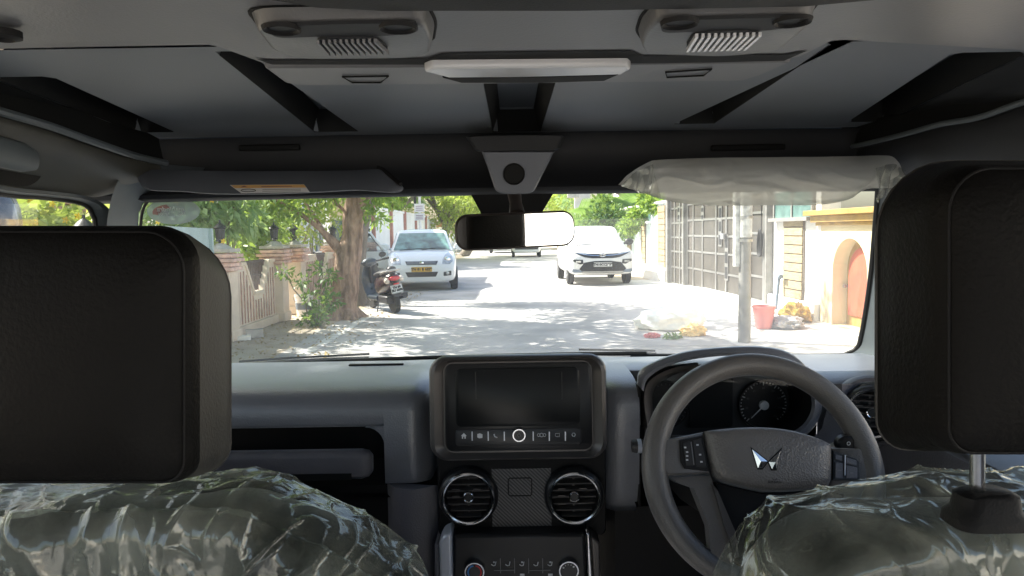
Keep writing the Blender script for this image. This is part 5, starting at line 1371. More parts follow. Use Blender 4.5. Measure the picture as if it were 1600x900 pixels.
# rubber seal and pillars
seal = [(985, 556), (1150, 557), (1300, 556), (1325, 552), (1340, 543), (1346, 525), (1354, 480), (1362, 420), (1369, 340), (1372, 300), (1374, 270)]
def smooth_path(pts, sub=4):
    out = []
    n = len(pts)
    for i in range(n - 1):
        p0, p1, p2, p3 = [Vector(pts[max(0, min(n - 1, j))]) for j in (i - 1, i, i + 1, i + 2)]
        for k in range(sub):
            t = k / sub
            out.append(.5 * ((2 * p1) + (p2 - p0) * t + (2 * p0 - 5 * p1 + 4 * p2 - p3) * t * t + (3 * p1 - p0 - 3 * p2 + p3) * t ** 3))
    out.append(Vector(pts[-1])); return out
mb = MB(); mb.tube(smooth_path(gpoly(seal, .016)), .0062, 8); mb.build('glass_seal', 'rubber', wsn)
seal2 = [(420, 299), (330, 300), (295, 301), (262, 303), (241, 308), (229, 317), (223, 330), (220, 350), (218, 400), (216, 500)]
mb = MB(); mb.tube(smooth_path(gpoly(seal2, .016)), .003, 8); mb.build('glass_seal', 'rubber', wsn)
def strip(rows_):
    mb = MB(); mb.loft(rows_, close=False, cap=(False, False)); return mb
inner = smooth_path(gpoly([(1300, 558), (1328, 553), (1343, 543), (1349, 525), (1357, 480), (1365, 420), (1372, 340), (1376, 300), (1380, 262)], .022), 3)
outer = smooth_path([U(a, b, Y) for a, b, Y in [(1330, 600, 1.50), (1420, 600, 1.36), (1450, 585, 1.33), (1465, 555, 1.32), (1470, 490, 1.32), (1472, 420, 1.32), (1474, 340, 1.32), (1476, 290, 1.32), (1478, 235, 1.32)]], 3)
strip([[a, a.lerp(b, .25) - Vector((.0, .030, 0)), a.lerp(b, .6) - Vector((0, .035, 0)), b] for a, b in zip(inner, outer)]).build('pillar_trim', 'pillar', car, smooth=80)
inner = smooth_path(gpoly([(330, 299), (300, 299.5), (262, 301), (240, 305), (226, 315), (219, 330), (216, 350), (213, 520)], .022), 3)
outer = smooth_path([U(a, b, Y) for a, b, Y in [(320, 262, 1.50), (270, 258, 1.48), (235, 254, 1.44), (200, 262, 1.36), (180, 292, 1.32), (168, 340, 1.30), (164, 400, 1.30), (160, 520, 1.30)]], 3)
strip([[a, a.lerp(b, .3) - Vector((.0, .030, 0)), a.lerp(b, .65) - Vector((0, .030, 0)), b] for a, b in zip(inner, outer)]).build('pillar_trim', 'pillar', car, smooth=80)

# left roof rail with grab handle, passenger door frame
SX = -.745
def SL(px, py, dx=0.0): return UX(px, py, SX + dx)
up = [(-200, 128), (0, 183), (70, 203), (130, 224), (200, 247), (250, 258)]
lo = [(-200, 258), (0, 290), (60, 298), (110, 305), (150, 308), (185, 300)]
upP = smooth_path([SL(a, b, .075) for a, b in up], 4); loP = smooth_path([SL(a, b, .0) for a, b in lo], 4)
strip([[a, a.lerp(b, .12) + Vector((.012, 0, 0)), a.lerp(b, .5) + Vector((.014, 0, 0)), a.lerp(b, .85) + Vector((.006, 0, 0)), b] for a, b in zip(upP, loP)]).build('roof_rail_trim', 'railtrim', car, smooth=80)
mb = MB(); mb.tube([p + Vector((.012, 0, .004)) for p in upP], .006, 8); mb.build('roof_edge_seal', 'pillar', car)
# fill between the rail seal and the roof
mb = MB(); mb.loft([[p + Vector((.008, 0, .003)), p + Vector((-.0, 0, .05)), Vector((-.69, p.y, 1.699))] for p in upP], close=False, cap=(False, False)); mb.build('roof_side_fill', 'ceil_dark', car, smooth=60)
hp = [SL(-90, 216, .07), SL(20, 241, .07), SL(54, 250, .07)]
mb = MB(); q0, q1 = hp[0], hp[2]
rgs = []
for k in range(7):
    t = k / 6; p = q0.lerp(q1, t); s = .7 if k == 6 else 1
    rgs.append([p + Vector((.010 * math.cos(a) * s, 0, .021 * math.sin(a) * s)) for a in [i * 2 * math.pi / 14 for i in range(14)]])
mb.loft(rgs); gh = mb.build('grab_handle', 'pillar', car, smooth=60)
rc = smooth_path([SL(a, b, .022) for a, b in [(-120, 190), (-60, 203), (20, 220), (56, 230), (67, 246), (64, 268), (50, 286), (20, 292), (-60, 278), (-120, 268)]], 4)
MB().prism(rc, (.004, 0, 0)).build('handle_recess', 'darker', gh, smooth=0)
# door frame
fi = smooth_path([SL(a, b, -.015) for a, b in [(-200, 268), (0, 303), (60, 308), (110, 314), (134, 322), (143, 336), (147, 352), (150, 420), (152, 520)]], 4)
fo = smooth_path([SL(a, b, .005) for a, b in [(-200, 256), (0, 290), (60, 297), (115, 303), (150, 312), (170, 326), (180, 345), (184, 420), (186, 520)]], 4)
door = MB().loft([[a, a.lerp(b, .4) + Vector((.012, 0, 0)), b] for a, b in zip(fi, fo)], close=False, cap=(False, False)).build('passenger_door', 'pillar', car, smooth=70)
mb = MB(); mb.tube([p + Vector((.002, 0, 0)) for p in fi], .0045, 8); mb.build('window_seal', 'rubber', door)
mb = MB(); mb.poly([(SX - .022, .5, 1.62), (SX - .022, 1.34, 1.62), (SX - .022, 1.34, 1.12), (SX - .022, .5, 1.12)]); mb.build('window_glass', 'door_glass2', door, smooth=0)
mb = MB(); mb.loft([[(SX - .02, y, 1.165), (SX + .03, y, 1.17), (SX + .07, y, 1.145), (SX + .075, y, .55)] for y in (.30, 1.36)], close=False, cap=(False, False)); mb.build('door_panel', 'dash_lower', door, smooth=60)
# wing mirror outside
q = U(-48, 345, 1.75); mb = MB(); mb.lathe([(.03, -.06), (.10, -.03), (.115, .02), (.10, .07), (.05, .10)], q, axis=(0, 1, 0), n=20, sx=.8); mb.build('wing_mirror', 'hood', car, smooth=60)
# driver's side: rail and door
SXr = .765
def SR(px, py, dx=0.0): return UX(px, py, SXr + dx)
up = [(1290, 238), (1340, 232), (1420, 214), (1480, 198), (1540, 188), (1600, 168), (1750, 120)]
lo = [(1400, 300), (1440, 300), (1480, 300), (1520, 305), (1560, 315), (1620, 330), (1800, 370)]
upR = smooth_path([SR(a, b, -.06) for a, b in up], 4); loR = smooth_path([SR(a, b, 0) for a, b in lo], 4)
strip([[a, a.lerp(b, .15) - Vector((.012, 0, 0)), a.lerp(b, .6) - Vector((.012, 0, 0)), b] for a, b in zip(upR, loR)]).build('roof_rail_trim', 'header', car, smooth=80)
mb = MB(); mb.tube([p + Vector((-.012, 0, .004)) for p in upR], .0045, 8); mb.build('roof_edge_seal', 'pillar', car)
mb = MB(); mb.loft([[p + Vector((-.008, 0, .003)), p + Vector((0, 0, .05)), Vector((.70, p.y, 1.699))] for p in upR], close=False, cap=(False, False)); mb.build('roof_side_fill', 'ceil_dark', car, smooth=60)
q = SR(1579, 215, -.018); MB().lathe([(.014, 0), (.012, .005), (.006, .006)], q, axis=(-1, 0, 0), n=14).build('trim_plug', 'dark', car)
mb = MB(); mb.loft([[(SXr + .05, y, 1.165), (SXr - .02, y, 1.165), (SXr - .08, y, 1.14), (SXr - .085, y, .55)] for y in (.35, 1.40)], close=False, cap=(False, False)); dr = mb.build('driver_door', 'dash_lower', car, smooth=60)
mb = MB(); mb.loft([[(SXr + .02, y, 1.168), (SXr - .03, y, 1.170), (SXr - .078, y, 1.152)] for y in (.35, 1.22)], close=False, cap=(False, False)); mb.build('door_sill', 'ceil_near', dr, smooth=60)

# ------------------------------------------------------------------ sun visors
def slab(pts_px, Y0, Y1, th, z_tilt=0.0):
    """rounded board: outline in pixels at depth Y (top Y0, bottom Y1)"""
    ys_ = [p[1] for p in pts_px]; a, b = min(ys_), max(ys_)
    P = [U(px, py, Y0 + (Y1 - Y0) * (py - a) / (b - a)) for px, py in pts_px]
    c = sum(P, Vector()) / len(P); n = Vector((0, 1, 0))
    rings = []
    for s, d in ((.965, 0), (.99, .22), (1.0, .5), (.99, .78), (.965, 1)):
        rings.append([c + (p - c) * s + n * th * d for p in P])
    return MB().loft(rings), P
def dense(pts, k=4): return [tuple(p) for p in smooth_path([(a, b, 0) for a, b in pts + [pts[0]]], k)[:-1]]
ol = dense([(222, 264), (300, 266), (420, 267), (540, 266), (592, 264), (604, 270), (620, 284), (629, 293), (622, 300), (600, 300), (560, 297), (500, 300), (420, 303), (330, 303), (280, 299), (240, 298), (222, 294), (212, 280), (213, 268)], 3)
m_, P_ = slab([(a, b) for a, b, *_ in ol], 1.40, 1.34, .022)
vis = m_.build('sun_visor', 'visor', car, smooth=70)
def vis_pt(px, py, off=.003):
    Yv = 1.40 + (1.34 - 1.40) * (py - 264) / (303 - 264); return U(px, py, Yv - off)
o = MB().poly([vis_pt(*p) for p in ((359, 289), (475, 288), (484, 300), (377, 302))]).build('warning_label', 'white_print', vis, smooth=0)
MB().poly([vis_pt(*p, .004) for p in ((361, 289.3), (475, 288.3), (478.5, 293), (367, 294))]).build('orange_band', 'orange_print', o, smooth=0)
mk = MB(); mk.poly([vis_pt(*p, .005) for p in ((376, 292.6), (381, 290), (387, 292.4))])
mk.poly([vis_pt(*p, .005) for p in ((408, 291.2), (456, 290.4), (457, 291.6), (409, 292.4))])
mk.build('label_mark', 'red_brown', o, smooth=0)
mk = MB(); mk.tube([vis_pt(388 + 11.5 * math.cos(a), 297.5 + 2 * math.sin(a), .005) for a in [i * 2 * math.pi / 24 for i in range(24)]], .0006, 5, closed=True); mk.build('label_ring', 'ink', o)
mk = MB(); [mk.poly([vis_pt(*p, .005) for p in ((410, z), (470, z - .8), (470, z - .2), (410, z + .6))]) for z in (296, 298.6)]; mk.build('label_line', 'icon_dim', o, smooth=0)
mb = MB(); mb.tube([U(590, 262, 1.41), U(600, 266, 1.40), U(626, 288, 1.36)], .004, 8); mb.build('visor_clip', 'darker', vis)
ol = dense([(1030, 258), (1100, 252), (1200, 250), (1300, 249), (1355, 250), (1368, 262), (1362, 282), (1340, 292), (1200, 294), (1060, 294), (1022, 288), (1012, 272)], 3)
m_, P_ = slab([(a, b) for a, b, *_ in ol], 1.425, 1.385, .022); m_.build('sun_visor', 'visor', car, smooth=70)
# polythene sleeve still on the driver's visor
def grid_surface(pts_top, pts_bot, nu, nv, disp):
    rows_ = []
    for j in range(nv + 1):
        v = j / nv; rows_.append([disp(pts_top(i / nu).lerp(pts_bot(i / nu), v), i / nu, v) for i in range(nu + 1)])
    return MB().loft(rows_, close=False, cap=(False, False))
def along(P):
    def f(t):
        s = t * (len(P) - 1); i = min(int(s), len(P) - 2); return Vector(P[i]).lerp(Vector(P[i + 1]), s - i)
    return f
tp = smooth_path([U(a, b, Y) for a, b, Y in [(966, 288, 1.34), (985, 270, 1.36), (1012, 254, 1.38), (1030, 250, 1.375), (1100, 247, 1.37), (1200, 246, 1.37), (1300, 245, 1.37), (1375, 243, 1.37), (1395, 246, 1.35), (1408, 262, 1.33), (1414, 276, 1.32)]], 4)
bt = smooth_path([U(a, b, Y) for a, b, Y in [(972, 291, 1.34), (1000, 299, 1.325), (1030, 310, 1.32), (1060, 317, 1.315), (1110, 321, 1.31), (1200, 321, 1.31), (1280, 320, 1.31), (1325, 312, 1.31), (1352, 296, 1.315), (1385, 294, 1.315), (1413, 291, 1.315)]], 4)
def dsp(p, u, v):
    e = max(0, 1 - min(u, 1 - u) / .16)
    q = Vector((p.x * 7, p.z * 26, 1.7))
    k = .004 * fbm(q, 3) + .0035 * math.exp(-abs(noise.noise(Vector((p.x * 9 + p.z * 14, p.z * 22 - p.x * 3, 8)))) * 14) + (.003 + .014 * e) * (abs(noise.noise(Vector((p.x * 26, p.z * 30, 4)))) - .2)
    return p + Vector((0, -.012 * math.sin(math.pi * min(1, v * 1.1)) - k, .004 * e * noise.noise(p * 60)))
sl = grid_surface(along(tp), along(bt), 150, 34, dsp).build('visor_sleeve', 'film_visor', None, smooth=180, recalc=False)
tag(sl, 'cloudy crinkled plastic sleeve still wrapped around the driver sun visor', 'plastic cover')
tt = smooth_path([U(a, b, 1.335) for a, b in [(1368, 262), (1390, 256), (1412, 270)]], 8); tb = smooth_path([U(a, b, 1.30) for a, b in [(1366, 318), (1385, 300), (1414, 294)]], 8)
def dsp2(p, u, v): return p + Vector((0, -.016 * abs(math.sin(u * 9 + 2 * v)) - .008 * noise.noise(p * 40), .003 * noise.noise(p * 50)))
o = grid_surface(along(tt), along(tb), 40, 16, dsp2).build('loose_flap', 'film_clear', sl, smooth=50, recalc=False)
tt = smooth_path([U(a, b, 1.345) for a, b in [(972, 286), (995, 268), (1020, 256)]], 8); tb = smooth_path([U(a, b, 1.33) for a, b in [(968, 292), (1000, 302), (1030, 312)]], 8)
grid_surface(along(tt), along(tb), 40, 16, dsp2).build('loose_flap', 'film_clear', sl, smooth=50, recalc=False)

# ------------------------------------------------------------------ mirror bracket and rear-view mirror
def front_loft(outlines):
    """outlines: list of (pixel outline, Y)"""
    return MB().loft([[U(a, b, Y) for a, b in pts] for pts, Y in outlines])
def shrink(pts, s):
    cx = sum(p[0] for p in pts) / len(pts); cy = sum(p[1] for p in pts) / len(pts)
    return [(cx + (a - cx) * s, cy + (b - cy) * s) for a, b in pts]
cap_ = dense([(728, 214), (745, 212), (800, 211), (865, 211), (881, 213), (876, 226), (868, 236), (800, 236), (748, 237), (738, 228)], 2)
cap_ = [(a, b) for a, b, *_ in cap_]
front_loft([(cap_, 1.50), (cap_, 1.40), (shrink(cap_, .97), 1.393), (shrink(cap_, .93), 1.39)]).build('bracket_cap', 'header', car, smooth=40)
bd_ = [(752, 236), (780, 236), (860, 236), (864, 240), (850, 268), (838, 292), (832, 300), (820, 303), (790, 303), (778, 300), (772, 292), (762, 262)]
bd_ = [(a, b) for a, b, *_ in dense(bd_, 2)]
br_ = front_loft([(bd_, 1.50), (bd_, 1.402), (shrink(bd_, .985), 1.394), (shrink(bd_, .94), 1.390)]).build('sensor_cover', 'visor', car, smooth=40)
MB().lathe([(.0205, 0), (.0195, -.002), (.0180, -.001), (.0165, .001)], U(803, 272, 1.388), axis=(0, 1, 0), n=24).build('sensor_hole', 'ceil_dark', br_)
mb = MB(); mb.tube([U(803, 300, 1.46), U(806, 318, 1.44), U(808, 336, 1.42)], [.014, .012, .016], 12); mb.build('mirror_stem', 'mirror_case', car)
# mirror
MY = 1.40
mc = U(806, 360, MY)
ang = R(13.8); tilt = R(-2.6)
nrm = Vector((math.sin(ang), -math.cos(ang) * math.cos(tilt), math.sin(tilt))).normalized()
xdir = Vector((math.cos(ang), math.sin(ang), .030))
Mm = frame(mc, xdir, (0, math.sin(tilt), math.cos(tilt)))
if Mm.to_3x3().col[2].dot(nrm) < 0: pass
sM = MY / FPX
W_, H_ = 186 * sM / math.cos(ang), 56 * sM
def mpts(w, h, r, z): return [Mm @ Vector((x, y - .006 * 0, z)) for x, y in rrect(w, h, r, 8)]
mb = MB(); mb.loft([mpts(W_ * .55, H_ * .5, .02, -.035), mpts(W_ * .9, H_ * .85, .02, -.022), mpts(W_, H_, .025, -.004), mpts(W_, H_, .025, .002), mpts(W_ - .005, H_ - .005, .023, .005)])
rv = mb.build('rear_view_mirror', 'mirror_case', car, smooth=50)
mb = MB(); mb.poly(mpts(W_ - .0075, H_ - .0075, .0215, .0058)); mb.build('mirror_glass', 'mirror_glass', rv, smooth=0)

# ------------------------------------------------------------------ dashboard
def extr(profile, x0, x1, n=2, fx=None):
    """profile (y, z) swept along x"""
    rows_ = []
    for i in range(n + 1):
        x = x0 + (x1 - x0) * i / n
        rows_.append([(x, *(fx(x, y, z) if fx else (y, z))) for y, z in profile])
    return MB().loft(rows_, close=False, cap=(False, False))
def arcp(cy, cz, r, a0, a1, n=8): return [(cy + r * math.cos(R(a0 + (a1 - a0) * i / n)), cz + r * math.sin(R(a0 + (a1 - a0) * i / n))) for i in range(n + 1)]
zR = U(480, 666, 1.335).z                     # top edge of the passenger shelf recess
zN = U(480, 604, 1.40).z
top_prof = [(1.84, 1.182), (1.72, 1.202), (1.60, 1.213), (1.50, 1.215), (1.44, 1.2125), (1.41, 1.208), (1.392, 1.2015), (1.378, 1.192), (1.369, 1.180), (1.3645, 1.166)] + [(1.364, zR - .002), (1.365, zR - .007), (1.369, zR - .011), (1.376, zR - .012), (1.42, zR - .012), (1.50, zR - .012)]
xr = U(600, 690, 1.36).x; xe = U(640, 640, 1.36).x
dash = extr(top_prof, -.86, xr, 10).build('dashboard', 'dash', car, smooth=40)
# rounded right end of the passenger side
full = [(1.84, 1.182), (1.72, 1.202), (1.60, 1.213), (1.50, 1.215), (1.44, 1.2125), (1.41, 1.208), (1.392, 1.2015), (1.378, 1.192), (1.369, 1.180), (1.3645, 1.166)] + [(1.364, zR - .002), (1.362, zR - .012), (1.360, zR - .05), (1.361, U(600, 752, 1.36).z), (1.366, U(600, 757, 1.36).z), (1.40, U(600, 760, 1.36).z)]
def endround(x, y, z):
    t = max(0, (x - xe) / (-.145 - xe)); return (y + .075 * t * t, z - .010 * t * t)
b = extr(full, xr, -.145, 12, endround); b.build('dash_end', 'dash', dash, smooth=60)
# inner corner fillet of the recess
mb = MB(); zlo = U(600, 756, 1.36).z; zt_ = zR - .011
mb.loft([[(xr, 1.3615, z), (xr - .0, 1.50, z)] for z in (zlo, zt_)], close=False, cap=(False, False))
fil = []
for k in range(7):
    a = math.pi / 2 * k / 6; r = .035; fil.append((xr - r + r * math.sin(a), zt_ - r + r * math.cos(a)))
mb.loft([[(x, 1.363, z), (x, 1.50, z)] for x, z in fil], close=False, cap=(False, False))
mb.prism([(x, 1.3625, z) for x, z in fil] + [(xr + .001, 1.3625, zt_ + .001)], (0, .002, 0))
mb.build('recess_corner', 'dash', dash, smooth=40)
mb = MB(); mb.poly([(-.86, 1.48, zR), (xr + .01, 1.48, zR), (xr + .01, 1.48, zlo - .02), (-.86, 1.48, zlo - .02)]); mb.poly([(-.86, 1.48, zlo - .021), (xr + .01, 1.48, zlo - .021), (xr + .01, 1.37, zlo - .03), (-.86, 1.37, zlo - .03)]); mb.build('recess_back', 'darker', dash, smooth=0)
# shelf lip / grab bar
z0, z1 = U(470, 752, 1.33).z, U(470, 708, 1.33).z
xL = U(579, 730, 1.33).x
mb = MB(); mb.loft([[(x, *p) for p in rrect(.034, z1 - z0, .012, 4, 1.347, (z0 + z1) / 2)] for x in (-.86, xL - .02)] + [[(xL - .006, *p) for p in rrect(.030, z1 - z0 - .006, .011, 4, 1.348, (z0 + z1) / 2)], [(xL, *p) for p in rrect(.020, z1 - z0 - .02, .009, 4, 1.350, (z0 + z1) / 2)]])
sh_ = mb.build('passenger_shelf', 'dash_lower', dash, smooth=45)
c0 = U(545, 744, 1.329); MB().box((c0.x - .16, 1.3302, c0.z - .001), (.33, .004, .012)).build('shelf_slot', 'darker', sh_, smooth=0)
mb = MB(); mb.loft([[(x, 1.40, .5), (x, 1.385, .75), (x, 1.39, z0 - .03), (x, 1.43, z0 + .01)] for x in (-.86, -.145)], close=False, cap=(False, False)); mb.build('glovebox', 'darker', dash, smooth=40)
a, b = U(628, 764, 1.345), U(670, 764, 1.345)
mb = MB(); mb.loft([[(-.245, 1.385, z), (-.225, 1.350, z), (-.19, 1.338, z), (-.145, 1.36, z)] for z in (.55, a.z)], close=False, cap=(False, True)); mb.build('stack_side', 'dash_lower', dash, smooth=60)
# thin defroster slot on top of the dash
c0 = U(588, 573, 1.60); MB().box((c0.x, 1.60, 1.2145), (.12, .012, .004)).build('defroster_slot', 'darker', dash, bevel=.002)

# right half of the dash top, swept behind the instrument hood
top_r = [(1.84, 1.182), (1.72, 1.202), (1.60, 1.213), (1.50, 1.215), (1.44, 1.2125), (1.41, 1.208), (1.392, 1.2015), (1.378, 1.192), (1.369, 1.180), (1.3645, 1.166), (1.366, 1.13), (1.372, 1.02), (1.40, .95)]
def rr_(x, y, z):
    t = max(0, 1 - (x - .145) / .06); return (y + .06 * t * t, z - .008 * t * t)
extr(top_r, .145, .236, 8, rr_).build('dash_right', 'dash', dash, smooth=60)
extr(top_r[:4] + [(1.494, 1.213), (1.492, 1.20), (1.492, 1.10)], .236, .570, 6).build('dash_right', 'dash', dash, smooth=60)
extr([(1.493, 1.102), (1.492, 1.0), (1.46, .985), (1.37, .975), (1.37, .93)], .230, .576, 4).build('recess_floor', 'darker', dash, smooth=40)
for x_ in (.2365, .5695): MB().box((x_, 1.432, 1.075), (.004, .118, .262)).build('recess_side', 'darker', dash, smooth=0)
extr(top_r, .570, .86, 8).build('dash_right', 'dash', dash, smooth=60)
# lower dash under the wheel
mb = MB(); mb.loft([[(.145, 1.42, z), (.19, 1.375, z), (.86, 1.375, z)] for z in (.5, .965)], close=False, cap=(False, False)); mb.build('lower_panel', 'darker', dash, smooth=40)
# dark base strip below the windscreen
mb = MB(); mb.tube([UG(a, b, .012) for a, b in ((300, 573), (500, 566), (600, 561), (760, 556), (900, 553), (1010, 552))], .005, 6); mb.build('cowl_seal', 'rubber', wsn)

# infotainment unit
def rect_px(x0, y0, x1, y1, Y):
    a, b = U(x0, y0, Y), U(x1, y1, Y); return (a.x + b.x) / 2, (a.z + b.z) / 2, abs(b.x - a.x), abs(a.z - b.z)
def ringp(cx, cz, w, h, r, Y, n=6, dip=0): return [(x, Y - dip * (z - cz), z) for x, z in rrect(w, h, r, n, cx, cz)]
ICX, ICZ, IW, IH = rect_px(668, 559, 950, 716, 1.29)
TL = .10    # the unit leans back a little
def rq(w, h, r, Y): return [(x, Y + TL * (z - ICZ), z) for x, z in rrect(w, h, r, 6, ICX, ICZ)]
mb = MB(); mb.loft([[p + Vector((0, 0, -.014)) for p in map(Vector, rq(IW * .97, IH * .95, .03, 1.42))], [p + Vector((0, 0, -.004)) for p in map(Vector, rq(IW * .99, IH * .985, .032, 1.325))], rq(IW, IH, .032, 1.302), rq(IW - .006, IH - .005, .030, 1.292), rq(IW - .020, IH - .012, .026, 1.288), rq(IW - .046, IH - .022, .020, 1.298), rq(IW - .050, IH - .025, .018, 1.302)], cap=(True, True))
inf = mb.build('infotainment_unit', 'bezel', car, smooth=40)
def IY(z, off=0.0): return 1.302 + TL * (z - ICZ) - off
def ibox(x0, y0, x1, y1, r, th, m, nm, par, base=0.0005):
    cx, cz, w, h = rect_px(x0, y0, x1, y1, 1.30)
    P0 = rrect(w, h, r, 5, cx, cz)
    mb = MB(); mb.loft([[(x, IY(z, base), z) for x, z in P0], [(x, IY(z, base + th), z) for x, z in P0], [(x, IY(z, base + th + .0008), z) for x, z in rrect(w - .003, h - .003, max(.0005, r - .001), 5, cx, cz)]], cap=(False, True))
    return mb.build(nm, m, par, smooth=40)
face = ibox(694, 570, 925, 700, .014, .001, 'piano', 'unit_face', inf)
ibox(711, 577, 906, 663, .010, .0015, 'display', 'display', inf, .0022)
mb = MB()
for xx in (878, 743):
    a, b = U(xx, 582, 1.295), U(xx, 657, 1.295)
    MB().box((a.x, IY((a.z + b.z) / 2, .0048), (a.z + b.z) / 2), (.0009, .0006, a.z - b.z)).build('display_edge_line', 'button', inf, smooth=0)
bar = ibox(712, 670, 908, 692, .006, .0016, 'button', 'button_strip', inf, .0022)
for xx in (738, 763, 788, 833, 858, 883):
    a, b = U(xx, 673, 1.297), U(xx, 687, 1.297); dv = MB(); dv.box(((a.x + b.x) / 2, IY((a.z + b.z) / 2, .0055), (a.z + b.z) / 2), (.0020, .0022, (a.z - b.z))); dv.build('button_divider', 'silver', inf, smooth=0)
q = U(811, 679, 1.29); q.y = IY(q.z, .004)
kn = MB().lathe([(.0125, .002), (.0125, -.008), (.0115, -.0095), (.0095, -.0095), (.0090, -.0075)], q, axis=(0, 1, 0), n=28).build('volume_knob', 'ring', inf, smooth=35)
MB().lathe([(.0090, -.0078), (.0088, -.0082)], q, axis=(0, 1, 0), n=24).build('knob_face', 'button', kn)
MB().tube([q + Vector((.0028 * math.cos(a), -.0086, .0028 * math.sin(a))) for a in [i * 2 * math.pi / 14 for i in range(14)]], .0004, 4, closed=True).build('knob_icon', 'icon_dim', kn)
ic = MB(); s_ = 1.3 / FPX
def ipt(px, py, off=.0052): p = U(px, py, 1.297); return Vector((p.x, IY(p.z, off), p.z))
def ipoly(pts, mb=ic): mb.poly([ipt(a, b) for a, b in pts])
ipoly([(720.5, 680), (725, 675.5), (729.5, 680), (728, 680), (728, 684), (726, 684), (726, 681), (724, 681), (724, 684), (722, 684), (722, 680)])
ipoly([(746, 677), (750, 676), (754, 677.5), (754, 683), (749, 683.5), (746, 682)])
ic.tube([ipt(772, 677), ipt(773, 680.5), ipt(777, 682.5)], .0011, 5)
for cx_, r_ in ((841.5, 2.2), (846, 2.8), (850.5, 2.2)): ic.tube([ipt(cx_ + r_ * math.cos(a), 678.5 + r_ * math.sin(a)) for a in [i * 2 * math.pi / 10 for i in range(10)]], .0006, 4, closed=True)
ic.tube([ipt(*p) for p in ((867.5, 676), (874, 676), (874, 681), (870, 681), (867.5, 680))], .0005, 4, closed=True)
ic.tube([ipt(896 + 2.6 * math.cos(a), 678 + 2.6 * math.sin(a)) for a in [i * 2 * math.pi / 10 for i in range(10)]], .0007, 4, closed=True)
ic.build('button_icon', 'icon', inf, smooth=0, recalc=False)

# centre stack below the screen
cx, cz, w, h = rect_px(682, 700, 948, 838, 1.335)
mb = MB(); mb.loft([[(x, Y, z) for x, z in rrect(w - d, h - d, .012, 4, cx, cz)] for Y, d in ((1.44, 0), (1.342, 0), (1.336, .006))]); stack = mb.build('centre_stack', 'darker', car, smooth=40)
cx, cz, w, h = rect_px(768, 733, 862, 822, 1.333)
mb = MB(); mb.prism([(cx - w / 2, 1.3335, cz + h / 2), (cx + w / 2, 1.3335, cz + h / 2), (cx + w / 2, 1.3335, cz - h / 2), (cx - w / 2, 1.3335, cz - h / 2)], (0, .004, 0)); cb = mb.build('carbon_panel', 'carbon', stack, smooth=0)
cx, cz, w, h = rect_px(794, 748, 831, 775, 1.331)
mb = MB(); mb.tube([(x, 1.3330, z) for x, z in rrect(w, h, .004, 3, cx, cz)], .0011, 5, closed=True); mb.build('panel_outline', 'darker', cb)
def vent(px, py, r, Y, par, axis=(0, -1, 0), cupm='piano'):
    c = U(px, py, Y); ax = Vector(axis).normalized()
    v = MB().lathe([(r * 1.17, -.03), (r * 1.20, .004), (r * 1.15, .011), (r * 1.06, .014), (r * 1.0, .006), (r * .90, -.006), (r * .86, -.035)], c, axis=ax, n=44, cap=(False, True)).build('air_vent', cupm, par, smooth=50)
    ux = Vector((0, 0, 1)).cross(ax).normalized() * 1.0; uz = ax.cross(ux)
    MB().tube([c + ax * .014 + (ux * math.cos(a) + uz * math.sin(a)) * r for a in [i * 2 * math.pi / 48 for i in range(48)]], .0033, 8, closed=True).build('vent_ring', 'ring', v)
    sl_ = MB(); fr_ = frame(c, ux, uz)
    for k in (-.80, -.54, -.27, .0, .27, .54, .80):
        hwid = r * .87 * math.sqrt(max(0, 1 - k * k)); sl_.box(fr_ @ Vector((0, r * k, -.004)), (hwid * 2, .0022, .014), (fr_.to_3x3() @ Matrix.Rotation(R(14), 3, 'X')))
    sl_.box(fr_ @ Vector((0, 0, -.012)), (.003, r * 1.6, .006), fr_.to_3x3())
    for k in (-.45, .45): sl_.box(fr_ @ Vector((r * k, 0, -.014)), (.002, r * 1.4, .004), fr_.to_3x3())
    sl_.build('vent_slat', 'bezel', v, smooth=0)
    tb = MB(); 
    for a_, b_ in ((-.5, -.32), (.28, -.30), (-.5, .02), (-.5, .30), (.35, .30)):
        tb.box(fr_ @ Vector((r * a_, r * b_, .003)), (r * .30, .0016, .0016), fr_.to_3x3())
    tb.build('slat_highlight', 'bezel', v, smooth=0)
    MB().lathe([(r * .20, -.006), (r * .20, .006), (r * .15, .008)], c, axis=ax, n=20).build('vent_knob', 'piano', v)
    MB().tube([c + ax * .0075 + (ux * math.cos(a) + uz * math.sin(a)) * r * .19 for a in [i * 2 * math.pi / 20 for i in range(20)]], .0012, 6, closed=True).build('knob_ring', 'ring', v)
    return v
rv_ = 40 * 1.32 / FPX
vent(732, 775, rv_, 1.325, stack); vent(897, 774, rv_, 1.325, stack)
# climate unit with silver side brackets
def px_prism(pts, Y0, Y1, m, nm, par, bevel=.003):
    A = [U(a, b, Y0) for a, b in pts]; B = [Vector((p.x, Y1, p.z)) for p in A]
    mb = MB(); mb.loft([A, B]); return mb.build(nm, m, par, smooth=0, bevel=bevel)
cl = px_prism([(708, 836), (914, 834), (920, 960), (706, 960)], 1.300, 1.40, 'piano', 'climate_panel', car, .006)
px_prism([(686, 850), (692, 838), (706, 832), (708, 960), (688, 960)], 1.285, 1.38, 'silver', 'side_bracket', cl, .005)
px_prism([(679, 850), (686, 850), (688, 960), (679, 960)], 1.295, 1.38, 'dash_lower', 'bracket_edge', cl, .004)
px_prism([(916, 832), (922, 834), (930, 960), (921, 960)], 1.285, 1.38, 'ring', 'side_bracket', cl, .003)
px_prism([(923, 838), (938, 848), (940, 960), (931, 960)], 1.288, 1.38, 'bezel', 'bracket_edge', cl, .004)
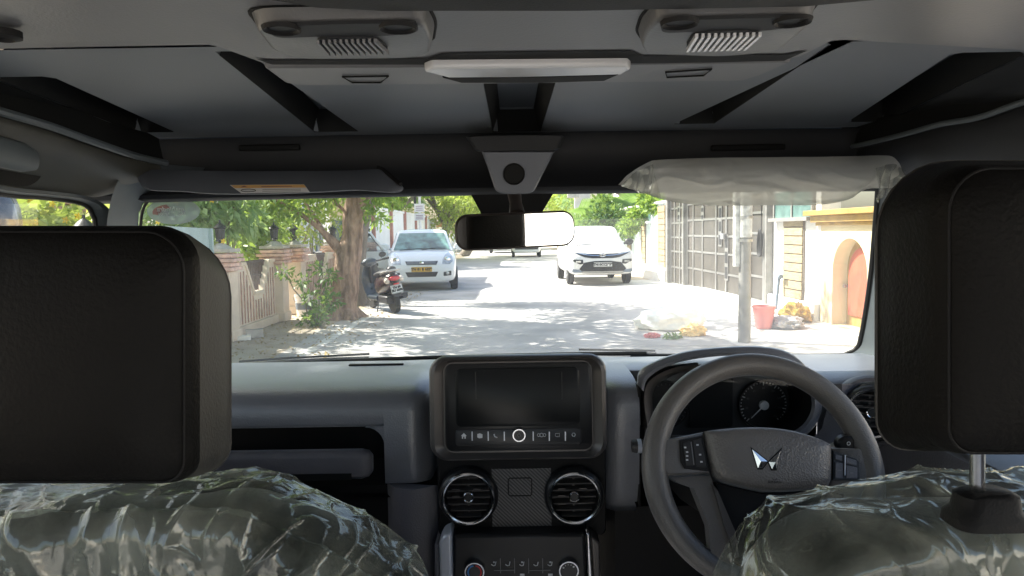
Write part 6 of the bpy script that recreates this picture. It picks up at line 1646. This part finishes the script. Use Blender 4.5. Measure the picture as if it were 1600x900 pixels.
for px, py in ((742, 889), (888, 887)):
    q = U(px, py, 1.298); r = 17 * 1.298 / FPX
    k = MB().lathe([(r, .005), (r, -.010), (r * .93, -.014), (r * .82, -.014), (r * .78, -.011)], q, axis=(0, 1, 0), n=32).build('climate_knob', 'ring', cl, smooth=35)
    MB().lathe([(r * .79, -.0112), (r * .77, -.0118)], q, axis=(0, 1, 0), n=28).build('knob_face', 'button', k)
    if px < 800:
        for a0, a1, m in ((100, 215, 'blue_print'), (80, -35, 'red_print')):
            MB().tube([q + Vector((r * .62 * math.cos(R(a0 + (a1 - a0) * i / 10)), -.0125, r * .62 * math.sin(R(a0 + (a1 - a0) * i / 10)))) for i in range(11)], r * .075, 5).build('temperature_arc', m, k)
    else:
        mb = MB()
        for i, a in enumerate((150, 122, 95, 68, 38)): mb.lathe([(r * (.09 if i in (0, 4) else .05), -.0118), (r * .04, -.0124)], q + Vector((r * .58 * math.cos(R(a)), 0, r * .58 * math.sin(R(a)))), axis=(0, 1, 0), n=8)
        mb.build('fan_mark', 'icon', k)
ib = MB()
for k, xx in enumerate((771, 793, 815, 837, 859)):
    c = U(xx, 881, 1.2985)
    ib.tube([c + Vector((-.004, 0, -.001)), c + Vector((0, 0, -.0035)), c + Vector((.003, 0, -.003)), c + Vector((.0045, 0, .004))], .0009, 5)
    if k % 2 == 0: ib.lathe([(.0018, 0), (.0012, -.0004)], c + Vector((.001, 0, .003)), axis=(0, 1, 0), n=8)
ib.build('button_icon', 'icon', cl)
dl = MB()
for xx in (782, 804, 826, 848): 
    c = U(xx, 884, 1.2988); dl.box(c, (.0012, .0008, .028))
dl.build('button_divider', 'icon_dim', cl, smooth=0)
for xx, w in ((788, .038), (843, .040)):
    MB().box(U(xx, 891, 1.2984), (w, .0008, .0012)).build('indicator_bar', 'icon_dim', cl, smooth=0)
ib = MB()
for xx in (816, 860): ib.box(U(xx, 898, 1.2984), (.008, .0008, .004))
ib.build('lower_icon', 'icon', cl, smooth=0)

# ------------------------------------------------------------------ instrument hood and dials
arcO = smooth_path([(995, 600, 0), (1000, 578, 0), (1030, 561, 0), (1075, 548, 0), (1130, 542, 0), (1190, 541, 0), (1232, 550, 0), (1262, 575, 0), (1280, 605, 0), (1286, 640, 0), (1270, 672, 0), (1235, 692, 0)], 4)
arcI = smooth_path([(1006, 612, 0), (1012, 592, 0), (1040, 573, 0), (1080, 562, 0), (1132, 556, 0), (1188, 556, 0), (1224, 564, 0), (1250, 585, 0), (1264, 610, 0), (1268, 638, 0), (1254, 664, 0), (1225, 682, 0)], 4)
rows_ = []
for o_, i_ in zip(arcO, arcI):
    rows_.append([U(o_.x, o_.y + 3, 1.60), U(o_.x, o_.y, 1.40), U(o_.x * .85 + i_.x * .15, o_.y * .85 + i_.y * .15, 1.352), U(o_.x * .3 + i_.x * .7, o_.y * .3 + i_.y * .7, 1.345), U(i_.x, i_.y, 1.352)])
cluster = MB().loft(rows_, close=False, cap=(False, False)).build('instrument_hood', 'dash', car, smooth=70)
rows_ = [[U(i_.x, i_.y, 1.352), Vector((U(i_.x, i_.y, 1.352).x * .985 + .006, 1.47, U(i_.x, i_.y, 1.352).z - .012))] for i_ in arcI]
MB().loft(rows_, close=False, cap=(False, False)).build('hood_lining', 'darker', cluster, smooth=70)
# second, inner shell on the left of the hood
s_o = smooth_path([(1002, 668, 0), (1000, 630, 0), (1004, 598, 0), (1022, 582, 0), (1052, 571, 0), (1090, 566, 0)], 4); s_i = smooth_path([(1022, 668, 0), (1014, 632, 0), (1016, 606, 0), (1032, 590, 0), (1058, 578, 0), (1092, 572, 0)], 4)
MB().loft([[U(a.x, a.y, 1.40), U(a.x * .5 + b.x * .5, a.y * .5 + b.y * .5, 1.365), U(b.x, b.y, 1.37), U(b.x + 6, b.y + 4, 1.46)] for a, b in zip(s_o, s_i)], close=False, cap=(False, False)).build('hood_inner_shell', 'bezel', cluster, smooth=70)
# face
fp = [(1008, 690), (1006, 640), (1016, 604), (1045, 582), (1090, 570), (1160, 562), (1222, 570), (1258, 600), (1270, 640), (1256, 672), (1222, 692), (1120, 702)]
mb = MB(); mb.poly([U(a, b, 1.462) for a, b in fp]); face = mb.build('dial_face', 'dial', cluster, smooth=0)
q = U(1192, 632, 1.455); r = 40 * 1.455 / FPX
mb = MB(); mb.lathe([(r, 0), (r * .98, -.006), (r * .93, -.006), (r * .92, -.001)], q, axis=(0, 1, 0), n=40); dd_ = mb.build('speed_dial', 'piano', cluster, smooth=40)
tk = MB()
for i in range(33):
    a = R(225 - 270 * i / 32); l = .86 if i % 4 else .78
    p0 = q + Vector((math.cos(a) * r * .92, -.002, math.sin(a) * r * .92)); p1 = q + Vector((math.cos(a) * r * l, -.002, math.sin(a) * r * l)); tk.tube([p0, p1], .0009, 4)
tk.build('dial_tick', 'white_print', dd_, smooth=0)
tn = MB()
for i in range(9):
    a = R(225 - 270 * i / 8); text_mesh(tn, str(i * 20 if i else 0), .0058, frame(q + Vector((math.cos(a) * r * .66, -.0022, math.sin(a) * r * .66)), (1, 0, 0), (0, 0, 1)))
tn.build('dial_number', 'icon_dim', dd_, smooth=0, recalc=False)
ne = MB(); a = R(225); ne.tube([q + Vector((0, -.008, 0)), q + Vector((math.cos(a) * r * .72, -.008, math.sin(a) * r * .72))], [.0016, .0006], 6); ne.lathe([(.009, -.002), (.009, -.010), (.007, -.011)], q, axis=(0, 1, 0), n=20); ne.build('needle', 'white_print', dd_)
q2 = U(1040, 632, 1.455); r2 = 38 * 1.455 / FPX
mb = MB(); mb.lathe([(r2, 0), (r2 * .98, -.006), (r2 * .93, -.006), (r2 * .92, -.001)], q2, axis=(0, 1, 0), n=40); dd2 = mb.build('rev_dial', 'piano', cluster, smooth=40)
tk = MB()
for i in range(25):
    a = R(225 - 270 * i / 24); tk.tube([q2 + Vector((math.cos(a) * r2 * .92, -.002, math.sin(a) * r2 * .92)), q2 + Vector((math.cos(a) * r2 * .82, -.002, math.sin(a) * r2 * .82))], .0005, 4)
tk.build('dial_tick', 'icon_dim', dd2, smooth=0)
cx, cz, w, h = rect_px(1078, 590, 1145, 668, 1.45); mb = MB(); mb.prism([(x, 1.452, z) for x, z in rrect(w, h, .006, 4, cx, cz)], (0, .006, 0)); mb.build('centre_display', 'display', cluster, smooth=40)
mb = MB(); lensrows = []
for j in range(9):
    v = j / 8; row = []
    for i in range(13):
        u_ = i / 12; px = 1012 + (1264 - 1012) * u_; py = 572 + (694 - 572) * v
        row.append(U(px, py, 1.40 + .045 * (1 - v) * 0 + .03 * v - .02 * math.sin(math.pi * v)))
    lensrows.append(row)
mb.loft(lensrows, close=False, cap=(False, False)); mb.build('cluster_lens', 'lens', cluster, smooth=80)
# cowl side right of the dials, column shroud
mb = MB(); rows_ = []
for a, b, c_, d in ((1286, 600, 1345, 600), (1292, 640, 1345, 640), (1284, 670, 1340, 690), (1255, 700, 1330, 740), (1220, 720, 1310, 780)):
    rows_.append([U(a, b, 1.352), U((a + c_) / 2, (b + d) / 2, 1.332), U(c_, d, 1.36)])
mb.loft(rows_, close=False, cap=(False, False)); mb.build('cowl_side', 'dash_lower', cluster, smooth=60)
mb = MB(); rgs = []
for y, hw_, hz in ((1.38, .10, .085), (1.30, .095, .08), (1.20, .075, .065), (1.14, .06, .055)):
    rgs.append([(.385 + x, y, 1.055 + z * .62 - (1.38 - y) * .02) for x, z in rrect(2 * hw_, 2 * hz, .04, 5)])
mb.loft(rgs); mb.build('column_shroud', 'darker', car, smooth=50)
# right-hand air vent
vhead = U(1363, 644, 1.33)
vr = MB().lathe([(.062, .06), (.066, .012), (.062, .004), (.056, .006)], vhead, axis=(.25, 1, -.12), n=36, cap=(False, False)).build('vent_pod', 'dash_lower', car, smooth=60)
vent(1361, 645, .042, 1.325, car, axis=(-.25, -1, .12), cupm='dark')

# ------------------------------------------------------------------ steering wheel
WC = U(1191, 734, 1.13); TLT = R(24)
Wx = Vector((1, 0, 0)); Wy = Vector((0, math.sin(TLT), math.cos(TLT))); 
MW = frame(WC, Wx, Wy)            # local z points to the driver
RW_ = 172 * 1.13 / FPX
mb = MB(); n = 96; rgs = []
for i in range(n):
    a = 2 * math.pi * i / n; rr2 = .0184 + .0018 * (abs(math.cos(a)) ** 6)
    c = Vector((math.cos(a) * RW_, math.sin(a) * RW_, 0)); e = Vector((math.cos(a), math.sin(a), 0))
    rgs.append([MW @ (c + e * rr2 * math.cos(t) + Vector((0, 0, rr2 * 1.05 * math.sin(t)))) for t in [k * 2 * math.pi / 18 for k in range(18)]])
rgs.append(rgs[0]); mb.loft(rgs, cap=(False, False)); sw = mb.build('steering_wheel', 'wheel_skin', car, smooth=180)
def WP(px, py, z=0.0):
    p = UP(px, py, MW @ Vector((0, 0, z)), MW.to_3x3().col[2]); return MW.inverted() @ p
def wloft(outl, zs, m, nm, par=None, smooth=45):
    """outl: pixel outline on the wheel plane; zs: list of (scale, z)"""
    P = [WP(a, b) for a, b in outl]; c = sum(P, Vector()) / len(P); 
    return MB().loft([[MW @ Vector((c.x + (p.x - c.x) * s, c.y + (p.y - c.y) * s, z)) for p in P] for s, z in zs]).build(nm, m, par or sw, smooth=smooth)
pad = [(1097, 676), (1130, 672), (1165, 670), (1200, 671), (1235, 676), (1265, 685), (1288, 695), (1292, 705), (1292, 740), (1288, 760), (1265, 765), (1240, 768), (1215, 769), (1190, 768), (1165, 764), (1140, 758), (1118, 750), (1110, 738), (1104, 715), (1098, 690)]
pad = [(a, b) for a, b, *_ in dense(pad, 2)]
pd_ = wloft(pad, [(1.0, -.02), (1.0, .010), (.985, .020), (.95, .0265), (.88, .031), (.70, .034), (.40, .035), (.1, .0355)], 'pad_skin', 'airbag_pad', smooth=60)
# spokes
wloft([(1020, 690), (1045, 686), (1098, 676), (1108, 742), (1040, 745), (1022, 720)], [(1.0, -.018), (1.0, .006), (.97, .012), (.9, .015)], 'wheel_skin', 'spoke')
wloft([(1290, 700), (1350, 702), (1366, 718), (1366, 748), (1350, 760), (1290, 764)], [(1.0, -.018), (1.0, .006), (.97, .012), (.9, .015)], 'wheel_skin', 'spoke')
wloft([(1044, 745), (1108, 742), (1122, 790), (1146, 870), (1140, 890), (1110, 880), (1104, 820), (1080, 760), (1056, 752)], [(1.0, -.014), (1.0, .004), (.97, .010), (.9, .012)], 'wheel_skin', 'lower_spoke')
wloft([(1108, 757), (1116, 765), (1144, 830), (1150, 870), (1144, 872), (1126, 820)], [(1.0, .004), (1.0, .016), (.9, .019)], 'bezel', 'spoke_trim')
wloft([(1290, 762), (1350, 758), (1330, 800), (1290, 880), (1270, 890), (1262, 860)], [(1.0, -.014), (1.0, .004), (.97, .010), (.9, .012)], 'wheel_skin', 'lower_spoke')
wloft([(1114, 752), (1190, 770), (1288, 764), (1262, 860), (1200, 900), (1146, 870), (1128, 800)], [(1.0, -.022), (1.0, -.004), (.95, .004)], 'darker', 'hub_cover')
# switch pods
pl_ = wloft([(1058, 690), (1094, 681), (1104, 738), (1066, 734), (1060, 722)], [(1.0, .012), (1.0, .017), (.95, .0185)], 'piano', 'switch_pod')
pr_ = wloft([(1294, 706), (1330, 718), (1336, 724), (1336, 752), (1294, 752)], [(1.0, .012), (1.0, .016), (.95, .018)], 'piano', 'switch_pod')
def wq(pts, z, m, nm, par):
    mb = MB()
    for quad in pts: 
        Q = [WP(a, b) for a, b in quad]; mb.prism([MW @ Vector((q.x, q.y, z)) for q in Q], MW.to_3x3().col[2] * .0022)
    return mb.build(nm, m, par, smooth=0, bevel=.0008)
wq([[(1063, 695), (1074, 692), (1079, 730), (1068, 730)], [(1078, 691), (1091, 687), (1099, 733), (1083, 731)]], .0185, 'button', 'switch_button', pl_)
wq([[(1297, 712), (1308, 715), (1308, 723), (1297, 720)], [(1314, 717), (1330, 722), (1330, 730), (1314, 726)], [(1297, 724), (1309, 726), (1309, 749), (1297, 749)], [(1314, 729), (1331, 733), (1331, 749), (1314, 749)]], .018, 'dash_lower', 'switch_button', pr_)
wq([[(1074.5, 693), (1076, 692.6), (1080.5, 729), (1079, 729)]], .0195, 'icon_dim', 'switch_rib', pl_)
wq([[(1310.5, 713), (1312.5, 713.5), (1312.5, 745), (1310.5, 745)]], .0200, 'silver', 'switch_rib', pr_)
mk = MB()
for a, b in ((1066, 702), (1069, 715), (1069, 721), (1069, 709), (1085, 698), (1089, 713), (1091, 724)):
    q = WP(a, b); mk.box(MW @ Vector((q.x, q.y, .0212)), (.0035, .0024, .0004), MW.to_3x3())
mk.build('switch_icon', 'icon', pl_, smooth=0)
mk = MB()
for a, b in ((1303, 716), (1303, 737), (1322, 741)):
    q = WP(a, b); mk.box(MW @ Vector((q.x, q.y, .0206)), (.0050, .0016, .0004), MW.to_3x3())
mk.build('switch_icon', 'icon_dim', pr_, smooth=0)
# winged emblem
def facet(lst, z0, m, nm):
    mb = MB()
    for quad, zs in lst:
        Q = [MW @ Vector((WP(a, b, .036).x, WP(a, b, .036).y, z)) for (a, b), z in zip(quad, zs)]
        mb.poly(Q)
    return mb.build(nm, m, pd_, smooth=0)
za_, zb_ = .0368, .0415
L_ = [(1175, 702), (1199, 721), (1191, 731.5), (1184, 731.5)]; Rr_ = [(1220, 703), (1201, 722), (1206, 733), (1213, 733)]
mk = MB()
for P in (L_, Rr_):
    c = (sum(a for a, b in P) / 4, sum(b for a, b in P) / 4)
    Q = [MW @ Vector((WP(a, b, .036).x, WP(a, b, .036).y, za_)) for a, b in P]
    top_ = MW @ Vector((WP(*c, .036).x, WP(*c, .036).y, zb_))
    base = [MW @ Vector((WP(a, b, .036).x, WP(a, b, .036).y, .033)) for a, b in P]
    o = len(mk.v); mk.add(Q + [top_] + base, [(0, 1, 4), (1, 2, 4), (2, 3, 4), (3, 0, 4), (0, 1, 6, 5), (1, 2, 7, 6), (2, 3, 8, 7), (3, 0, 5, 8)])
mk.build('wing_emblem', 'ring', pd_, smooth=0)
mk = MB()
for P in (L_, Rr_):
    c = (sum(a for a, b in P) / 4, sum(b for a, b in P) / 4)
    mk.poly([MW @ Vector((WP(c[0] + (a - c[0]) * 1.22, c[1] + (b - c[1]) * 1.22, .036).x, WP(c[0] + (a - c[0]) * 1.22, c[1] + (b - c[1]) * 1.22, .036).y, .0358)) for a, b in P])
mk.build('emblem_base', 'darker', pd_, smooth=0)
mk = MB(); text_mesh(mk, 'AIRBAG', .006, MW @ Matrix.Translation((WP(1199, 756).x, WP(1199, 756).y, .0340))); mk.tube([MW @ Vector((WP(1199, 750).x + .003 * math.cos(a), WP(1199, 750).y + .003 * math.sin(a), .0343)) for a in [math.pi + math.pi * i / 8 for i in range(9)]], .0004, 4)
mk.build('pad_marking', 'darker', pd_, smooth=0, recalc=False)
# stalks
s0, s1 = U(1285, 704, 1.22), U(1332, 691, 1.16)
mb = MB(); rgs = []
for k, (t, a, b) in enumerate(((0, .006, .006), (.35, .008, .008), (.62, .013, .011), (.85, .015, .012), (1.0, .013, .010), (1.06, .006, .005))):
    p = s0.lerp(s1, t); rgs.append([p + Vector((0, a * math.cos(q), b * math.sin(q))) for q in [i * 2 * math.pi / 16 for i in range(16)]])
mb.loft(rgs); sk = mb.build('wiper_stalk', 'silver', car, smooth=60)
q = U(1324, 694, 1.140); MB().lathe([(.014, .01), (.0135, .0), (.010, -.003)], q, axis=(0, 1, 0), n=20, sx=1.25).build('stalk_end', 'piano', sk)
MB().tube([U(1326, 693, 1.136) + Vector((.0026 * math.cos(a), 0, .0026 * math.sin(a))) for a in [i * 2 * math.pi / 12 for i in range(12)]], .0006, 4, closed=True).build('stalk_icon', 'icon', sk)
q = U(998, 697, 1.26); mb = MB(); mb.tube([U(1060, 705, 1.30), U(1012, 698, 1.27), q], [.006, .006, .007], 8); mb.lathe([(.010, -.012), (.012, -.004), (.012, .006), (.008, .012)], q, axis=(1, 0, 0), n=14); mb.build('indicator_stalk', 'dark', car, smooth=60)
MB().lathe([(.0123, -.003), (.0123, .004)], q, axis=(1, 0, 0), n=14).build('stalk_ring', 'silver', car)

# ------------------------------------------------------------------ seats
def outline_px(pts, Y, k=3): return [U(a, b, Y) for a, b, *_ in dense(pts, k)]
def head_px(cx, hw, top, bot, rt, rb, Y, n=7):
    P = []
    for sx, sy, r, a0 in ((1, -1, rt, 0), (-1, -1, rt, 90), (-1, 1, rb, 180), (1, 1, rb, 270)):
        ex = cx + sx * (hw - r); ey = (top + r) if sy < 0 else (bot - r)
        for k in range(n + 1):
            a = R(a0 + 90 * k / n); bow = -7 * (1 - ((ex + r * math.cos(a) - cx) / hw) ** 2) if sy < 0 else 5 * (1 - ((ex + r * math.cos(a) - cx) / hw) ** 2)
            P.append(U(ex + r * math.cos(a), ey - r * math.sin(a) + bow, Y))
    return P
def restraint(A, B, parent, edge):
    cA = sum(A, Vector()) / len(A); cB = sum(B, Vector()) / len(B)
    def sc(P, c, s, dy=0.0): return [Vector((c.x + (p.x - c.x) * s, p.y + dy, c.z + (p.z - c.z) * s)) for p in P]
    A1 = sc(A, cA, 1.0, .026)
    mb = MB(); mb.loft([sc(A, cA, .2, -.012), sc(A, cA, .5, -.0105), sc(A, cA, .75, -.0065), sc(A, cA, .88, -.001), sc(A, cA, .945, .005), sc(A, cA, .98, .011), sc(A, cA, .995, .018), A1])
    h = mb.build('head_restraint', 'leather', parent, smooth=70)
    mid_ = [a.lerp(b, .5) for a, b in zip(A1, B)]; cm = sum(mid_, Vector()) / len(mid_)
    mb = MB(); mb.loft([A1, sc(mid_, cm, 1.012), B, sc(B, cB, .96, .012), sc(B, cB, .8, .02)], cap=(False, True)); mb.build('side_band', edge, h, smooth=70)
    sm = MB(); sm.tube(sc(B, cB, .999), .0013, 6, closed=True); sm.build('stitch_seam', 'leather_edge', h)
    s2 = MB(); s2.tube([p + Vector((0, -.0004, 0)) for p in sc(A, cA, .955, .0055)], .0010, 6, closed=True); s2.build('piping_seam', 'darker', h)
    return h
def seatback(pts, Y0, Y1):
    A = outline_px(pts, Y0); c = sum(A, Vector()) / len(A)
    def sc(s, y): return [Vector((c.x + (p.x - c.x) * s, y + (p.z - c.z) * -.12, c.z + (p.z - c.z) * s)) for p in A]
    return [sc(.90, Y0), sc(.97, Y0 + .02), sc(1.0, Y0 + .05), sc(1.0, Y1 - .05), sc(.97, Y1 - .02), sc(.9, Y1)]

def seat_rings(pts, Y0, Y1, k, nb, ns, grow):
    """rings of a seat back: rear face from its middle outwards, then round to the front"""
    A = outline_px(pts, Y1 - .03, k); c = sum(A, Vector()) / len(A); c.z = min(c.z, 1.14)
    out = []
    n = len(A)
    for j in range(nb + ns + 1):
        if j <= nb: s = .12 + .88 * (j / nb); y = Y0; ed = max(0, (s - .86) / .14); y = Y0 + .035 * ed ** 2.2; rad = ed
        else: t = (j - nb) / ns; s = 1.0 + .02 * math.sin(math.pi * t) - .05 * max(0, t - .7); y = Y0 + .035 + (Y1 - Y0 - .035) * t; rad = 1
        ring = []
        for p in A:
            q = Vector((c.x + (p.x - c.x) * s, y, c.z + (p.z - c.z) * s)); rd = Vector((p.x - c.x, 0, p.z - c.z)).normalized()
            dirn = (rd * rad + Vector((0, -1, 0)) * (1 - rad)).normalized(); q += dirn * grow
            ring.append((q, dirn))
        out.append(ring)
    return out
ptsL = [(-420, 1000), (-400, 868), (-330, 793), (-150, 770), (100, 768), (300, 763), (360, 756), (415, 760), (470, 780), (520, 800), (570, 822), (615, 852), (648, 884), (668, 920), (684, 978), (696, 1060), (696, 1250), (300, 1260), (-200, 1260), (-420, 1250)]
ptsR = [(1098, 1250), (1104, 1060), (1122, 970), (1137, 922), (1156, 876), (1186, 836), (1228, 806), (1285, 788), (1345, 777), (1420, 768), (1500, 766), (1650, 776), (1850, 800), (2050, 880), (2080, 1000), (2080, 1250), (1700, 1270), (1350, 1270)]
for pts, Y0, Y1 in ((ptsL, .745, .87), (ptsR, .575, .70)):
    rg = seat_rings(pts, Y0, Y1, 4, 10, 8, -.016)
    MB().loft([[p for p, d in r] for r in rg]).build('seat_back', 'seat_cloth', car, smooth=70)
    zz = min(p.z for p, d in rg[-1]); xs = [p.x for p, d in rg[-1]]
    cx = (min(xs) + max(xs)) / 2; w = (max(xs) - min(xs)) * .92
    MB().loft([[(x, y, z) for x, z in rrect(w * s, .15 * s, .05, 4, cx, .74)] for y, s in ((Y1 - .1, .9), (Y1, 1), (Y1 + .42, 1), (Y1 + .5, .9))]).build('seat_cushion', 'seat_cloth', car, smooth=60)
def crs(v, k): return math.exp(-abs(noise.noise(v)) * k)
def rid(v): return 1 - 2 * abs(noise.noise(v))
def cover(name, label, pts, Y0, Y1, seed, hem=None, k=34, nb=124, ns=40):
    rg = seat_rings(pts, Y0, Y1, k, nb, ns, .004)
    o = Vector((seed * 7.1, seed * 2.3, seed))
    rows_ = []
    for ring in rg:
        row = []
        for p, d in ring:
            w = Vector((fbm(p * 5 + o, 2), fbm(p * 5 + o + Vector((9, 0, 0)), 2), fbm(p * 5 + o + Vector((0, 9, 0)), 2)))
            q = p + w * .03
            fade = min(1, max(0, .55 + .9 * noise.noise(p * 5 + o)))
            h = .008 * fbm(Vector((q.x * 4 + q.z * 2, q.y * 4, q.z * 3 - q.x)) + o, 2)
            h += .011 * crs(Vector((q.x * 4.6 + q.z * 3.0, q.y * 4, q.z * 1.4 - q.x * .9)) + o, 10)
            h += .0082 * fade * crs(Vector((q.x * 11 - q.z * 9, q.y * 7, q.z * 2.2 + q.x * 2.4)) + o * 2, 20)
            h += .0072 * (1 - fade * .6) * crs(Vector((q.x * 14 + q.z * 12, q.y * 9, q.z * 2.6 - q.x * 2.6)) + o * 3, 22)
            h += .0042 * fade * crs(Vector((q.x * 24 - q.z * 6, q.y * 15, q.z * 7 + q.x * 2)) + o, 16)
            h += .0024 * crs(Vector((q.x * 34 + q.z * 22, q.y * 22, q.z * 14 - q.x * 9)) + o * 5, 9) * (1 - fade)
            if hem is not None and d.y < -.5:
                zh = hem(p.x)
                t = (zh - p.z)
                if t > 0: h += .009 + .012 * math.exp(-t / .09) * crs(Vector((p.x * 24, t * 5, 2)) + o, 6) + .010 * crs(Vector((p.x * 10, t * 3.5, 7)) + o, 9)
                elif t > -.004: h += .013
            row.append(p + d * (h + .004))
        rows_.append(row)
    t = MB().loft(rows_, cap=(False, False)).build(name, 'film', None, smooth=180, recalc=True)
    return tag(t, label, 'plastic cover'), rg
def hemL(x):
    px = 800 + x * FPX / .735
    y = 788 + 4 * math.sin(px / 37) + 3 * math.sin(px / 13.7) + (8 if px > 380 else 0) * min(1, (px - 380) / 100) + max(0, px - 480) * .10
    return U(px, y, .735).z
cvL, rgL = cover('seat_cover', 'crinkled clear plastic cover with a gathered hem, over the passenger seat back', ptsL, .745, .87, 1, hemL)
hm = MB(); hm.tube([Vector((U(px, 780, .716).x, .716 + .003 * noise.noise(Vector((px * .05, 0, 0))), hemL(U(px, 780, .735).x) + .002 * noise.noise(Vector((px * .09, 3, 0))))) for px in range(-300, 640, 6)], .0013, 6); None
cvR, rgR = cover('seat_cover', 'rumpled greenish clear plastic cover over the driver seat back beside the steering wheel', ptsR, .575, .70, 6)
# head restraints
restraint(head_px(93, 199, 356, 764, 62, 34, .605), head_px(198, 162, 372, 735, 92, 42, .71), car, 'leather_edge')
hr = restraint(head_px(1722, 243, 254, 720, 70, 40, .476), head_px(1574, 204, 258, 700, 110, 46, .567), car, 'leather')
for px in (1527, 1905): MB().tube([U(px, 690, .53), U(px, 778, .545)], .0052, 14).build('restraint_post', 'steel_rod', car, smooth=60)
for px in (1540,):
    a = U(px, 785, .545); mb = MB()
    mb.loft([[(a.x + x, a.y + y, z) for x, y in rrect(.050 * s, .036 * s, .012, 4)] for z, s in ((a.z - .016, 1.12), (a.z - .008, 1.08), (a.z - .004, .92), (a.z + .007, .86), (a.z + .010, .66))]); mb.build('post_guide', 'darker', car, smooth=50)

# own bonnet and wiper blades
mb = MB(); mb.loft([[(x, y, z - .02 * (x / .7) ** 2) for x in [-.72 + 1.44 * i / 10 for i in range(11)]] for y, z in ((1.90, 1.10), (2.3, 1.05), (3.0, .955), (3.12, .90), (3.14, .7))], close=False, cap=(False, False)); mb.build('bonnet', 'hood', car, smooth=60)
for pts in ([(372, 571), (440, 566), (520, 562), (576, 559)], [(905, 552), (960, 553), (1025, 554)]):
    P = [UG(a, b, -.03) for a, b in pts]
    w = MB(); w.tube(P, [.004, .006, .006, .004][:len(P)], 8); w.tube([p + Vector((0, .01, .008)) for p in P], .003, 6); w.build('wiper_blade', 'rubber', car)

# keep to thing > part > sub-part
def depth(o):
    d = 0
    while o.parent is not None: o = o.parent; d += 1
    return d
for o in list(scene.objects):
    while depth(o) > 2: o.parent = o.parent.parent

# ------------------------------------------------------------------ light
SUN = Vector((-.70, .30, .80)).normalized()
el, az = math.asin(SUN.z), math.atan2(SUN.x, SUN.y)
w = bpy.data.worlds.new('World'); scene.world = w; w.use_nodes = True
nt = w.node_tree; bg = nt.nodes['Background']
sky = nt.nodes.new('ShaderNodeTexSky'); sky.sky_type = 'NISHITA'; sky.sun_disc = False
sky.sun_elevation = el; sky.sun_rotation = az; sky.dust_density = 3.0; sky.air_density = 1.2; sky.ozone_density = 1.0
nt.links.new(sky.outputs[0], bg.inputs[0]); bg.inputs[1].default_value = 0.34
ld = bpy.data.lights.new('sun', 'SUN'); ld.energy = 13.0; ld.angle = R(.53); ld.color = (1.0, .95, .86)
lo = bpy.data.objects.new('sun', ld); col.objects.link(lo)
lo.rotation_euler = (-SUN).to_track_quat('-Z', 'Y').to_euler(); lo.location = (0, 0, 20)
scene.view_settings.view_transform = 'Standard'; scene.view_settings.look = 'None'; scene.view_settings.exposure = 0; scene.view_settings.gamma = 1
scene.cycles.max_bounces = 8; scene.cycles.transparent_max_bounces = 16; scene.cycles.diffuse_bounces = 5
scene.cycles.use_denoising = True
